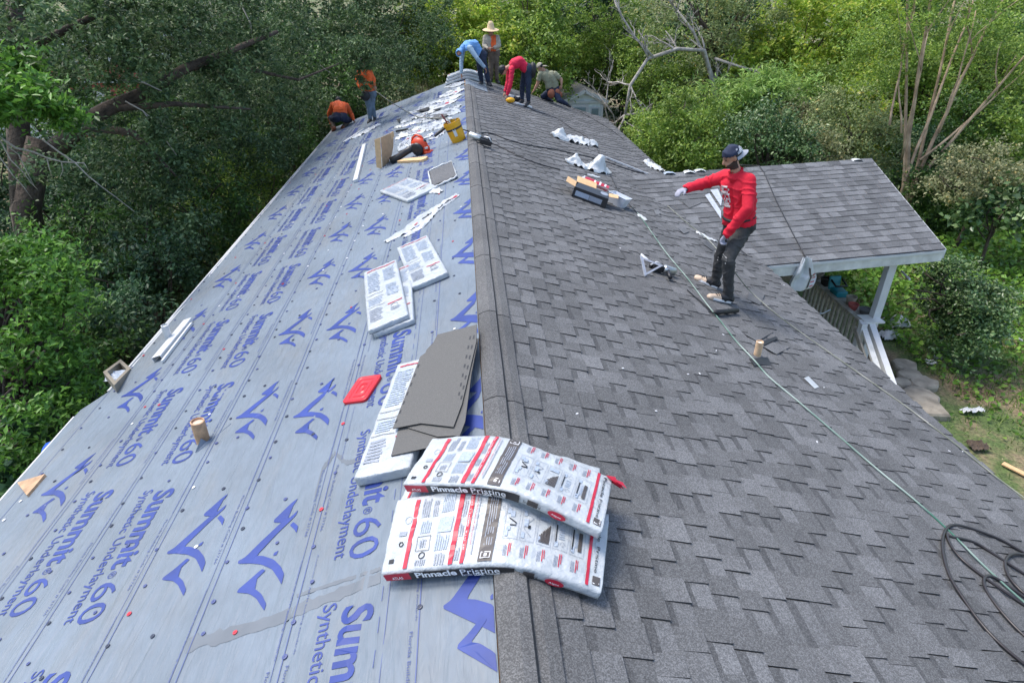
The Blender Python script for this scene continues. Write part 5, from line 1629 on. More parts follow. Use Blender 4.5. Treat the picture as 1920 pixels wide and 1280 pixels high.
wd = ['left of the leaf blower, spread flat', 'in the middle of the litter heap above the blower', 'heaped just behind the yellow bucket', 'against the dark curved shingle scrap', 'spread white close to the ridge at the far end', 'with red print, right of the cardboard tray', 'small, near the hammer handle end', 'with a red end, between blower and bucket', 'tucked against the left side of the bucket', 'lying up at the ridge cap end beyond the bucket', 'just above the orange blower housing', 'topmost, below the hooded worker']
wl = [(a, b_, c_, w_*1.25) for a, b_, c_, w_ in wl]+extra
wd += ['just above the cardboard carton corner', 'in the middle of the heap, left of the bucket top', 'upper part of the heap, beneath the long dark scrap', 'between dark scraps and ridge, behind the bucket', 'second heap down from the hooded worker', 'at the left rim of the heap below the far rake', 'between carton and blower handle', 'right above the blower, below the bucket rim', 'next below the topmost one near the far ridge end', 'upper left of the heap, below the far bundles']
for i, (a, b_, c_, w_) in enumerate(wl):
    o, fn = crumple('torn_wrapper', -1, [a, b_, c_], w_, 'crumpled white plastic wrapper '+wd[i], 'wrapper', MT['plastic'] if i % 2 else MT['bag'], .035, 20+i, nu=26, nv=10, group=gw, off=.015)
    mb = MB()
    rr = random.Random(i)
    u0 = rr.uniform(.1, .4)
    mb.grid(lambda a, b__: fn(u0+.4*a, .3+.10*b__, .007), 12, 1)
    for q in range(4): mb.grid(lambda a, b__: fn(u0+.08*q+.05*a, .5+.3*b__, .007), 1, 5)
    mb.build('printed_small_text', MT['pg'], o)
    if i in (0, 5, 7, 2, 4):
        mb = MB(); mb.grid(lambda a, b__: fn(.72+.10*a, .2+.3*b__, .008), 4, 3); mb.build('printed_red', MT['pr'], o)
    if i in (1, 7, 9):
        mb = MB(); mb.grid(lambda a, b__: fn(.2+.45*a, .72+.14*b__, .008), 14, 2); mb.build('printed_black', MT['pk'], o)
SG = [MT['shingle'], MT['tar']]
DK = [MT['tar'], MT['tar']]
# ---- opened pack of dark shingles
op = empty('opened_shingle_pack', on_slope(827, 330, -1, 0), 'opened pack of dark shingles with torn white edges, above the long wrapper', 'shingle pack')
for i in range(4):
    d = i*.6
    poly_on(-1, [(805+d, 321), (846+d*.5, 303), (855, 331-d), (812-d*.4, 350-d)], .014+.012*i, .009, 'shingle', SG, parent=op)
mb = MB()
n_ = Vector((-SP, 0, CP))
for a, b_ in (((803, 322), (810, 352)), ((846, 303), (857, 333)), ((812, 352), (857, 333)), ((803, 322), (846, 303))):
    A, B = on_slope(*a, -1, .02), on_slope(*b_, -1, .02)
    mb.tube([A.lerp(B, t/8)+n_*(.045*abs(nz((t*.7, a[0], 1), 1))) for t in range(9)], [.012+.014*abs(nz((t*1.1, a[0], 2), 1)) for t in range(9)], 6)
mb.build('torn_edge', MT['bag'], op, smooth=True)
for i, (lab, pts) in enumerate([('dark curved shingle scrap high on the underlayment below the hooded worker', [(781, 208), (797, 200), (806, 202), (800, 208)]), ('grey shingle scrap near the top of the bucket', [(806, 222), (822, 212), (838, 214), (836, 218), (818, 222)]),
                                ('small dark shingle scrap left of the hammer head', [(743, 224), (752, 223), (748, 229)]), ('dark scrap poking out from the wrappers by the ridge', [(812, 206), (826, 200), (822, 207)])]):
    poly_on(-1, pts, .05, .012, 'shingle_scrap', DK if i != 1 else SG, lab, 'shingle scrap', 'shingle scraps among the wrappers', z_wob=.05, seed=i)

# ---- white sticks of drip edge and trim
def stick(name, side, a, b_, w_, h, mt, label, cat, off=.01, channel=False):
    Mx, L = lay(side, a, b_, off)
    mb = MB()
    if channel:
        mb.box(Mx, (L, w_, .006), (0, 0, h)); mb.box(Mx, (L, .008, h), (0, -w_/2, h/2)); mb.box(Mx, (L, .008, h*.8), (0, w_/2, h*.6))
    else:
        mb.box(Mx, (L, w_, h), (0, 0, h/2))
    return tag(mb.build(name, mt, bevel=.003), label, cat)
stick('trim_board', -1, (684, 274), (668, 342), .085, .05, MT['white'], 'white board lying lengthwise left of the cardboard tray', 'board')
stick('trim_board', -1, (682, 244), (646, 268), .08, .035, MT['white'], 'short white board end by the far left wrapper heap', 'board')
stick('gutter_piece', -1, (356, 604), (297, 676), .10, .05, MT['white'], 'short white gutter channel beside the small vent pipe near the eave', 'gutter', channel=True)
stick('trim_strip', -1, (361, 608), (306, 680), .03, .03, MT['white'], 'thin white strip leaning on the right side of the gutter channel', 'trim strip')

# ---- vent pipes
def vpipe(name, base, r, h, mts, label, flash=True):
    root = empty(name, base, label, 'vent pipe')
    mb = MB()
    mb.lathe(Matrix.Translation(base), [(r, -.15), (r, h), (r*.82, h+.003), (r*.80, h-.03)], 18); mb.build('pipe', mts[0], root, smooth=False)
    mb = MB(); mb.lathe(Matrix.Translation(base), [(r*.81, h-.015), (0, h-.012)], 18); mb.build('plug', mts[1], root)
    return root
b0 = on_slope(381, 826, -1, 0)
vp = vpipe('vent_pipe', b0, .052, .19, (MT['wood'], mat('lit_wood_top', (.74, .52, .38), .7)), 'brown vent pipe with a pale top standing up through the blue underlayment')  # paler wood on top puts the light falling there into the colour
mb = MB()
mb.add([b0+Vector((.05, -.05, .03)), b0+Vector((.20, .03, -.0)), LS(-(b0.x+.20)/CP, b0.y+.11, .012), LS(-(b0.x)/CP, b0.y-.16, .012), b0+Vector((0.02, -.06, .07))], [(0, 4, 3), (0, 3, 2, 1)])
MT['flash'] = mat('underlayment_flap', (.20, .24, .29), .5)
mb.build('torn_flap', MT['flash'], vp)
b1 = on_slope(318, 640, -1, 0)
vpipe('vent_pipe', b1, .040, .21, (MT['white'], MT['white']), 'small white vent pipe close to the left eave, touching the gutter channel')

# ---- cardboard tray and piece
cb_ = empty('cardboard_box', on_slope(718, 300, -1, 0), 'torn open brown cardboard carton standing on its side among wrappers', 'carton')
mb = MB()
A0, A1, A2, A3 = P(703, 262, on_slope(706, 312, -1).y+.02), on_slope(712, 316, -1, .01), on_slope(726, 312, -1, .01), P(716, 258, on_slope(726, 312, -1).y+.02)
def slabq(mb, q, th, nrm):
    nrm = Vector(nrm).normalized()*th
    v = list(q)+[p+nrm for p in q]
    mb.add(v, [(0, 1, 2, 3), (7, 6, 5, 4), (0, 4, 5, 1), (1, 5, 6, 2), (2, 6, 7, 3), (3, 7, 4, 0)])
y_ = on_slope(716, 316, -1).y
q1 = [P(702, 262, y_+.0), P(706, 314, y_), P(716, 317, y_), P(713, 258, y_)]
slabq(mb, q1, .006, (0, 1, 0)); mb.build('side_panel', MT['cardin'], cb_)
mb = MB()
q2 = [P(714, 258, y_+.02), P(717, 316, y_+.02), P(731, 306, y_+.35), P(737, 275, y_+.55), P(737, 246, y_+.6), P(731, 250, y_+.45)]
v = [Vector(p) for p in q2]; v += [p+Vector((.006, .004, 0)) for p in q2]
mb.add(v, [(0, 1, 2, 3, 4, 5), (11, 10, 9, 8, 7, 6)]+[(i, (i+1) % 6, 6+(i+1) % 6, 6+i) for i in range(6)]); mb.build('back_panel', MT['card'], cb_)
mb = MB()
q3 = [P(731, 250, y_+.45), P(737, 246, y_+.6), P(739, 256, y_+.62), P(734, 262, y_+.5)]
slabq(mb, q3, .006, (1, 0, 0)); mb.build('torn_flap', MT['cardin'], cb_)
Mx, L = lay(-1, (750, 305), (800, 302), .0)
mb = MB()
mb.prism(Mx, [(-L/2, -.05), (L/2-.06, -.06), (L/2, .0), (L/2-.05, .09), (-L/2+.10, .06)], .006, .05)
tag(mb.build('cardboard_flap', MT['cardin'], bevel=.004), 'flat yellowish cardboard piece below the leaf blower', 'cardboard')
Mx, L = lay(-1, (736, 298), (750, 305), .0)
mb = MB(); mb.prism(Mx, [(-.12, -.05), (.10, -.06), (.12, .03), (-.05, .08)], .005, .02); tag(mb.build('cardboard_flap', MT['card']), 'small torn cardboard scrap between carton and flat piece', 'cardboard')
poly_on(-1, [(729, 295), (735, 293), (736, 301), (730, 303)], .05, .003, 'paper_tag', [MT['white'], MT['white']], 'small white paper tag by the foot of the carton', 'tag')

# ---- orange leaf blower
lb = empty('leaf_blower', on_slope(788, 292, -1, 0), 'orange leaf blower with black nozzle lying below the yellow bucket', 'leaf blower')
Mb = slope_frame(-1, on_slope(789, 290, -1, 0), math.radians(-30))
k = 1.15
mb = MB(); mb.ball(Mb @ Matrix.Translation((.03, .02, .14)), (.15*k, .10, .14*k), 16); mb.ball(Mb @ Matrix.Translation((.12, .02, .08)), (.10, .08, .08), 12)
mb.box(Mb @ Matrix.Rotation(.25, 4, 'Y'), (.22, .12, .05), (.13, 0, .06)); mb.build('housing', MT['orange'], lb, smooth=True)
mb = MB(); mb.tube([Mb @ Vector(p) for p in [(-.13, .04, .20), (-.08, .06, .30), (.02, .06, .335), (.11, .05, .29), (.15, .04, .20)]], [.022]*5, 8); mb.build('handle', MT['orange'], lb, smooth=True)
mb = MB(); mb.tube([Mb @ Vector(p) for p in [(-.05, -.04, .16), (-.20, -.10, .13), (-.36, -.17, .085), (-.50, -.23, .065)]], [.055, .06, .058, .062], 12); mb.build('nozzle', MT['black'], lb, smooth=True)
mb = MB(); mb.lathe(Mb @ Matrix.Translation((.03, -.075, .12)) @ Matrix.Rotation(math.pi/2, 4, 'X'), [(.11, -.04), (.115, .02), (.09, .035), (0, .035)], 18); mb.build('fan_cover', MT['black'], lb, smooth=True)
mb = MB(); mb.box(Mb, (.05, .06, .10), (.10, .06, .22)); mb.ball(Mb @ Matrix.Translation((.15, .03, .20)), .045, 10); mb.build('engine', MT['black'], lb)
mb = MB(); mb.box(Mb, (.05, .004, .03), (-.02, -.085, .22)); mb.box(Mb, (.06, .03, .03), (.19, -.03, .10)); mb.build('badge', MT['white'], lb)
# ---- yellow bucket with straps and tools
bk = empty('bucket', on_slope(860, 265, -1, 0), 'yellow plastic bucket full of tools standing by the ridge', 'bucket')
Mk = slope_frame(-1, on_slope(861, 264, -1, 0), 0) @ Matrix.Rotation(-.05, 4, 'Y')
mb = MB(); mb.lathe(Mk, [(.0, .004), (.125, .0), (.130, .02), (.150, .30), (.158, .302), (.158, .33), (.153, .332), (.156, .352), (.150, .354), (.145, .30), (.128, .02), (0, .02)], 28); mb.build('pail', MT['yellow'], bk, smooth=False)
mb = MB(); mb.lathe(Mk, [(.1445, .215), (.1470, .25)], 28); mb.build('strap', MT['pk'], bk)
mb = MB(); mb.lathe(Mk, [(.138, .29), (0, .30)], 20); mb.build('tool_pocket', MT['rubber'], bk)
mb = MB()
for a in (-.35,):
    q = [Mk @ Vector(((.146)*math.cos(t), (.146)*math.sin(t), z)) for t, z in ((-1.75, .11), (-1.40, .11), (-1.40, .25), (-1.75, .25))]
    mb.add(q, [(0, 1, 2, 3)])
mb.build('paper_label', MT['white'], bk)
mb = MB(); mb.tube([Mk @ Vector(p) for p in [(-.05, .02, .25), (-.09, .03, .42), (-.11, .04, .52)]], .014, 8); mb.build('tool_handle', mat('dark_red_handle', (.20, .03, .03), .5), bk)
mb = MB(); mb.tube([Mk @ Vector(p) for p in [(-.13, -.02, .30), (-.30, -.10, .27), (-.36, -.12, .25)]], [.025, .03, .02], 8); mb.build('tool_pouch', MT['rubber'], bk)
mb = MB()
for t in range(3): mb.tube([Mk @ Vector((.05*math.cos(t*2), .05*math.sin(t*2), .25)), Mk @ Vector((.09*math.cos(t*2), .08*math.sin(t*2), .37))], .012, 6)
mb.build('tool_handle', MT['metal'], bk)
# ---- caulking gun / hammer with black handle
hm = empty('hammer', on_slope(752, 246, -1, 0), 'black handled hammer lying above the cardboard carton', 'hammer')
Mx, L = lay(-1, (738, 249), (772, 243), .03)
mb = MB(); mb.box(Mx, (L*.8, .045, .04), (.04, 0, .02)); mb.build('handle', MT['black'], hm, bevel=.008)
mb = MB(); mb.box(Mx, (.05, .16, .05), (L/2-.01, 0, .02)); mb.box(Mx, (.06, .05, .03), (-L/2, 0, .02)); mb.build('head', MT['metal'], hm, bevel=.006)

# ---- nail guns
def nail_gun(Mx, label, k=1.0, silver=True):
    root = empty('nail_gun', Mx.translation, label, 'nail gun')
    Mx = Mx @ Matrix.Scale(k, 4)
    mb = MB(); mb.tube([Mx @ Vector(p) for p in [(-.17, 0, .055), (-.16, 0, .058), (-.02, 0, .06), (.0, 0, .06)]], [.030, .05, .052, .045], 14); mb.build('cylinder', MT['metal'], root, smooth=True)
    mb = MB(); mb.box(Mx, (.13, .06, .07), (.06, 0, .055)); mb.box(Mx, (.05, .035, .10), (.12, .01, .06)); mb.build('nose', MT['black'], root, bevel=.006)
    mb = MB(); mb.tube([Mx @ Vector(p) for p in [(-.05, .03, .06), (-.03, .12, .05), (-.02, .20, .04)]], [.026, .022, .024], 10); mb.build('grip', MT['black'], root, smooth=True)
    mb = MB(); mb.box(Mx @ Matrix.Rotation(.35, 4, 'Z'), (.16, .035, .06), (.07, -.085, .045)); mb.build('magazine', MT['black'], root, bevel=.006)
    mb = MB(); mb.tube([Mx @ Vector(p) for p in [(.04, .0, .10), (.11, -.02, .115), (.17, -.02, .06)]], .012, 6); mb.build('trigger_guard', MT['alu'], root, smooth=True)
    return root
nail_gun(slope_frame(1, on_slope(899, 268, 1, .035), math.radians(-18)), 'silver and black nail gun lying on the far ridge cap by the bucket', 1.25)
nail_gun(slope_frame(1, on_slope(1240, 512, 1, .012), math.radians(186)), 'pale nail gun lying beside the triangular square on the shingles', 1.0)
# triangular speed square propped on it
sq = empty('speed_square', on_slope(1216, 508, 1, .0), 'grey triangular framing square leaning against the nail gun', 'square')
y_ = on_slope(1210, 518, 1).y
tri = [P(1201, 481, y_+.12), P(1243, 498, y_+.10), P(1209, 517, y_-.02)]
mb = MB()
for i in range(3):
    a, b_ = tri[i], tri[(i+1) % 3]
    c_ = sum(tri, Vector())/3
    ai, bi = a.lerp(c_, .30), b_.lerp(c_, .30)
    nn = (tri[1]-tri[0]).cross(tri[2]-tri[0]).normalized()*.006
    v = [a, b_, bi, ai]; v += [q-nn for q in v]
    mb.add(v, [(0, 1, 2, 3), (7, 6, 5, 4), (0, 4, 5, 1), (2, 6, 7, 3)])
mb.build('blade', MT['alu'], sq)
mb = MB(); mb.tube([tri[0].lerp(tri[2], -.02)+Vector((0, 0, .01)), tri[0].lerp(tri[2], 1.02)], .010, 6); mb.build('fence', MT['alu'], sq)
crumple('plastic_scrap', 1, [(1202, 478), (1208, 484), (1214, 490)], .06, 'white plastic scrap on the corner of the triangular square', 'plastic scrap', MT['bag'], .02, 55, nu=8, nv=5)

# ---- pipe on the right slope with flashing pieces
b2 = on_slope(1419, 668, 1, 0)
vpipe('vent_pipe', b2, .036, .17, (mat('peeling_pipe', (.66, .45, .27), .6, .25, 20), MT['pw']), 'stubby cream and tan vent pipe rising through the grey shingles')
poly_on(1, [(1405, 672), (1440, 669), (1446, 686), (1428, 683), (1415, 686)], .020, .006, 'pipe_boot', DK, 'black rubber boot flap at the foot of the tan vent pipe', 'boot')
poly_on(1, [(1428, 640), (1455, 630), (1459, 634), (1433, 647)], .03, .008, 'rubber_strip', DK, 'short black strip right behind the tan vent pipe', 'strip')
poly_on(1, [(1432, 650), (1449, 641), (1482, 650), (1456, 664)], .022, .006, 'loose_shingle', SG, 'loose shingle square lying just beyond the tan vent pipe', 'shingle', 'single loose shingles on the grey slope')
poly_on(1, [(1396, 626), (1428, 614), (1450, 622), (1420, 640)], .022, .006, 'loose_shingle', SG, 'loose shingle lying flush uphill of the tan vent pipe', 'shingle', 'single loose shingles on the grey slope')
PS = [MT['porch_shingle'], MT['tar']]
poly_on(1, [(1408, 538), (1434, 552), (1425, 572), (1400, 560)], .024, .006, 'loose_shingle', PS, 'pale cut shingle between the worker\'s heel and the right eave', 'shingle', 'single loose shingles on the grey slope')
poly_on(1, [(1318, 548), (1350, 585), (1344, 590), (1310, 560)], .022, .006, 'loose_shingle', SG, 'dark loose shingle strip below the near worker\'s shoes', 'shingle', 'single loose shingles on the grey slope')
poly_on(1, [(1270, 427), (1281, 423), (1293, 434), (1282, 438)], .022, .006, 'shingle_scrap', PS, 'small pale shingle cut-off in the valley left of the worker', 'shingle scrap', 'pale cut offs in the valley')
poly_on(1, [(1226, 395), (1234, 392), (1240, 400), (1230, 403)], .022, .006, 'shingle_scrap', PS, 'tiny pale shingle cut-off right of the clear plastic tub', 'shingle scrap', 'pale cut offs in the valley')
poly_on(1, [(1070, 402), (1090, 400), (1102, 409), (1078, 414)], .022, .006, 'shingle_scrap', SG, 'dark shingle cut-off below the black carton', 'shingle scrap', 'pale cut offs in the valley')
poly_on(1, [(1316, 455), (1330, 449), (1348, 462), (1336, 470)], .022, .006, 'shingle_scrap', PS, 'pale shingle piece by the near worker\'s lowered hand', 'shingle scrap', 'pale cut offs in the valley')
poly_on(1, [(1508, 708), (1516, 705), (1536, 725), (1528, 728)], .022, .004, 'plastic_scrap', [MT['plastic'], MT['plastic']], 'clear plastic scrap alone on the grey shingles right of the tan pipe', 'plastic scrap')
# dark tube of sealant
Mx, L = lay(1, (1336, 590), (1380, 586), .02)
mb = MB(); mb.tube([Mx @ Vector((-L/2, 0, .03)), Mx @ Vector((-L/2+.03, 0, .03)), Mx @ Vector((-L/2+.05, 0, .03)), Mx @ Vector((L/2, 0, .03))], [.008, .01, .028, .028], 12)
tag(mb.build('sealant_tube', MT['rubber'], smooth=True), 'black sealant tube lying below the near worker\'s shoes', 'tube')
Mx, L = lay(1, (1288, 545), (1336, 590), .014)
mb = MB(); mb.tube([Mx @ Vector(p) for p in [(-L/2, 0, .01), (0, .01, .012), (L/2, 0, .016)]], .007, 6); tag(mb.build('pry_bar', MT['rubber'], smooth=True), 'thin black bar in front of the near worker\'s shoes', 'bar')

# ---- black carton, tub, bags
cx = empty('carton', on_slope(1103, 370, 1, 0), 'open black printed carton with orange inner flaps on the grey shingles', 'carton')
Mc = slope_frame(1, on_slope(1104, 374, 1, .008), math.radians(-14))
a, b_, h = .27, .20, .15
mb = MB()
for (sx, sy, c_) in ((2*a, .006, (0, -b_, h/2)), (2*a, .006, (0, b_, h/2)), (.006, 2*b_, (-a, 0, h/2)), (.006, 2*b_, (a, 0, h/2))): mb.box(Mc, (sx, sy, h), c_)
mb.box(Mc, (2*a, 2*b_, .006), (0, 0, .003)); mb.build('box', MT['pk'], cx)
mb = MB(); mb.box(Mc, (2*a-.02, 2*b_-.02, .004), (0, 0, h*.7)); mb.build('packing', MT['cardin'], cx)
for (p0, p1, d, z, nm) in (((-a, -b_), (-a, b_), (-.16, 0), .03, 'flap'), ((-a, b_), (a*.2, b_), (-.02, .13), .06, 'flap'), ((a, b_), (a, -b_*.2), (.15, .03), .02, 'flap')):
    mb = MB()
    q = [Mc @ Vector((*p0, h)), Mc @ Vector((*p1, h)), Mc @ Vector((p1[0]+d[0], p1[1]+d[1], h+z)), Mc @ Vector((p0[0]+d[0], p0[1]+d[1], h+z))]
    slabq(mb, q, .005, (0, 0, 1)); mb.build(nm, MT['cardin'], cx)
mb = MB(); q = [Mc @ Vector(p) for p in [(-a, -b_, h), (a, -b_, h), (a*.96, .03, h+.03), (-a*.9, .03, h+.03)]]
slabq(mb, q, .005, (0, 0, 1)); mb.build('lid_flap', MT['pk'], cx)
mb = MB()
mb.box(Mc, (.22, .002, .075), (-.125, -b_-.005, .07)); mb.build('printed_label', MT['pl'], cx)
mb = MB(); mb.box(Mc, (.20, .002, .075), (.09, -b_-.005, .07)); mb.box(Mc, (.002, .2, .10), (-a-.005, -.02, .07)); 
mb.lathe(Mc @ Matrix.Translation((.19, -.06, h+.028)) @ Matrix.Rotation(.15, 4, 'X'), [(.065, 0), (.055, .003), (0, .003)], 14); mb.build('printed_label', MT['pg'], cx)
mb = MB(); put_text(mb, 'ROOFING NAILS', lambda x, y: Mc @ Vector((-.20+x, -b_-.0055, .118+y)), length=.30, height=.016); mb.bx = None; mb.build('printed_lettering', MT['pw'], cx) if False else None
Mr = slope_frame(1, on_slope(1117, 349, 1, .10), math.radians(-18))
mb = MB()
mb.grid(lambda u, v: Mr @ Vector(((u-.5)*.42, (v-.5)*.17, .05+.03*math.sin(v*3.1)+.03*nz((u*4, v*3, 3), 1))), 12, 6)
mb.grid(lambda u, v: Mr @ Vector(((.5-u)*.42, (v-.5)*.17, .0)), 12, 6)
rp = tag(mb.build('red_packet', MT['pr'], smooth=True), 'red and white printed packet resting on the open black carton', 'packet')
mb = MB()
for i in range(3): mb.grid(lambda u, v: Mr @ Vector(((-.05+.09*i+.03*u), (v-.5)*.16, .054+.03*math.sin(v*3.1)+.03*nz(((-.05+.09*i+.03*u)/.42*4+2, v*3, 3), 1))), 2, 6)
mb.build('printed_lettering', MT['pw'], rp)
crumple('plastic_scrap', 1, [(1084, 352), (1092, 340), (1096, 334)], .12, 'white paper corner sticking up behind the black carton', 'plastic scrap', MT['bag'], .05, 57, nu=10, nv=6, base_off=.10)
# clear plastic tub
Mt = slope_frame(1, on_slope(1156, 384, 1, .006), math.radians(-40))
mb = MB()
loops(mb, Mt, [(rrect(.13, .10, .02), .0), (rrect(.16, .125, .025), .16), (rrect(.17, .135, .03), .165), (rrect(.155, .12, .025), .168), (rrect(.12, .09, .02), .02)])
tag(mb.build('plastic_tub', mat('milky_plastic', (.62, .65, .70), .3, .06, 10), smooth=False), 'milky plastic tub tipped against the black carton', 'tub')
gb_ = 'white plastic bags strewn over the grey slope'
crumple('plastic_bag', 1, [(1034, 256), (1055, 262), (1080, 266), (1100, 270), (1119, 276)], .46, 'small white bags in a row high on the grey slope', 'bag', MT['bag'], .09, 31, nu=44, nv=12, group=gb_, off=.05, peaks=((.12, .6, .16, .08), (.6, .5, .05, .06), (.9, .5, .05, .06)))
crumple('plastic_bag', 1, [(1060, 305), (1085, 312), (1110, 320), (1142, 326)], .32, 'largest white bag, peaked, lying above the open black carton', 'bag', MT['bag'], .07, 32, nu=44, nv=14, group=gb_, off=.05, peaks=((.18, .6, .12, .10), (.68, .6, .26, .14)))
crumple('plastic_bag', 1, [(1209, 306), (1222, 314), (1240, 324)], .36, 'white bag at the right eave where the porch ridge starts', 'bag', MT['bag'], .09, 33, nu=24, nv=10, group=gb_, off=.06)
crumple('plastic_scrap', 1, [(1100, 328), (1112, 331), (1124, 334)], .10, 'flat white scrap between the peaked bag and the carton', 'plastic scrap', MT['bag'], .02, 34, nu=10, nv=5)
crumple('plastic_scrap', 1, [(1306, 436), (1322, 446), (1344, 455)], .12, 'white film scrap under the near worker\'s lowered glove', 'plastic scrap', MT['bag'], .03, 35, nu=16, nv=6)
crumple('plastic_scrap', 1, [(1196, 404), (1204, 410), (1212, 415)], .12, 'white film scrap on the cord right of the plastic tub', 'plastic scrap', MT['bag'], .03, 36, nu=12, nv=6)
# things on the porch roof
def on_porch(px, py, h=0.0):
    o = PA+PN*h
    d = ray(px, py)
    t = (o-CAM).dot(PN)/d.dot(PN)
    return CAM+d*t
def porch_piece(pts, label, name, cat, mts, off=.02, th=.005):
    q = [on_porch(x, y, off) for x, y in pts]
    k_ = len(q)
    mb = MB()
    ar = sum((q[i]-q[0]).cross(q[(i+1) % k_]-q[0]).dot(PN) for i in range(1, k_))
    if ar < 0: q = q[::-1]
    v = q+[p-PN*th for p in q]
    mb.add(v, [tuple(range(k_))], 0); mb.add(v, [((i+1) % k_, i, k_+i, k_+(i+1) % k_) for i in range(k_)], 1)
    return tag(mb.build(name, mts), label, cat)
porch_piece([(1280, 378), (1312, 372), (1314, 381), (1292, 390)], 'pale shingle square on the porch roof under the worker\'s raised arm', 'loose_shingle', 'shingle', PS)
porch_piece([(1286, 408), (1308, 406), (1314, 419), (1292, 419)], 'pale loose shingle on the porch roof by the rope, left of the worker', 'loose_shingle', 'shingle', PS)
porch_piece([(1322, 366), (1330, 362), (1352, 396), (1352, 410)], 'strip of metal flashing on the porch roof behind the worker\'s chest', 'metal_flashing', 'flashing', [MT['alu'], MT['alu']], .03)
porch_piece([(1332, 356), (1346, 354), (1354, 372), (1352, 386)], 'second shorter flashing strip on the porch roof touching the worker', 'metal_flashing', 'flashing', [MT['alu'], MT['alu']], .035)
gr = 'small litter along the porch roof ridge'
for i, (x, y, mt, lab) in enumerate([(1255, 322, 'pl', 'pale blue plastic scrap at the left end of the porch ridge'), (1292, 320, 'bag', 'white film scrap on the porch ridge, middle one'), (1312, 317, 'bag', 'white film scrap on the porch ridge nearest the worker'), (1606, 297, 'bag', 'bent white wire scrap near the gable end of the porch ridge')]):
    p = on_porch(x, y+4, .02)
    rr = random.Random(i)
    mb = MB()
    mb.grid(lambda u, v: p+Vector(((u-.5)*.22, (v-.5)*.12, .035*abs(nz((u*5, v*4, i), 1))+.03*math.sin(math.pi*u))), 8, 5)
    tag(mb.build('plastic_scrap', MT[mt], smooth=True), lab, 'plastic scrap', gr)
# towel hanging at the porch eave
tw = empty('hanging_bag', on_porch(1512, 486, .0), 'white cloth bag hanging over the porch eave beside the rope', 'bag')
ctr = P(1512, 482, 8.86)
mb = MB()
def towel(u, v, back=0):
    wv = .05+.20*min(1, v*1.5)*(1-.25*v)
    x = (u-.5)*2*wv
    z = -.62*v*(1-.18*u*(v > .5))
    return ctr+Vector((x+.05*v*math.sin(3*v), -.04-.03*math.sin(u*9+v*3)-.06*nz((u*3, v*3, 4), 1)+back, z+.03*nz((u*4, v*2, 7), 1)))
mb.grid(lambda u, v: towel(u, 1-v), 14, 18)
mb.grid(lambda u, v: towel(1-u, 1-v, .05), 14, 18)
mb.build('cloth', MT['bag'], tw, smooth=True)
mb = MB(); mb.grid(lambda u, v: towel(.66+.10*u, .95-.7*v)+Vector((0, -.006, 0)), 2, 16); mb.build('dark_stripe', MT['pkdk'], tw)
mb = MB()
for i in range(4): mb.grid(lambda u, v: towel(.80+.15*u, .92-.12*i-.03*v)+Vector((0, -.006, 0)), 3, 1)
mb.build('red_stripe', MT['pr'], tw)
# white metal rod lying on the right slope
Mx, L = lay(1, (1130, 294), (1216, 328), .02)
mb = MB(); mb.box(Mx, (L, .06, .03), (0, 0, .015)); tag(mb.build('metal_rod', MT['alu']), 'long pale metal strip lying toward the porch ridge', 'metal strip')

# ---- ropes, cords and hose
def cord(name, specs, r, mt, label, cat, side=1, off=.024, seg=6):
    root = empty(name, on_slope(*specs[0][0], side, 0), label, cat) if len(specs) > 1 else None
    for s_ in specs:
        pts = [on_slope(x, y, side, off) if len(q) == 0 else q[0] for x, y, *q in s_]
        # round the corners
        for _ in range(2):
            q = [pts[0]]
            for i in range(len(pts)-1):
                q += [pts[i]*.75+pts[i+1]*.25, pts[i]*.25+pts[i+1]*.75]
            pts = q+[pts[-1]]
        mb = MB(); mb.tube(pts, r, seg)
        o = mb.build(name if root is None else 'loop', mt, root, smooth=True)
        if root is None: tag(o, label, cat)
def rope_mat(name, c1, c2, sc):
    m = mat(name, c1, .75, 0, sc, col2=c2, detail=1.0, coord='World')
    return m
MT['rope_g'] = rope_mat('green_white_rope', (.34, .42, .37), (.03, .13, .09), 3.0)
MT['rope_w'] = rope_mat('pale_rope', (.36, .36, .31), (.10, .12, .08), 4.0)
MT['cord'] = mat('black_cord', (.022, .022, .024), .5)
MT['hose'] = mat('dark_hose', (.030, .026, .026), .38)
cord('rope', [[(1185, 388), (1200, 404), (1240, 462), (1262, 490), (1290, 522), (1325, 570), (1350, 600), (1380, 640), (1412, 672), (1440, 706), (1480, 738), (1560, 806), (1650, 884), (1720, 940), (1790, 1004), (1850, 1066), (1960, 1164)]], .0068, MT['rope_g'], 'green and white rope running from the tub down to the hose coil', 'rope')
hand_pt = P(1346, 468, 6.75)
cord('rope', [[(1252, 386), (1290, 420), (1325, 446), (1346, 468, hand_pt), (1385, 520, P(1385, 520, 6.7)), (1405, 545), (1450, 585), (1500, 622), (1560, 664), (1640, 720), (1700, 762), (1760, 808), (1800, 838), (1850, 880), (1900, 918), (1960, 962)]], .0062, MT['rope_w'], 'pale rope passing through the near worker\'s glove and along the eave', 'rope')
cord('power_cord', [[(868, 243), (885, 248), (900, 256), (915, 266), (940, 276), (970, 292), (1010, 308), (1050, 318)], [(893, 254), (903, 248), (925, 250), (944, 260), (985, 272), (1030, 278), (1085, 290), (1130, 300), (1175, 318), (1215, 326)], [(900, 252), (897, 256), (905, 263)]], .011, MT['cord'], 'black power cord trailing from the bucket over the ridge to the bags', 'cord')
cord('air_hose', [[(1215, 326), (1240, 342), (1262, 362), (1300, 392), (1350, 434), (1400, 478)]], .010, MT['cord'], 'black air hose across the valley behind the near worker', 'hose', off=.05)
cord('thin_cord', [[(980, 196), (1000, 208), (1030, 216), (1052, 226), (1070, 240), (1100, 256)]], .009, MT['cord'], 'thin dark cord from the far workers down the grey slope', 'cord')
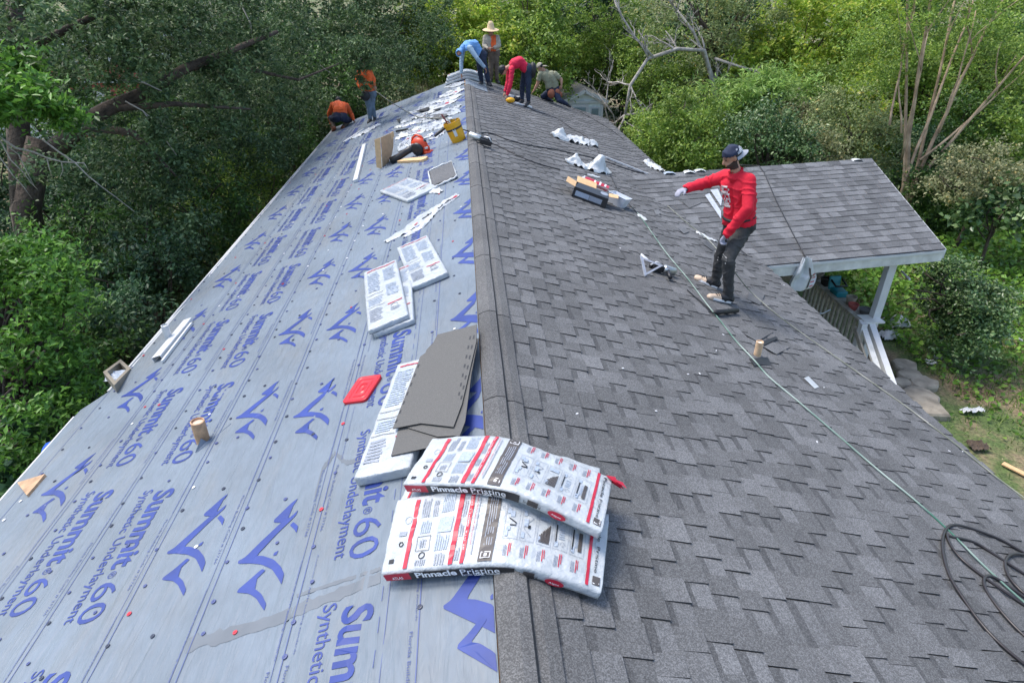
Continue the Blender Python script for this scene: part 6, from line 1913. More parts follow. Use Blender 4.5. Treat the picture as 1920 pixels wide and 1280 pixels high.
cord('thin_cord', [[(1050, 190), (1080, 205), (1110, 222), (1150, 246), (1170, 262)]], .009, MT['cord'], 'thin dark cord along the far right eave', 'cord')
cord('thin_cord', [[(1100, 256), (1118, 276), (1132, 300), (1150, 340), (1160, 358), (1175, 378), (1200, 404)]], .007, MT['cord'], 'thin dark cord passing between the bags and the tub', 'cord')
cord('hose', [[(1990, 1075), (1920, 1036), (1880, 1012), (1850, 1000), (1810, 986), (1786, 982), (1773, 990), (1766, 1012), (1768, 1040), (1780, 1080), (1805, 1120), (1840, 1170), (1880, 1212), (1960, 1275), (2040, 1290), (2090, 1240), (2060, 1140), (1990, 1075)],
              [(1960, 1100), (1900, 1062), (1860, 1036), (1830, 1016), (1800, 1008), (1782, 1006), (1774, 998), (1780, 1018), (1800, 1046), (1840, 1078), (1880, 1106), (1960, 1160), (2020, 1180), (2030, 1140), (1960, 1100)],
              [(1990, 1250), (1920, 1192), (1880, 1150), (1852, 1112), (1843, 1090), (1848, 1078), (1864, 1080), (1900, 1104), (1960, 1146), (2030, 1200), (2040, 1260), (1990, 1250)],
              [(1960, 1050), (1910, 1036), (1890, 1040), (1882, 1058), (1896, 1090), (1940, 1130), (2000, 1140), (2010, 1090), (1960, 1050)]], .0105, MT['hose'], 'dark rubber hose lying in loose loops at the lower right', 'hose')
# rope over the porch roof
pts = [on_porch(x, y, .03) for x, y in [(1423, 311), (1432, 322), (1440, 340), (1455, 375), (1470, 405), (1488, 440), (1500, 462), (1510, 482)]]
mb = MB(); mb.tube([pts[0]+Vector((-.3, .5, -.1))]+pts, .010, 6); tag(mb.build('rope', MT['cord'], smooth=True), 'dark rope lying down the porch roof from ridge to eave', 'rope')
pts = [P(703, 170, 18), P(730, 190, 17.2), on_slope(760, 208, -1, .05), on_slope(785, 220, -1, .05), on_slope(812, 222, -1, .06), on_slope(838, 222, -1, .06), on_slope(855, 232, -1, .05)]
mb = MB(); mb.tube(pts, .011, 6); tag(mb.build('rope', rope_mat('grey_rope', (.30, .30, .26), (.16, .17, .14), 3), smooth=True), 'grey rope from the standing orange worker to the litter by the bucket', 'rope')
# ---- strip of bare wood at the near left eave
q = [P(32, 905, on_slope(40, 905, -1).y)]
eb = tag(empty('eave_board', LS(EAVE_L2, 2.6, -.1)), 'torn corner of bare orange wood poking out at the near left eave', 'board')
A, B = on_slope(78, 892, -1, .02), on_slope(36, 906, -1, .0)
ep = [on_slope(x, y, -1, .035) for x, y in [(84, 888), (32, 904), (50, 928), (64, 912)]]
n_ = Vector((-SP, 0, CP))*.07
mb = MB(); mb.add(ep+[q_-n_ for q_ in ep], [(0, 1, 2, 3), (7, 6, 5, 4), (0, 4, 5, 1), (1, 5, 6, 2), (2, 6, 7, 3), (3, 7, 4, 0)])
mb.build('plank', MT['wood'], eb)
# ---- beige window frame lying against the wall by the left eave, and the tarpaulin
fr = empty('beige_frame', P(218, 700, 5.6), 'beige square frame beside the left eave seen from above', 'frame')
q = [P(193, 697, 5.9), P(214, 722, 5.5), P(245, 690, 6.0), P(226, 673, 6.3)]
c_ = sum(q, Vector())/4
mb = MB()
for i in range(4):
    a_, b__ = q[i], q[(i+1) % 4]
    ai, bi = a_.lerp(c_, .30), b__.lerp(c_, .30)
    v = [a_, b__, bi, ai]; v += [p-Vector((0, 0, .09)) for p in v]
    mb.add(v, [(0, 1, 2, 3), (7, 6, 5, 4), (0, 4, 5, 1), (1, 5, 6, 2), (2, 6, 7, 3)])
mb.build('rim', mat('beige_plastic', (.24, .21, .16), .6, .15, 5), fr)
mb = MB(); mb.grid(lambda u, v: c_+Vector((.12*(u-.5)*2, .10*(v-.5)*2, -.06+.05*nz((u*4, v*4, 2), 1))), 8, 8); mb.build('rag', MT['pl'], fr, smooth=True)
tc_ = P(112, 800, 5.0)
mb = MB(); mb.grid(lambda u, v: tc_+Vector(((u-.5)*.9, (v-.5)*.9, -.25+.16*nz((u*3, v*3, 1), 1)-.5*abs(u-.5))), 14, 14)
tag(mb.build('tarpaulin', mat('blue_tarpaulin', (.02, .10, .55), .4), smooth=True), 'bright blue tarpaulin glimpsed below the near left eave', 'tarpaulin')
# ---- pots and toys on the porch shelf
def pot(p, r, h, mt, label, cat='pot', plant=False):
    mb = MB(); mb.lathe(Matrix.Translation(p), [(0, 0), (r*.75, 0), (r, h*.9), (r*1.08, h*.9), (r*1.08, h), (r*.9, h), (r*.85, h*.8), (0, h*.8)], 16)
    return tag(mb.build('pot', mt), label, cat, 'pots and odds on the porch shelf')
zs = -2.83
pot((6.86, 11.2, zs), .12, .13, MT['stone'], 'grey stone bowl, farthest on the porch shelf')
pot((6.84, 10.85, zs), .10, .16, MT['rubber'], 'dark pot behind the teal chair on the porch shelf')
pot((6.90, 10.02, zs), .09, .15, MT['stone'], 'pale grey pot in front of the teal chair on the porch shelf')
pot((6.82, 9.80, zs), .09, .11, MT['brick'], 'reddish pot on the porch shelf')
pot((6.95, 9.62, zs), .11, .09, MT['shingle_back'], 'shallow dark bowl nearest the porch post on the shelf')
tl = empty('toy_chair', (6.86, 10.45, zs), 'small teal plastic child seat on the porch shelf', 'toy chair')
MT['teal'] = mat('teal_plastic', (.010, .20, .24), .4)
mb = MB(); mb.box(I4, (.22, .26, .12), (6.87, 10.40, zs+.06)); mb.build('seat', MT['teal'], tl, bevel=.02)
mb = MB(); mb.box(Matrix.Translation((6.84, 10.56, zs+.19)) @ Matrix.Rotation(-.2, 4, 'X'), (.22, .06, .26)); mb.build('backrest', MT['teal'], tl, bevel=.02)
mb = MB(); mb.tube([(6.76, 10.55, zs+.25), (6.76, 10.36, zs+.20), (6.98, 10.36, zs+.20), (6.98, 10.55, zs+.25)], .02, 6); mb.build('armrest', MT['rubber'], tl, smooth=True)
bc = empty('bicycle', (5.95, 9.9, -3.7), 'old red bicycle parked in shadow under the porch roof', 'bicycle')
MT['redframe'] = mat('red_frame', (.25, .02, .02), .4)
def ring_pts(c, r, n=20): return [Vector(c)+Vector((0, r*math.cos(2*math.pi*i/n), r*math.sin(2*math.pi*i/n))) for i in range(n+1)]
for yy in (9.5, 10.45):
    mb = MB(); mb.tube(ring_pts((6.1, yy, -3.42), .31), .02, 6); mb.build('wheel', MT['rubber'], bc, smooth=True)
mb = MB()
for a_, b__ in (((6.1, 9.5, -3.42), (6.1, 9.75, -2.95)), ((6.1, 9.75, -2.95), (6.1, 10.2, -3.0)), ((6.1, 10.2, -3.0), (6.1, 10.45, -3.42)), ((6.1, 9.95, -3.42), (6.1, 10.2, -3.0)), ((6.1, 9.75, -2.95), (6.1, 9.95, -3.42)), ((6.1, 9.95, -3.42), (6.1, 10.45, -3.42))): mb.tube([a_, b__], .018, 6)
mb.build('frame', MT['redframe'], bc)
mb = MB(); mb.tube([(5.85, 9.72, -2.78), (6.0, 9.68, -2.83), (6.1, 9.73, -2.86), (6.2, 9.68, -2.83), (6.35, 9.72, -2.78)], .015, 6); mb.build('handlebar', MT['metal'], bc, smooth=True)
mb = MB(); mb.ball(Matrix.Translation((6.1, 10.24, -2.90)), (.07, .13, .04), 10); mb.build('saddle', MT['rubber'], bc, smooth=True)
# ---- yard details
for i, (x, y, r, lab) in enumerate([(1694, 688, .23, 'farthest flat stone of the path, by the foot of the stair rail'), (1706, 708, .24, 'second flat path stone from the stair foot'), (1730, 722, .26, 'flat path stone lying to the right of the row'), (1690, 722, .17, 'small path stone half hidden by the roof edge'), (1722, 746, .32, 'largest path stone, round, close to the roof edge'), (1742, 770, .36, 'pale squarish slab nearest the camera on the stone path')]):
    p = on_z(x, y, GZ+.05)
    rr = random.Random(i)
    k_ = 13
    out = [(r*(1+.16*rr.uniform(-1, 1))*math.cos(2*math.pi*j/k_), r*.9*(1+.16*rr.uniform(-1, 1))*math.sin(2*math.pi*j/k_)) for j in range(k_)] if i < 5 else [(-.26, -.2), (.2, -.26), (.26, .18), (-.22, .22)]
    mb = MB()
    rings = [([(a_*1.0, b__*1.0) for a_, b__ in out], -.10), (out, .05), ([(a_*.9, b__*.9) for a_, b__ in out], .09), ([(a_*.4, b__*.4) for a_, b__ in out], .10)]
    loops(mb, Matrix.Translation(p), rings)
    tag(mb.build('stepping_stone', MT['stone'], smooth=False), lab, 'stone', 'stepping stones by the porch stairs')
a_, b__ = on_z(1845, 602, GZ+.25), on_z(1935, 648, GZ+.10)
mb = MB(); mb.tube([a_, b__+(b__-a_)*.3], .025, 8); tag(mb.build('white_pole', MT['alu']), 'pale metal pole lying in the weeds at the right edge', 'pole')
a_, b__ = on_z(1880, 868, GZ+.03), on_z(1940, 898, GZ+.03)
fm = frame((a_+b__)/2, b__-a_, (0, 0, 1)); mb = MB(); mb.box(fm, ((b__-a_).length, .09, .02)); tag(mb.build('plank', MT['cardin']), 'light wooden plank on the ground at the right edge', 'plank')
a_, b__ = P(1690, 508, 9.6), P(1702, 520, 9.3)
mb = MB(); mb.tube([a_, b__+(b__-a_)*.3], .018, 6); tag(mb.build('white_stick', MT['white']), 'short white stick sticking out right of the porch post', 'stick')
for i, (x, y, w_, lab, mt) in enumerate([(1822, 770, .30, 'white rag lying on the bare soil of the right yard', 'bag'), (1684, 606, .40, 'white plastic sheeting bunched between post and bush', 'bag'), (1668, 630, .32, 'torn white sheeting at the foot of the porch post', 'bag'), (1745, 680, .14, 'white paper scrap on the soil below the round bush', 'bag'), (1758, 672, .10, 'tiny white paper scrap right of the other one', 'bag'), (1834, 836, .22, 'dark curled leaf of bark on the soil near the roof edge', 'bark')]):
    z = GZ+.05
    p = on_z(x, y, z)
    mb = MB(); mb.grid(lambda u, v: p+Vector(((u-.5)*w_*1.3, (v-.5)*w_*(.4 if i == 0 else 1), .12*abs(nz((u*5, v*4, i), 1))+(.35*w_*math.sin(3.1*v)*math.sin(3.1*u) if i in (1, 2) else 0))), 12, 8)
    tag(mb.build('ground_litter', MT[mt], smooth=True), lab, 'litter', 'litter in the right yard')
# white flecks (offcuts and nails) on the shingles
rr = random.Random(14)
near_what = ['below the black carton', 'between the square and the near worker, uphill', 'right of the tan vent pipe, near the eave', 'below the sealant tube', 'uphill of the tan vent pipe', 'beside the green rope, right of the pipe', 'by the pale rope near the right eave', 'just left of the one by the pale rope', 'near the ridge above the bundles', 'on the ridge cap at the bottom of the frame', 'left of the green rope and below the pipe', 'second one left of the green rope, below the pipe', 'in open shingles halfway between ridge and rope', 'in open shingles right of the bundles', 'right of the near worker\'s knees']
for i, (x, y) in enumerate([(1127, 397), (1163, 465), (1545, 726), (1356, 627), (1343, 657), (1532, 828), (1805, 846), (1780, 845), (1082, 775), (1010, 1244), (1312, 700), (1290, 701), (1168, 690), (1230, 770), (1470, 534)]):
    p = on_slope(x, y, 1, .017)
    mb = MB(); fm = slope_frame(1, p, rr.uniform(0, 3)); mb.box(fm, (rr.uniform(.014, .026), .009, .004))
    tag(mb.build('offcut', MT['pw']), 'tiny white offcut '+near_what[i], 'offcut', 'white offcuts on the grey slope')
# ================================================================== people
MT['skin'] = mat('skin', (.42, .23, .15), .55, .12, 8)
MT['skin2'] = mat('tanned_skin', (.33, .17, .11), .55, .12, 8)
MT['hair'] = mat('black_hair', (.012, .010, .009), .6, bump=.4, bscale=120)
MT['stubble'] = mat('dark_beard', (.040, .026, .019), .8, .3, 60)
MT['hoodie'] = mat('red_fleece', (.62, .008, .030), .85, .12, 5, .3, 26)
MT['redshirt'] = mat('crimson_jersey', (.58, .010, .050), .8, .12, 5, .3, 22)
MT['bluehood'] = mat('sky_blue_hooded_top', (.16, .36, .68), .8, .14, 5, .3, 22)
MT['lightblue'] = mat('pale_blue_sleeve', (.30, .42, .52), .8, .14, 5)
MT['orangetop'] = mat('orange_safety_top', (.70, .11, .02), .75, .3, 5, .3, 22)
MT['olive'] = mat('olive_tee', (.25, .25, .165), .85, .12, 5, .3, 22)
MT['khaki'] = mat('beige_work_shirt', (.36, .32, .25), .85, .25, 7, .3, 22)
MT['jeans'] = mat('dark_jeans', (.018, .028, .055), .85, .35, 7, .3, 30)
MT['greyjeans'] = mat('worn_charcoal_jeans', (.040, .041, .040), .85, .45, 9, .4, 30)
MT['paleblue'] = mat('faded_blue_jeans', (.14, .19, .24), .85, .3, 7, .3, 30)
MT['navy'] = mat('navy_cloth', (.012, .020, .050), .8, .2, 7)
MT['browncloth'] = mat('brown_work_trousers', (.12, .09, .065), .85, .3, 7)
MT['glove'] = mat('grey_glove', (.34, .34, .40), .8, .15, 30)
MT['shoe'] = mat('tan_shoe', (.66, .50, .36), .6, .15, 14)
MT['shoeblk'] = mat('black_shoe', (.02, .02, .022), .55)
MT['straw'] = mat('straw_hat', (.62, .46, .27), .8, .2, 40)
MT['leather'] = mat('leather_belt_pouch', (.24, .075, .035), .65, .3, 12)
MT['mesh'] = mat('grey_cap_mesh', (.34, .36, .40), .8)

class Body:
    def __init__(s): s.mb, s.seg = MB(), []
    def cap(s, a, ra, b_, rb, lab, seg=14, flat=None):
        a, b_ = Vector(a), Vector(b_)
        n = 4
        t = (b_-a)
        if t.length < 1e-5: t = Vector((0, 0, 1e-3)); b_ = a+t
        d = t.normalized()
        pts, rr = [], []
        for i in range(n): 
            q = math.pi/2*(1-i/n); pts.append(a-d*ra*math.sin(q)); rr.append(max(1e-4, ra*math.cos(q)))
        for i in range(4): pts.append(a.lerp(b_, i/3)); rr.append(ra+(rb-ra)*i/3)
        for i in range(1, n+1):
            q = math.pi/2*i/n; pts.append(b_+d*rb*math.sin(q)); rr.append(max(1e-4, rb*math.cos(q)))
        s.mb.tube(pts, rr, seg)
        s.seg.append((a, b_, ra, rb, lab))
    def ell(s, Mx, r, lab):
        s.mb.ball(Mx, r, 16)
        c = Mx.translation.copy()
        s.seg.append((c, c+Vector((0, 0, 1e-4)), sum(r)/3, sum(r)/3, lab))
def person(name_label, J, wear, voxel=.014, face=None, beard=False, hand_detail=True, k=1.0, group=None, curl=None, cat='person', smooth_it=4, bulk=1.0):
    """J: joint name -> world point. wear: list of (part name, region labels, material, offset[, test])"""
    J = {a: Vector(b_) for a, b_ in J.items()}
    root = empty('person', (J['anL']+J['anR'])/2, name_label, cat, group)
    B = Body()
    lat = (J['shL']-J['shR']).normalized()
    sp = (J['nek']-J['pel'])
    up = sp.normalized()
    fwd = up.cross(lat).normalized()*-1 if False else lat.cross(up).normalized()
    q = bulk
    mid = J.get('mid', J['pel'].lerp(J['nek'], .5))
    che = mid.lerp(J['nek'], .55)
    for s_ in (-1, 1):
        B.cap(che+lat*s_*.080*k, .108*k*q, mid+lat*s_*.062*k, .104*k*q, 'torso')
        B.cap(mid+lat*s_*.062*k, .104*k*q, J['pel']+lat*s_*.066*k+up*.06*k, .106*k*q, 'torso')
        B.cap(J['pel']+lat*s_*.070*k, .112*k*q, J['pel']+lat*s_*.075*k-up*.05*k, .100*k*q, 'hip')
    B.cap(J['shL']-lat*.03*k, .062*k, J['shR']+lat*.03*k, .062*k, 'torso')
    B.cap(J['nek']-up*.04*k, .075*k, J['nek'], .058*k, 'torso')
    hd = J['head']
    B.cap(J['nek'], .056*k, J['nek'].lerp(hd, .75), .054*k, 'neck')
    hup = (hd-J['nek']).normalized()
    f = Vector(face).normalized() if face else fwd
    f = (f-hup*f.dot(hup)*.75).normalized()
    hup = (hup-f*hup.dot(f)).normalized()
    hr = f.cross(hup).normalized()
    HM = Matrix(((hr.x, f.x, hup.x, hd.x), (hr.y, f.y, hup.y, hd.y), (hr.z, f.z, hup.z, hd.z), (0, 0, 0, 1)))
    T = Matrix.Translation
    B.ell(HM @ T(Vector((0, -.012, .028))*k), (.076*k, .096*k, .088*k), 'head')
    B.ell(HM @ T(Vector((0, .022, -.050))*k), (.058*k, .066*k, .066*k), 'head')
    B.cap(HM @ (Vector((0, .088, .004))*k), .010*k, HM @ (Vector((0, .106, -.030))*k), .0145*k, 'head', 8)
    B.cap(HM @ (Vector((-.03, .076, .018))*k), .014*k, HM @ (Vector((.03, .076, .018))*k), .014*k, 'head', 8)
    B.cap(HM @ (Vector((-.018, .080, -.062))*k), .010*k, HM @ (Vector((.018, .080, -.062))*k), .010*k, 'head', 8)
    for s_ in (-1, 1):
        B.cap(HM @ (Vector((s_*.078, -.012, .012))*k), .016*k, HM @ (Vector((s_*.076, -.010, -.026))*k), .011*k, 'head', 8)
    hand_centres = []
    for S_ in 'LR':
        sh, el, wr, hp, kn, an, to = [J[a+S_] for a in ('sh', 'el', 'wr', 'hip', 'kn', 'an', 'to')]
        B.cap(sh, .062*k*q, sh.lerp(el, .35), .055*k*q, 'uarm'); B.cap(sh.lerp(el, .35), .055*k*q, el, .043*k*q, 'uarm')
        B.cap(el, .044*k*q, el.lerp(wr, .3), .043*k*q, 'farm'); B.cap(el.lerp(wr, .3), .043*k*q, wr, .028*k, 'farm')
        hdir = (J['hd'+S_]-wr).normalized()
        side = hdir.cross(Vector((0, 0, 1)))
        if side.length < .2: side = hdir.cross(fwd)
        if ('pl'+S_) in J: side = J['pl'+S_]
        side = (side-hdir*side.dot(hdir)).normalized()
        nrm = hdir.cross(side).normalized()
        if nrm.z > 0 and ('pl'+S_) not in J: nrm = -nrm
        pm = wr+hdir*.085*k
        for o_ in (-.024, -.008, .008, .024): B.cap(wr+hdir*.012*k+side*o_*.6*k, .017*k, pm+side*o_*k, .0145*k, 'hand', 10)
        cl = (curl or {}).get(S_, .45)
        for fi, (o_, ln) in enumerate(zip((-.030, -.010, .010, .029), (.062, .074, .078, .066))):
            a = pm+side*o_*k
            d1 = (hdir*math.cos(cl*.7)+nrm*math.sin(cl*.7)+side*o_*1.5).normalized()
            d2 = (hdir*math.cos(cl*1.7)+nrm*math.sin(cl*1.7)+side*o_*1.0).normalized()
            d3 = (hdir*math.cos(cl*2.6)+nrm*math.sin(cl*2.6)).normalized()
            p1 = a+d1*ln*.48*k; p2 = p1+d2*ln*.32*k; p3 = p2+d3*ln*.26*k
            B.cap(a, .0098*k, p1, .0090*k, 'hand', 8); B.cap(p1, .0090*k, p2, .0083*k, 'hand', 8); B.cap(p2, .0083*k, p3, .0072*k, 'hand', 8)
        ts = side if S_ == 'L' else -side
        a = wr+hdir*.03*k+ts*.022*k
        p1 = a+(hdir*.6+ts*.75+nrm*.25).normalized()*.042*k; p2 = p1+(hdir*.9+ts*.2+nrm*.4).normalized()*.034*k
        B.cap(a, .014*k, p1, .0115*k, 'hand', 8); B.cap(p1, .0115*k, p2, .0088*k, 'hand', 8)
        hand_centres.append((pm, hdir, side, nrm))
        B.cap(hp, .094*k*q, hp.lerp(kn, .45), .078*k*q, 'thigh'); B.cap(hp.lerp(kn, .45), .078*k*q, kn, .056*k*q, 'thigh')
        kb = kn.lerp(an, .3)
        B.cap(kn, .056*k*q, kb, .054*k*q, 'shin'); B.cap(kb, .054*k*q, an, .036*k, 'shin')
        fd = (to-an); fdir = fd.normalized()
        B.cap(an-fdir*.03*k-Vector((0, 0, .022*k)), .036*k, to, .030*k, 'foot'); B.cap(an, .037*k, an.lerp(to, .55)-Vector((0, 0, .008)), .036*k, 'foot')
    tmp = B.mb.build('tmp_body', MT['skin'])
    rm = tmp.modifiers.new('r', 'REMESH'); rm.mode = 'VOXEL'; rm.voxel_size = voxel; rm.use_smooth_shade = True
    sm = tmp.modifiers.new('s', 'SMOOTH'); sm.iterations = smooth_it; sm.factor = .5
    bpy.context.view_layer.update()
    dg = bpy.context.evaluated_depsgraph_get()
    me = bpy.data.meshes.new_from_object(tmp.evaluated_get(dg))
    old = tmp.data
    bpy.data.objects.remove(tmp); bpy.data.meshes.remove(old)
    me.name = 'body'
    me.materials.clear()
    body = link('body', me, root, [wear.get('skin', MT['skin'])], True)
    nv = len(me.vertices)
    V = np.empty(nv*3, np.float32); me.vertices.foreach_get('co', V); V = V.reshape(-1, 3).astype(float)
    Nn = np.empty(nv*3, np.float32); me.vertices.foreach_get('normal', Nn); Nn = Nn.reshape(-1, 3).astype(float)
    best = np.full(nv, 1e9); lab = np.zeros(nv, int)
    labs = ['torso', 'hip', 'neck', 'head', 'uarm', 'farm', 'hand', 'thigh', 'shin', 'foot']
    for a, b_, ra, rb, l in B.seg:
        A = np.array(a); D = np.array(b_)-A
        t = np.clip(((V-A)@D)/max(1e-9, D@D), 0, 1)
        d = np.linalg.norm(V-A-t[:, None]*D, axis=1)-(ra+(rb-ra)*t)
        m_ = d < best
        best[m_] = d[m_]; lab[m_] = labs.index(l)
    F = [tuple(p.vertices) for p in me.polygons]
    HI = np.array(HM.inverted())
    Hl = V@HI[:3, :3].T+HI[:3, 3]
    ctx = dict(V=V, lab=lab, H=Hl/k, labs=labs, lat=np.array(lat), up=np.array(up), pel=np.array(J['pel']), fwd=np.array(fwd), J=J)
    split = []
    for w_ in wear['parts']:
        if w_[0] in ('shoe', 'shoe_heel'):
            for S_, O_ in (('L', 'R'), ('R', 'L')):
                split.append((*w_[:4], (lambda S_, O_, hl=(w_[0] == 'shoe_heel'): lambda c: (((c['V']-np.array(c['J']['an'+S_]))@np.array((c['J']['to'+S_]-c['J']['an'+S_]).normalized()) < .105) if hl else True) & (np.linalg.norm(c['V']-np.array(c['J']['an'+S_]*.6+c['J']['to'+S_]*.4), axis=1) < np.linalg.norm(c['V']-np.array(c['J']['an'+O_]*.6+c['J']['to'+O_]*.4), axis=1)))(S_, O_)))
        else: split.append(w_)
    for w_ in split:
        nm, regs, mt_, off = w_[:4]
        test = w_[4] if len(w_) > 4 else None
        ok = np.isin(lab, [labs.index(r) for r in regs])
        if test is not None: ok &= test(ctx)
        fs_ = [f_ for f_ in F if sum(ok[i] for i in f_) >= 3]
        if not fs_: continue
        used = sorted(set(i for f_ in fs_ for i in f_))
        mp = {i: j for j, i in enumerate(used)}
        wr_ = np.array([nz(V[i], 6.0, 3.0)*.55+.9*max(0, 1-abs(nz((V[i][0], V[i][1], V[i][2]*1.9), 6.5, 8.0))/.16)-.35 for i in used])
        Vo = V[used]+Nn[used]*(off*k*(1+.60*wr_))[:, None]
        m2 = bpy.data.meshes.new(nm)
        m2.from_pydata([tuple(p) for p in Vo], [], [tuple(mp[i] for i in f_) for f_ in fs_])
        o = link(nm, m2, root, [mt_], True)
        sol = o.modifiers.new('hem', 'SOLIDIFY'); sol.thickness = max(.004, off*.9)*k; sol.offset = -1
    return root, HM, J, ctx
H_ = lambda f: (lambda c: f(c['H'][:, 0], c['H'][:, 1], c['H'][:, 2]))
cap_test = H_(lambda x, y, z: (z > .035+.06*np.clip(y, 0, 1)) )
hair_test = H_(lambda x, y, z: ((z > .055) & (y > 0)) | ((z > -.05) & (y < -.015) & (np.abs(x) < .085)))
beard_test = H_(lambda x, y, z: (y > -.03) & (z > -.125) & (z < -.012-.42*(y+.02)) & ~((np.abs(x) < .022) & (z > -.078) & (z < -.060)))
hood_test = H_(lambda x, y, z: ~((y > .045) & (z < .055) & (np.abs(x) < .06)))

# ---- the near worker in the red hoodie, standing on the grey slope, facing left
YF = 6.78
anR = on_slope(1341, 528, 1, .085); anL = on_slope(1366, 556, 1, .085)
toR = on_slope(1307, 521, 1, .036); toL = on_slope(1332, 556, 1, .036)
feetY = (anR.y+anL.y)/2
yL, yR, yM = anL.y-.02, anR.y, feetY
J = dict(anL=anL, anR=anR, toL=toL, toR=toR,
         knL=P(1366, 486, yL-.02), knR=P(1351, 480, yR-.03), hipL=P(1393, 426, yM-.07), hipR=P(1375, 421, yM+.08),
         pel=P(1386, 414, yM), mid=P(1388, 378, yM), nek=P(1380, 322, yM), head=P(1372, 295, yM-.01),
         shL=P(1404, 338, yM-.13), shR=P(1360, 331, yM+.14),
         elL=P(1402, 391, yM-.30), wrL=P(1362, 440, yM-.20), hdL=P(1345, 462, yM-.12),
         elR=P(1330, 341, yM+.22), wrR=P(1286, 354, yM+.10), hdR=P(1258, 366, yM+.02))
wear = dict(skin=MT['skin'], parts=[
    ('hoodie', ['torso', 'uarm', 'farm'], MT['hoodie'], .022), ('hoodie_hem', ['hip'], MT['hoodie'], .026, lambda c: ((c['V']-c['pel'])@c['up']) > -.02),
    ('collar', ['neck'], MT['hoodie'], .020, lambda c: ((c['V']-np.array(c['J']['nek']))@c['up']) < .012),
    ('jeans', ['hip', 'thigh', 'shin'], MT['greyjeans'], .019), ('shoe', ['foot'], MT['shoe'], .012), ('shoe_heel', ['foot'], MT['shoeblk'], .019),
    ('glove', ['hand'], MT['glove'], .003, lambda c: np.linalg.norm(c['V']-np.array(c['J']['hdL']), axis=1) < .3), ('glove', ['hand'], MT['glove'], .003, lambda c: np.linalg.norm(c['V']-np.array(c['J']['hdR']), axis=1) < .3), ('beard', ['head', 'neck'], MT['stubble'], .003, beard_test), ('hair', ['head'], MT['hair'], .005, hair_test), ('cap', ['head'], MT['navy'], .019, cap_test)])
face = (Vector((-1, -.04, -.30)))
near, HM, J, ctx = person('bearded worker in a red hoodie and backward blue cap reaching out over the valley', J, wear, .0095, face, group=None, curl={'L': 1.0, 'R': .55}, smooth_it=3)
# shoe soles and dark heels
for S_ in 'LR':
    an, to = J['an'+S_], J['to'+S_]
    d = (to-an); d.z = 0
    n = Vector((SP, 0, CP))
    x = (to-an); x = (x-n*x.dot(n)).normalized()
    c = an.lerp(to, .42); c = c-n*((c-on_slope(*px_of(c)[:2], 1, 0)).dot(n)) if False else c
    base = Vector((c.x, c.y, -M*c.x+.022/CP))
    fm = frame(base, x, n)
    mb = MB(); mb.prism(fm, [(-.135, -.040), (-.10, -.046), (.06, -.052), (.13, -.040), (.155, 0), (.13, .040), (.06, .052), (-.10, .046), (-.135, .040)], -.008, .020)
    mb.build('shoe_sole', MT['pw'], near, bevel=.004)
    mb = MB(); mb.ball(fm @ Matrix.Translation((-.03, 0, .045)), (.088, .060, .052), 14); mb.build('shoe_heel', MT['shoeblk'], near, smooth=True)
    mb = MB()
    for i in range(3): mb.tube([fm @ Vector((.045+.022*i, -.036+.004*i, .070-.008*i)), fm @ Vector((.050+.022*i, 0, .084-.010*i)), fm @ Vector((.045+.022*i, .036-.004*i, .070-.008*i))], .0045, 5)
    mb.build('shoe_lace', MT['shoeblk'], near)
# cap brim turned back, its pale mesh panel and lettering
mb = MB()
def brim(u, v):
    a = math.pi*(u-.5)*.95
    r = .098+.070*v*math.cos(a*.9)
    return HM @ Vector((math.sin(a)*(.080+.012*v), -.020-math.cos(a)*r, .030-.028*v-.02*abs(math.sin(a))))
mb.grid(brim, 12, 4); mb.grid(lambda u, v: brim(1-u, v)-(HM.to_3x3() @ Vector((0, 0, .005))), 12, 4)
mb.build('cap_brim', MT['mesh'], near, smooth=True)
def capsurf(a, z, e=.020):
    zz = z
    r = math.sqrt(max(.02, 1-((zz-.028)/(.088+e))**2))
    return HM @ Vector((math.sin(a)*(.076+e)*r, -.012-math.cos(a)*(.096+e)*r, zz))
mb = MB(); mb.grid(lambda u, v: capsurf((u-.5)*2.6, .038+.060*v, .0185), 16, 6); mb.build('cap_mesh_panel', MT['mesh'], near, smooth=True)
mb = MB(); put_text(mb, 'FLORIDA', lambda a, b_: capsurf(-.95+a/.098, .046+b_, .021), length=.19, height=.034, bold=.02); mb.build('printed_lettering', MT['pw'], near)
# pale print down the chest
F3 = Vector(ctx['fwd']); L3 = Vector(ctx['lat'])
if F3.x > 0: F3 = -F3
from mathutils.bvhtree import BVHTree
hood_o = [o for o in near.children if o.name.startswith('hoodie')][0]
bvh = BVHTree.FromPolygons([v.co for v in hood_o.data.vertices], [tuple(p.vertices) for p in hood_o.data.polygons])
def chest(u, v):
    c = J['pel'].lerp(J['nek'], .34+.44*v)-L3*(.02+.13*u)
    hit = bvh.ray_cast(c+F3*.6, -F3, 1.0)
    return (hit[0]+F3*.004) if hit[0] is not None else c+F3*.15
mb = MB()
rr = random.Random(5)
for i in range(9):
    for j in range(6):
        if rr.random() < .25: continue
        mb.grid(lambda u, v: chest((j+.06+.85*u)/6*.8, (i+.06+.88*v)/9), 2, 2)
mb.build('chest_print', mat('worn_white_print', (.62, .58, .56), .7, .25, 30), near)['kind'] = 'stuff'
mb = MB()
for s_ in (-1, 1):
    mb.ball(HM @ Matrix.Translation((s_*.031, .079, .006)), (.012, .008, .008), 10)
mb.build('eye', mat('dark_eye', (.03, .02, .015), .2), near, smooth=True)
mb = MB()
for s_ in (-1, 1): mb.tube([HM @ Vector((s_*.014, .088, .026)), HM @ Vector((s_*.034, .086, .031)), HM @ Vector((s_*.052, .074, .026))], [.004, .0055, .003], 6)
mb.build('eyebrow', MT['hair'], near, smooth=True)
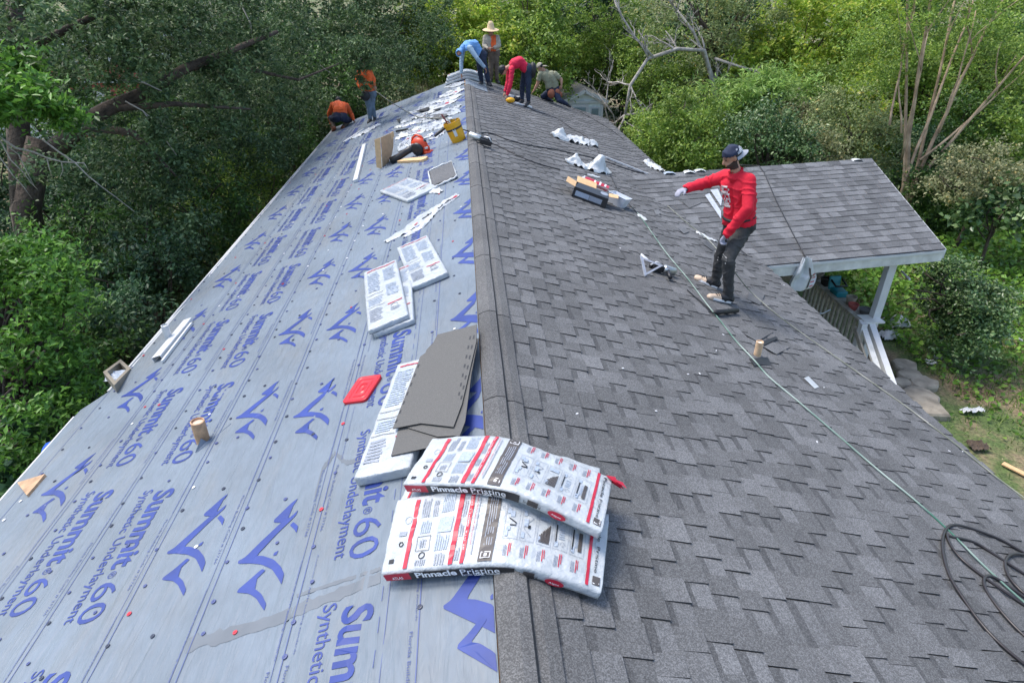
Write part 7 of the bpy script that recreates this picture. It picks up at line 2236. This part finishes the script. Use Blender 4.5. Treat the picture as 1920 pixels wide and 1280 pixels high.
# torn knees and belt
mb = MB()
for S_ in 'LR':
    kn = J['kn'+S_]
    for i in range(3):
        mb.grid(lambda u, v: kn+Vector((-.052+.014*abs(u-.5), -.055+.11*u, .03-.030*i+.012*v))*1.12, 4, 1)
mb.build('torn_knee', mat('frayed_threads', (.45, .44, .42), .9), near)
mb = MB()
bp_ = J['pel'].lerp(J['nek'], .10)
mb.tube([bp_+L3*.175*math.cos(t)+F3*.150*math.sin(t) for t in [i*2*math.pi/20 for i in range(21)]], .018, 6)
mb.build('belt', MT['rubber'], near, smooth=True)

# ---- the far workers
def jp(d, Y0_):
    return {k_: P(v[0], v[1], Y0_+(v[2] if len(v) > 2 else 0)) for k_, v in d.items()}
def far_person(label, d, Y0_, wear, face, **kw):
    return person(label, jp(d, Y0_), wear, .017, face, smooth_it=3, **kw)
TR = ['hip', 'thigh', 'shin']
# hooded worker in blue, bending to the bundles on the ridge
far_person('worker in a sky blue hood and dark jeans bending over bundles at the far ridge', dict(
    anL=(916, 156, -.10), toL=(921, 160, -.28), anR=(903, 155, .12), toR=(898, 160, -.05), knL=(911, 131, -.12), knR=(900, 130, .10), hipL=(903, 105, -.08), hipR=(898, 104, .10),
    pel=(900, 101), mid=(888, 84, -.02), nek=(871, 86, -.08), head=(862, 98, -.12), shL=(881, 90, -.26), shR=(868, 90, .14),
    elL=(895, 110, -.38), wrL=(909, 127, -.36), hdL=(913, 136, -.34), elR=(865, 117, .05), wrR=(865, 138, -.02), hdR=(865, 149, -.04)), 18.75,
    dict(skin=MT['skin2'], parts=[('shirt', ['torso'], MT['bluehood'], .022), ('sleeve', ['uarm', 'farm'], MT['lightblue'], .016), ('hood', ['head', 'neck'], MT['bluehood'], .026, hood_test), ('jeans', TR, MT['jeans'], .022), ('shoe', ['foot'], MT['shoeblk'], .012)]),
    (-.6, -.3, -.7))
# man in the straw hat, standing behind
far_person('man in a tall straw hat standing at the far ridge, beige shirt over orange', dict(
    anL=(932, 152), toL=(936, 156, -.2), anR=(921, 150), toR=(918, 155, -.2), knL=(931, 126, -.02), knR=(921, 125, -.02), hipL=(929, 102, 0), hipR=(921, 102, 0),
    pel=(925, 99), mid=(923, 84, .0), nek=(921, 68), head=(920, 59, -.02), shL=(932, 71, 0), shR=(910, 71, 0),
    elL=(936, 86, -.05), wrL=(926, 90, -.22), hdL=(919, 91, -.28), elR=(908, 86, -.05), wrR=(915, 92, -.22), hdR=(922, 88, -.28)), 19.6,
    dict(skin=MT['skin2'], parts=[('shirt', ['torso', 'uarm', 'farm'], MT['khaki'], .020, lambda c: ~((c['lab'] == 0) & (np.abs((c['V']-c['pel'])@c['lat']) < .065) & (c['V'][:, 1] < c['pel'][1]))), ('undershirt', ['torso'], MT['orangetop'], .012), ('trousers', TR, MT['browncloth'], .018), ('shoe', ['foot'], MT['shoeblk'], .012), ('hair', ['head'], MT['hair'], .006, hair_test)]),
    (-.1, -1, -.35))
hm_ = bpy.data.objects['person.002']
hp_ = P(920, 56, 19.58)
mb = MB(); mb.lathe(Matrix.Translation(hp_) @ Matrix.Rotation(.12, 4, 'X'), [(.235, -.005), (.20, .012), (.13, .02), (.105, .03), (.085, .15), (.045, .215), (0, .22)], 22); mb.build('straw_hat', MT['straw'], hm_, smooth=True)
mb = MB(); c_ = P(908, 100, 19.4); mb.ball(Matrix.Translation(c_), (.12, .09, .15), 10); mb.build('tool_pouch', MT['rubber'], hm_, smooth=True)
# man in the crimson shirt bending with a tool
far_person('worker in a crimson long sleeved shirt bent double over the far grey shingles', dict(
    anL=(991, 191, -.08), toL=(985, 199, -.26), anR=(979, 189, .10), toR=(970, 195, -.05), knL=(990, 165, -.10), knR=(979, 163, .10), hipL=(991, 133, -.08), hipR=(986, 132, .10),
    pel=(988, 128), mid=(974, 115, -.02), nek=(957, 124, -.06), head=(943, 132, -.10), shL=(960, 130, -.22), shR=(955, 127, .14),
    elL=(957, 158, -.32), wrL=(951, 178, -.32), hdL=(946, 189, -.32), elR=(952, 155, .10), wrR=(947, 172, .02), hdR=(943, 182, -.02)), 17.55,
    dict(skin=MT['skin'], parts=[('shirt', ['torso', 'uarm', 'farm'], MT['redshirt'], .016), ('jeans', TR, MT['jeans'], .018), ('shoe', ['foot'], MT['shoeblk'], .012), ('cap', ['head'], MT['rubber'], .016, H_(lambda x, y, z: (z > -.02) | (y < -.02)))]),
    (-.8, -.2, -.6))
hm_ = bpy.data.objects['person.003']
for S_, px in ((0, (989, 200)), (1, (974, 196))):
    b_ = on_slope(*px, 1, .014)
    mb = MB(); mb.prism(slope_frame(1, b_, math.radians(200)), [(-.12, -.045), (.10, -.05), (.15, 0), (.10, .05), (-.12, .045)], 0, .03); mb.build('shoe_sole', MT['pw'], hm_)
mb = MB(); c_ = P(999, 132, 17.5); mb.ball(Matrix.Translation(c_), (.10, .14, .20), 10); mb.build('tool_pouch', MT['rubber'], hm_, smooth=True)
tl_ = nail_gun(slope_frame(1, on_slope(962, 189, 1, .012), math.radians(0)), 'nail gun with yellow battery held down by the crimson shirted worker', 1.3)
mb = MB(); mb.ball(Matrix.Translation(on_slope(957, 188, 1, .09)), (.12, .07, .07), 10); mb.build('battery', MT['yellow'], tl_, smooth=True)
# kneeling man in the olive tee
far_person('kneeling worker in an olive tee and backward cap at the far right eave, back turned', dict(
    anL=(1064, 196, -.10), toL=(1069, 200, -.1), anR=(1030, 186, .3), toR=(1036, 190, .32), knL=(1048, 188, -.22), knR=(1018, 181, .1), hipL=(1042, 173, -.08), hipR=(1033, 171, .12),
    pel=(1037, 167), mid=(1033, 152, .0), nek=(1023, 134, .02), head=(1013, 126, .04), shL=(1014, 139, -.0), shR=(1040, 140, -.02),
    elL=(1007, 160, .05), wrL=(1001, 170, .08), hdL=(996, 176, .1), elR=(1052, 149, -.05), wrR=(1053, 159, -.10), hdR=(1052, 166, -.1)), 20.1,
    dict(skin=MT['skin'], parts=[('tee', ['torso'], MT['olive'], .022), ('sleeve', ['uarm'], MT['olive'], .022, lambda c: np.minimum(np.linalg.norm(c['V']-np.array(c['J']['shL']), axis=1), np.linalg.norm(c['V']-np.array(c['J']['shR']), axis=1)) < .20), ('jeans', TR, MT['navy'], .015), ('shoe', ['foot'], MT['shoeblk'], .012), ('hair', ['head'], MT['hair'], .006, hair_test), ('cap', ['head'], MT['khaki'], .016, cap_test)]),
    (-.75, .1, -.35), bulk=1.18)
hm_ = bpy.data.objects['person.004']
for (x, y, r) in ((1034, 176, .12), (1045, 174, .10), (1050, 178, .08)):
    mb = MB(); mb.ball(Matrix.Translation(P(x, y, 19.95)), (r, r*.7, r*1.15), 10); mb.build('tool_pouch', MT['leather'], hm_, smooth=True)
mb = MB(); mb.ball(Matrix.Translation(P(1021, 124, 20.1)), (.09, .06, .02), 8); mb.build('cap_brim', MT['khaki'], hm_, smooth=True)
# crouching man in orange at the left eave
far_person('worker in an orange shirt crouching at the far left eave, back turned', dict(
    anL=(627, 240, .0), toL=(624, 246, .1), anR=(643, 238, .0), toR=(640, 243, .15), knL=(620, 222, .35), knR=(655, 226, .35), hipL=(631, 222, 0), hipR=(645, 222, 0),
    pel=(638, 218), mid=(638, 205, .08), nek=(636, 194, .30), head=(635, 190, .48), shL=(625, 197, .26), shR=(650, 199, .26),
    elL=(617, 214, .40), wrL=(621, 232, .42), hdL=(622, 240, .42), elR=(658, 214, .30), wrR=(663, 225, .25), hdR=(666, 230, .25)), 18.4,
    dict(skin=MT['skin2'], parts=[('shirt', ['torso', 'uarm', 'farm'], MT['orangetop'], .022), ('shorts', ['hip', 'thigh'], MT['navy'], .022), ('trousers', ['shin'], MT['browncloth'], .012), ('shoe', ['foot'], MT['leather'], .012), ('hair', ['head'], MT['hair'], .01, hair_test)]),
    (0, .6, -.8))
# man in orange standing near the left eave, half hidden by the oak twigs
far_person('worker in an orange top and faded jeans standing at the far left, partly behind twigs', dict(
    anL=(694, 225, .0), toL=(690, 231, -.2), anR=(703, 222, .05), toR=(702, 228, -.18), knL=(692, 203, .0), knR=(698, 202, .05), hipL=(688, 178, .0), hipR=(697, 178, .05),
    pel=(692, 174), mid=(688, 156, .0), nek=(682, 131, .0), head=(679, 119, -.02), shL=(674, 135, -.02), shR=(692, 134, .02),
    elL=(670, 151, -.05), wrL=(676, 164, -.2), hdL=(682, 168, -.25), elR=(700, 149, .0), wrR=(702, 160, -.1), hdR=(703, 168, -.15)), 17.75,
    dict(skin=MT['skin2'], parts=[('shirt', ['torso', 'uarm', 'farm'], MT['orangetop'], .020), ('jeans', TR, MT['paleblue'], .016), ('shoe', ['foot'], MT['shoeblk'], .012), ('hair', ['head'], MT['hair'], .01, hair_test)]),
    (-.3, -1, -.2))
hm_ = bpy.data.objects['person.006']
mb = MB(); mb.ball(Matrix.Translation(P(685, 180, 17.6)), (.13, .10, .13), 10); mb.build('tool_pouch', MT['rubber'], hm_, smooth=True)
# bundles stacked on the far end of the ridge
for i in range(3):
    o_ = .075*i
    def sf(u, v, h, o_=o_, i=i):
        x = -.62+1.12*u+.03*i; y = 19.05+.36*v+.02*i
        return Vector((x, y, ridge_z(x)+.085+o_))+Vector((0, 0, h))
    bundle(['lowest', 'middle', 'topmost'][i]+' bundle of the three stacked over the far end of the ridge', sf, 1.12, .36, .068, 'text', seed=30+i, front=False, nu=16)
# small flap of unshingled blue sheet beside the ridge at the far end
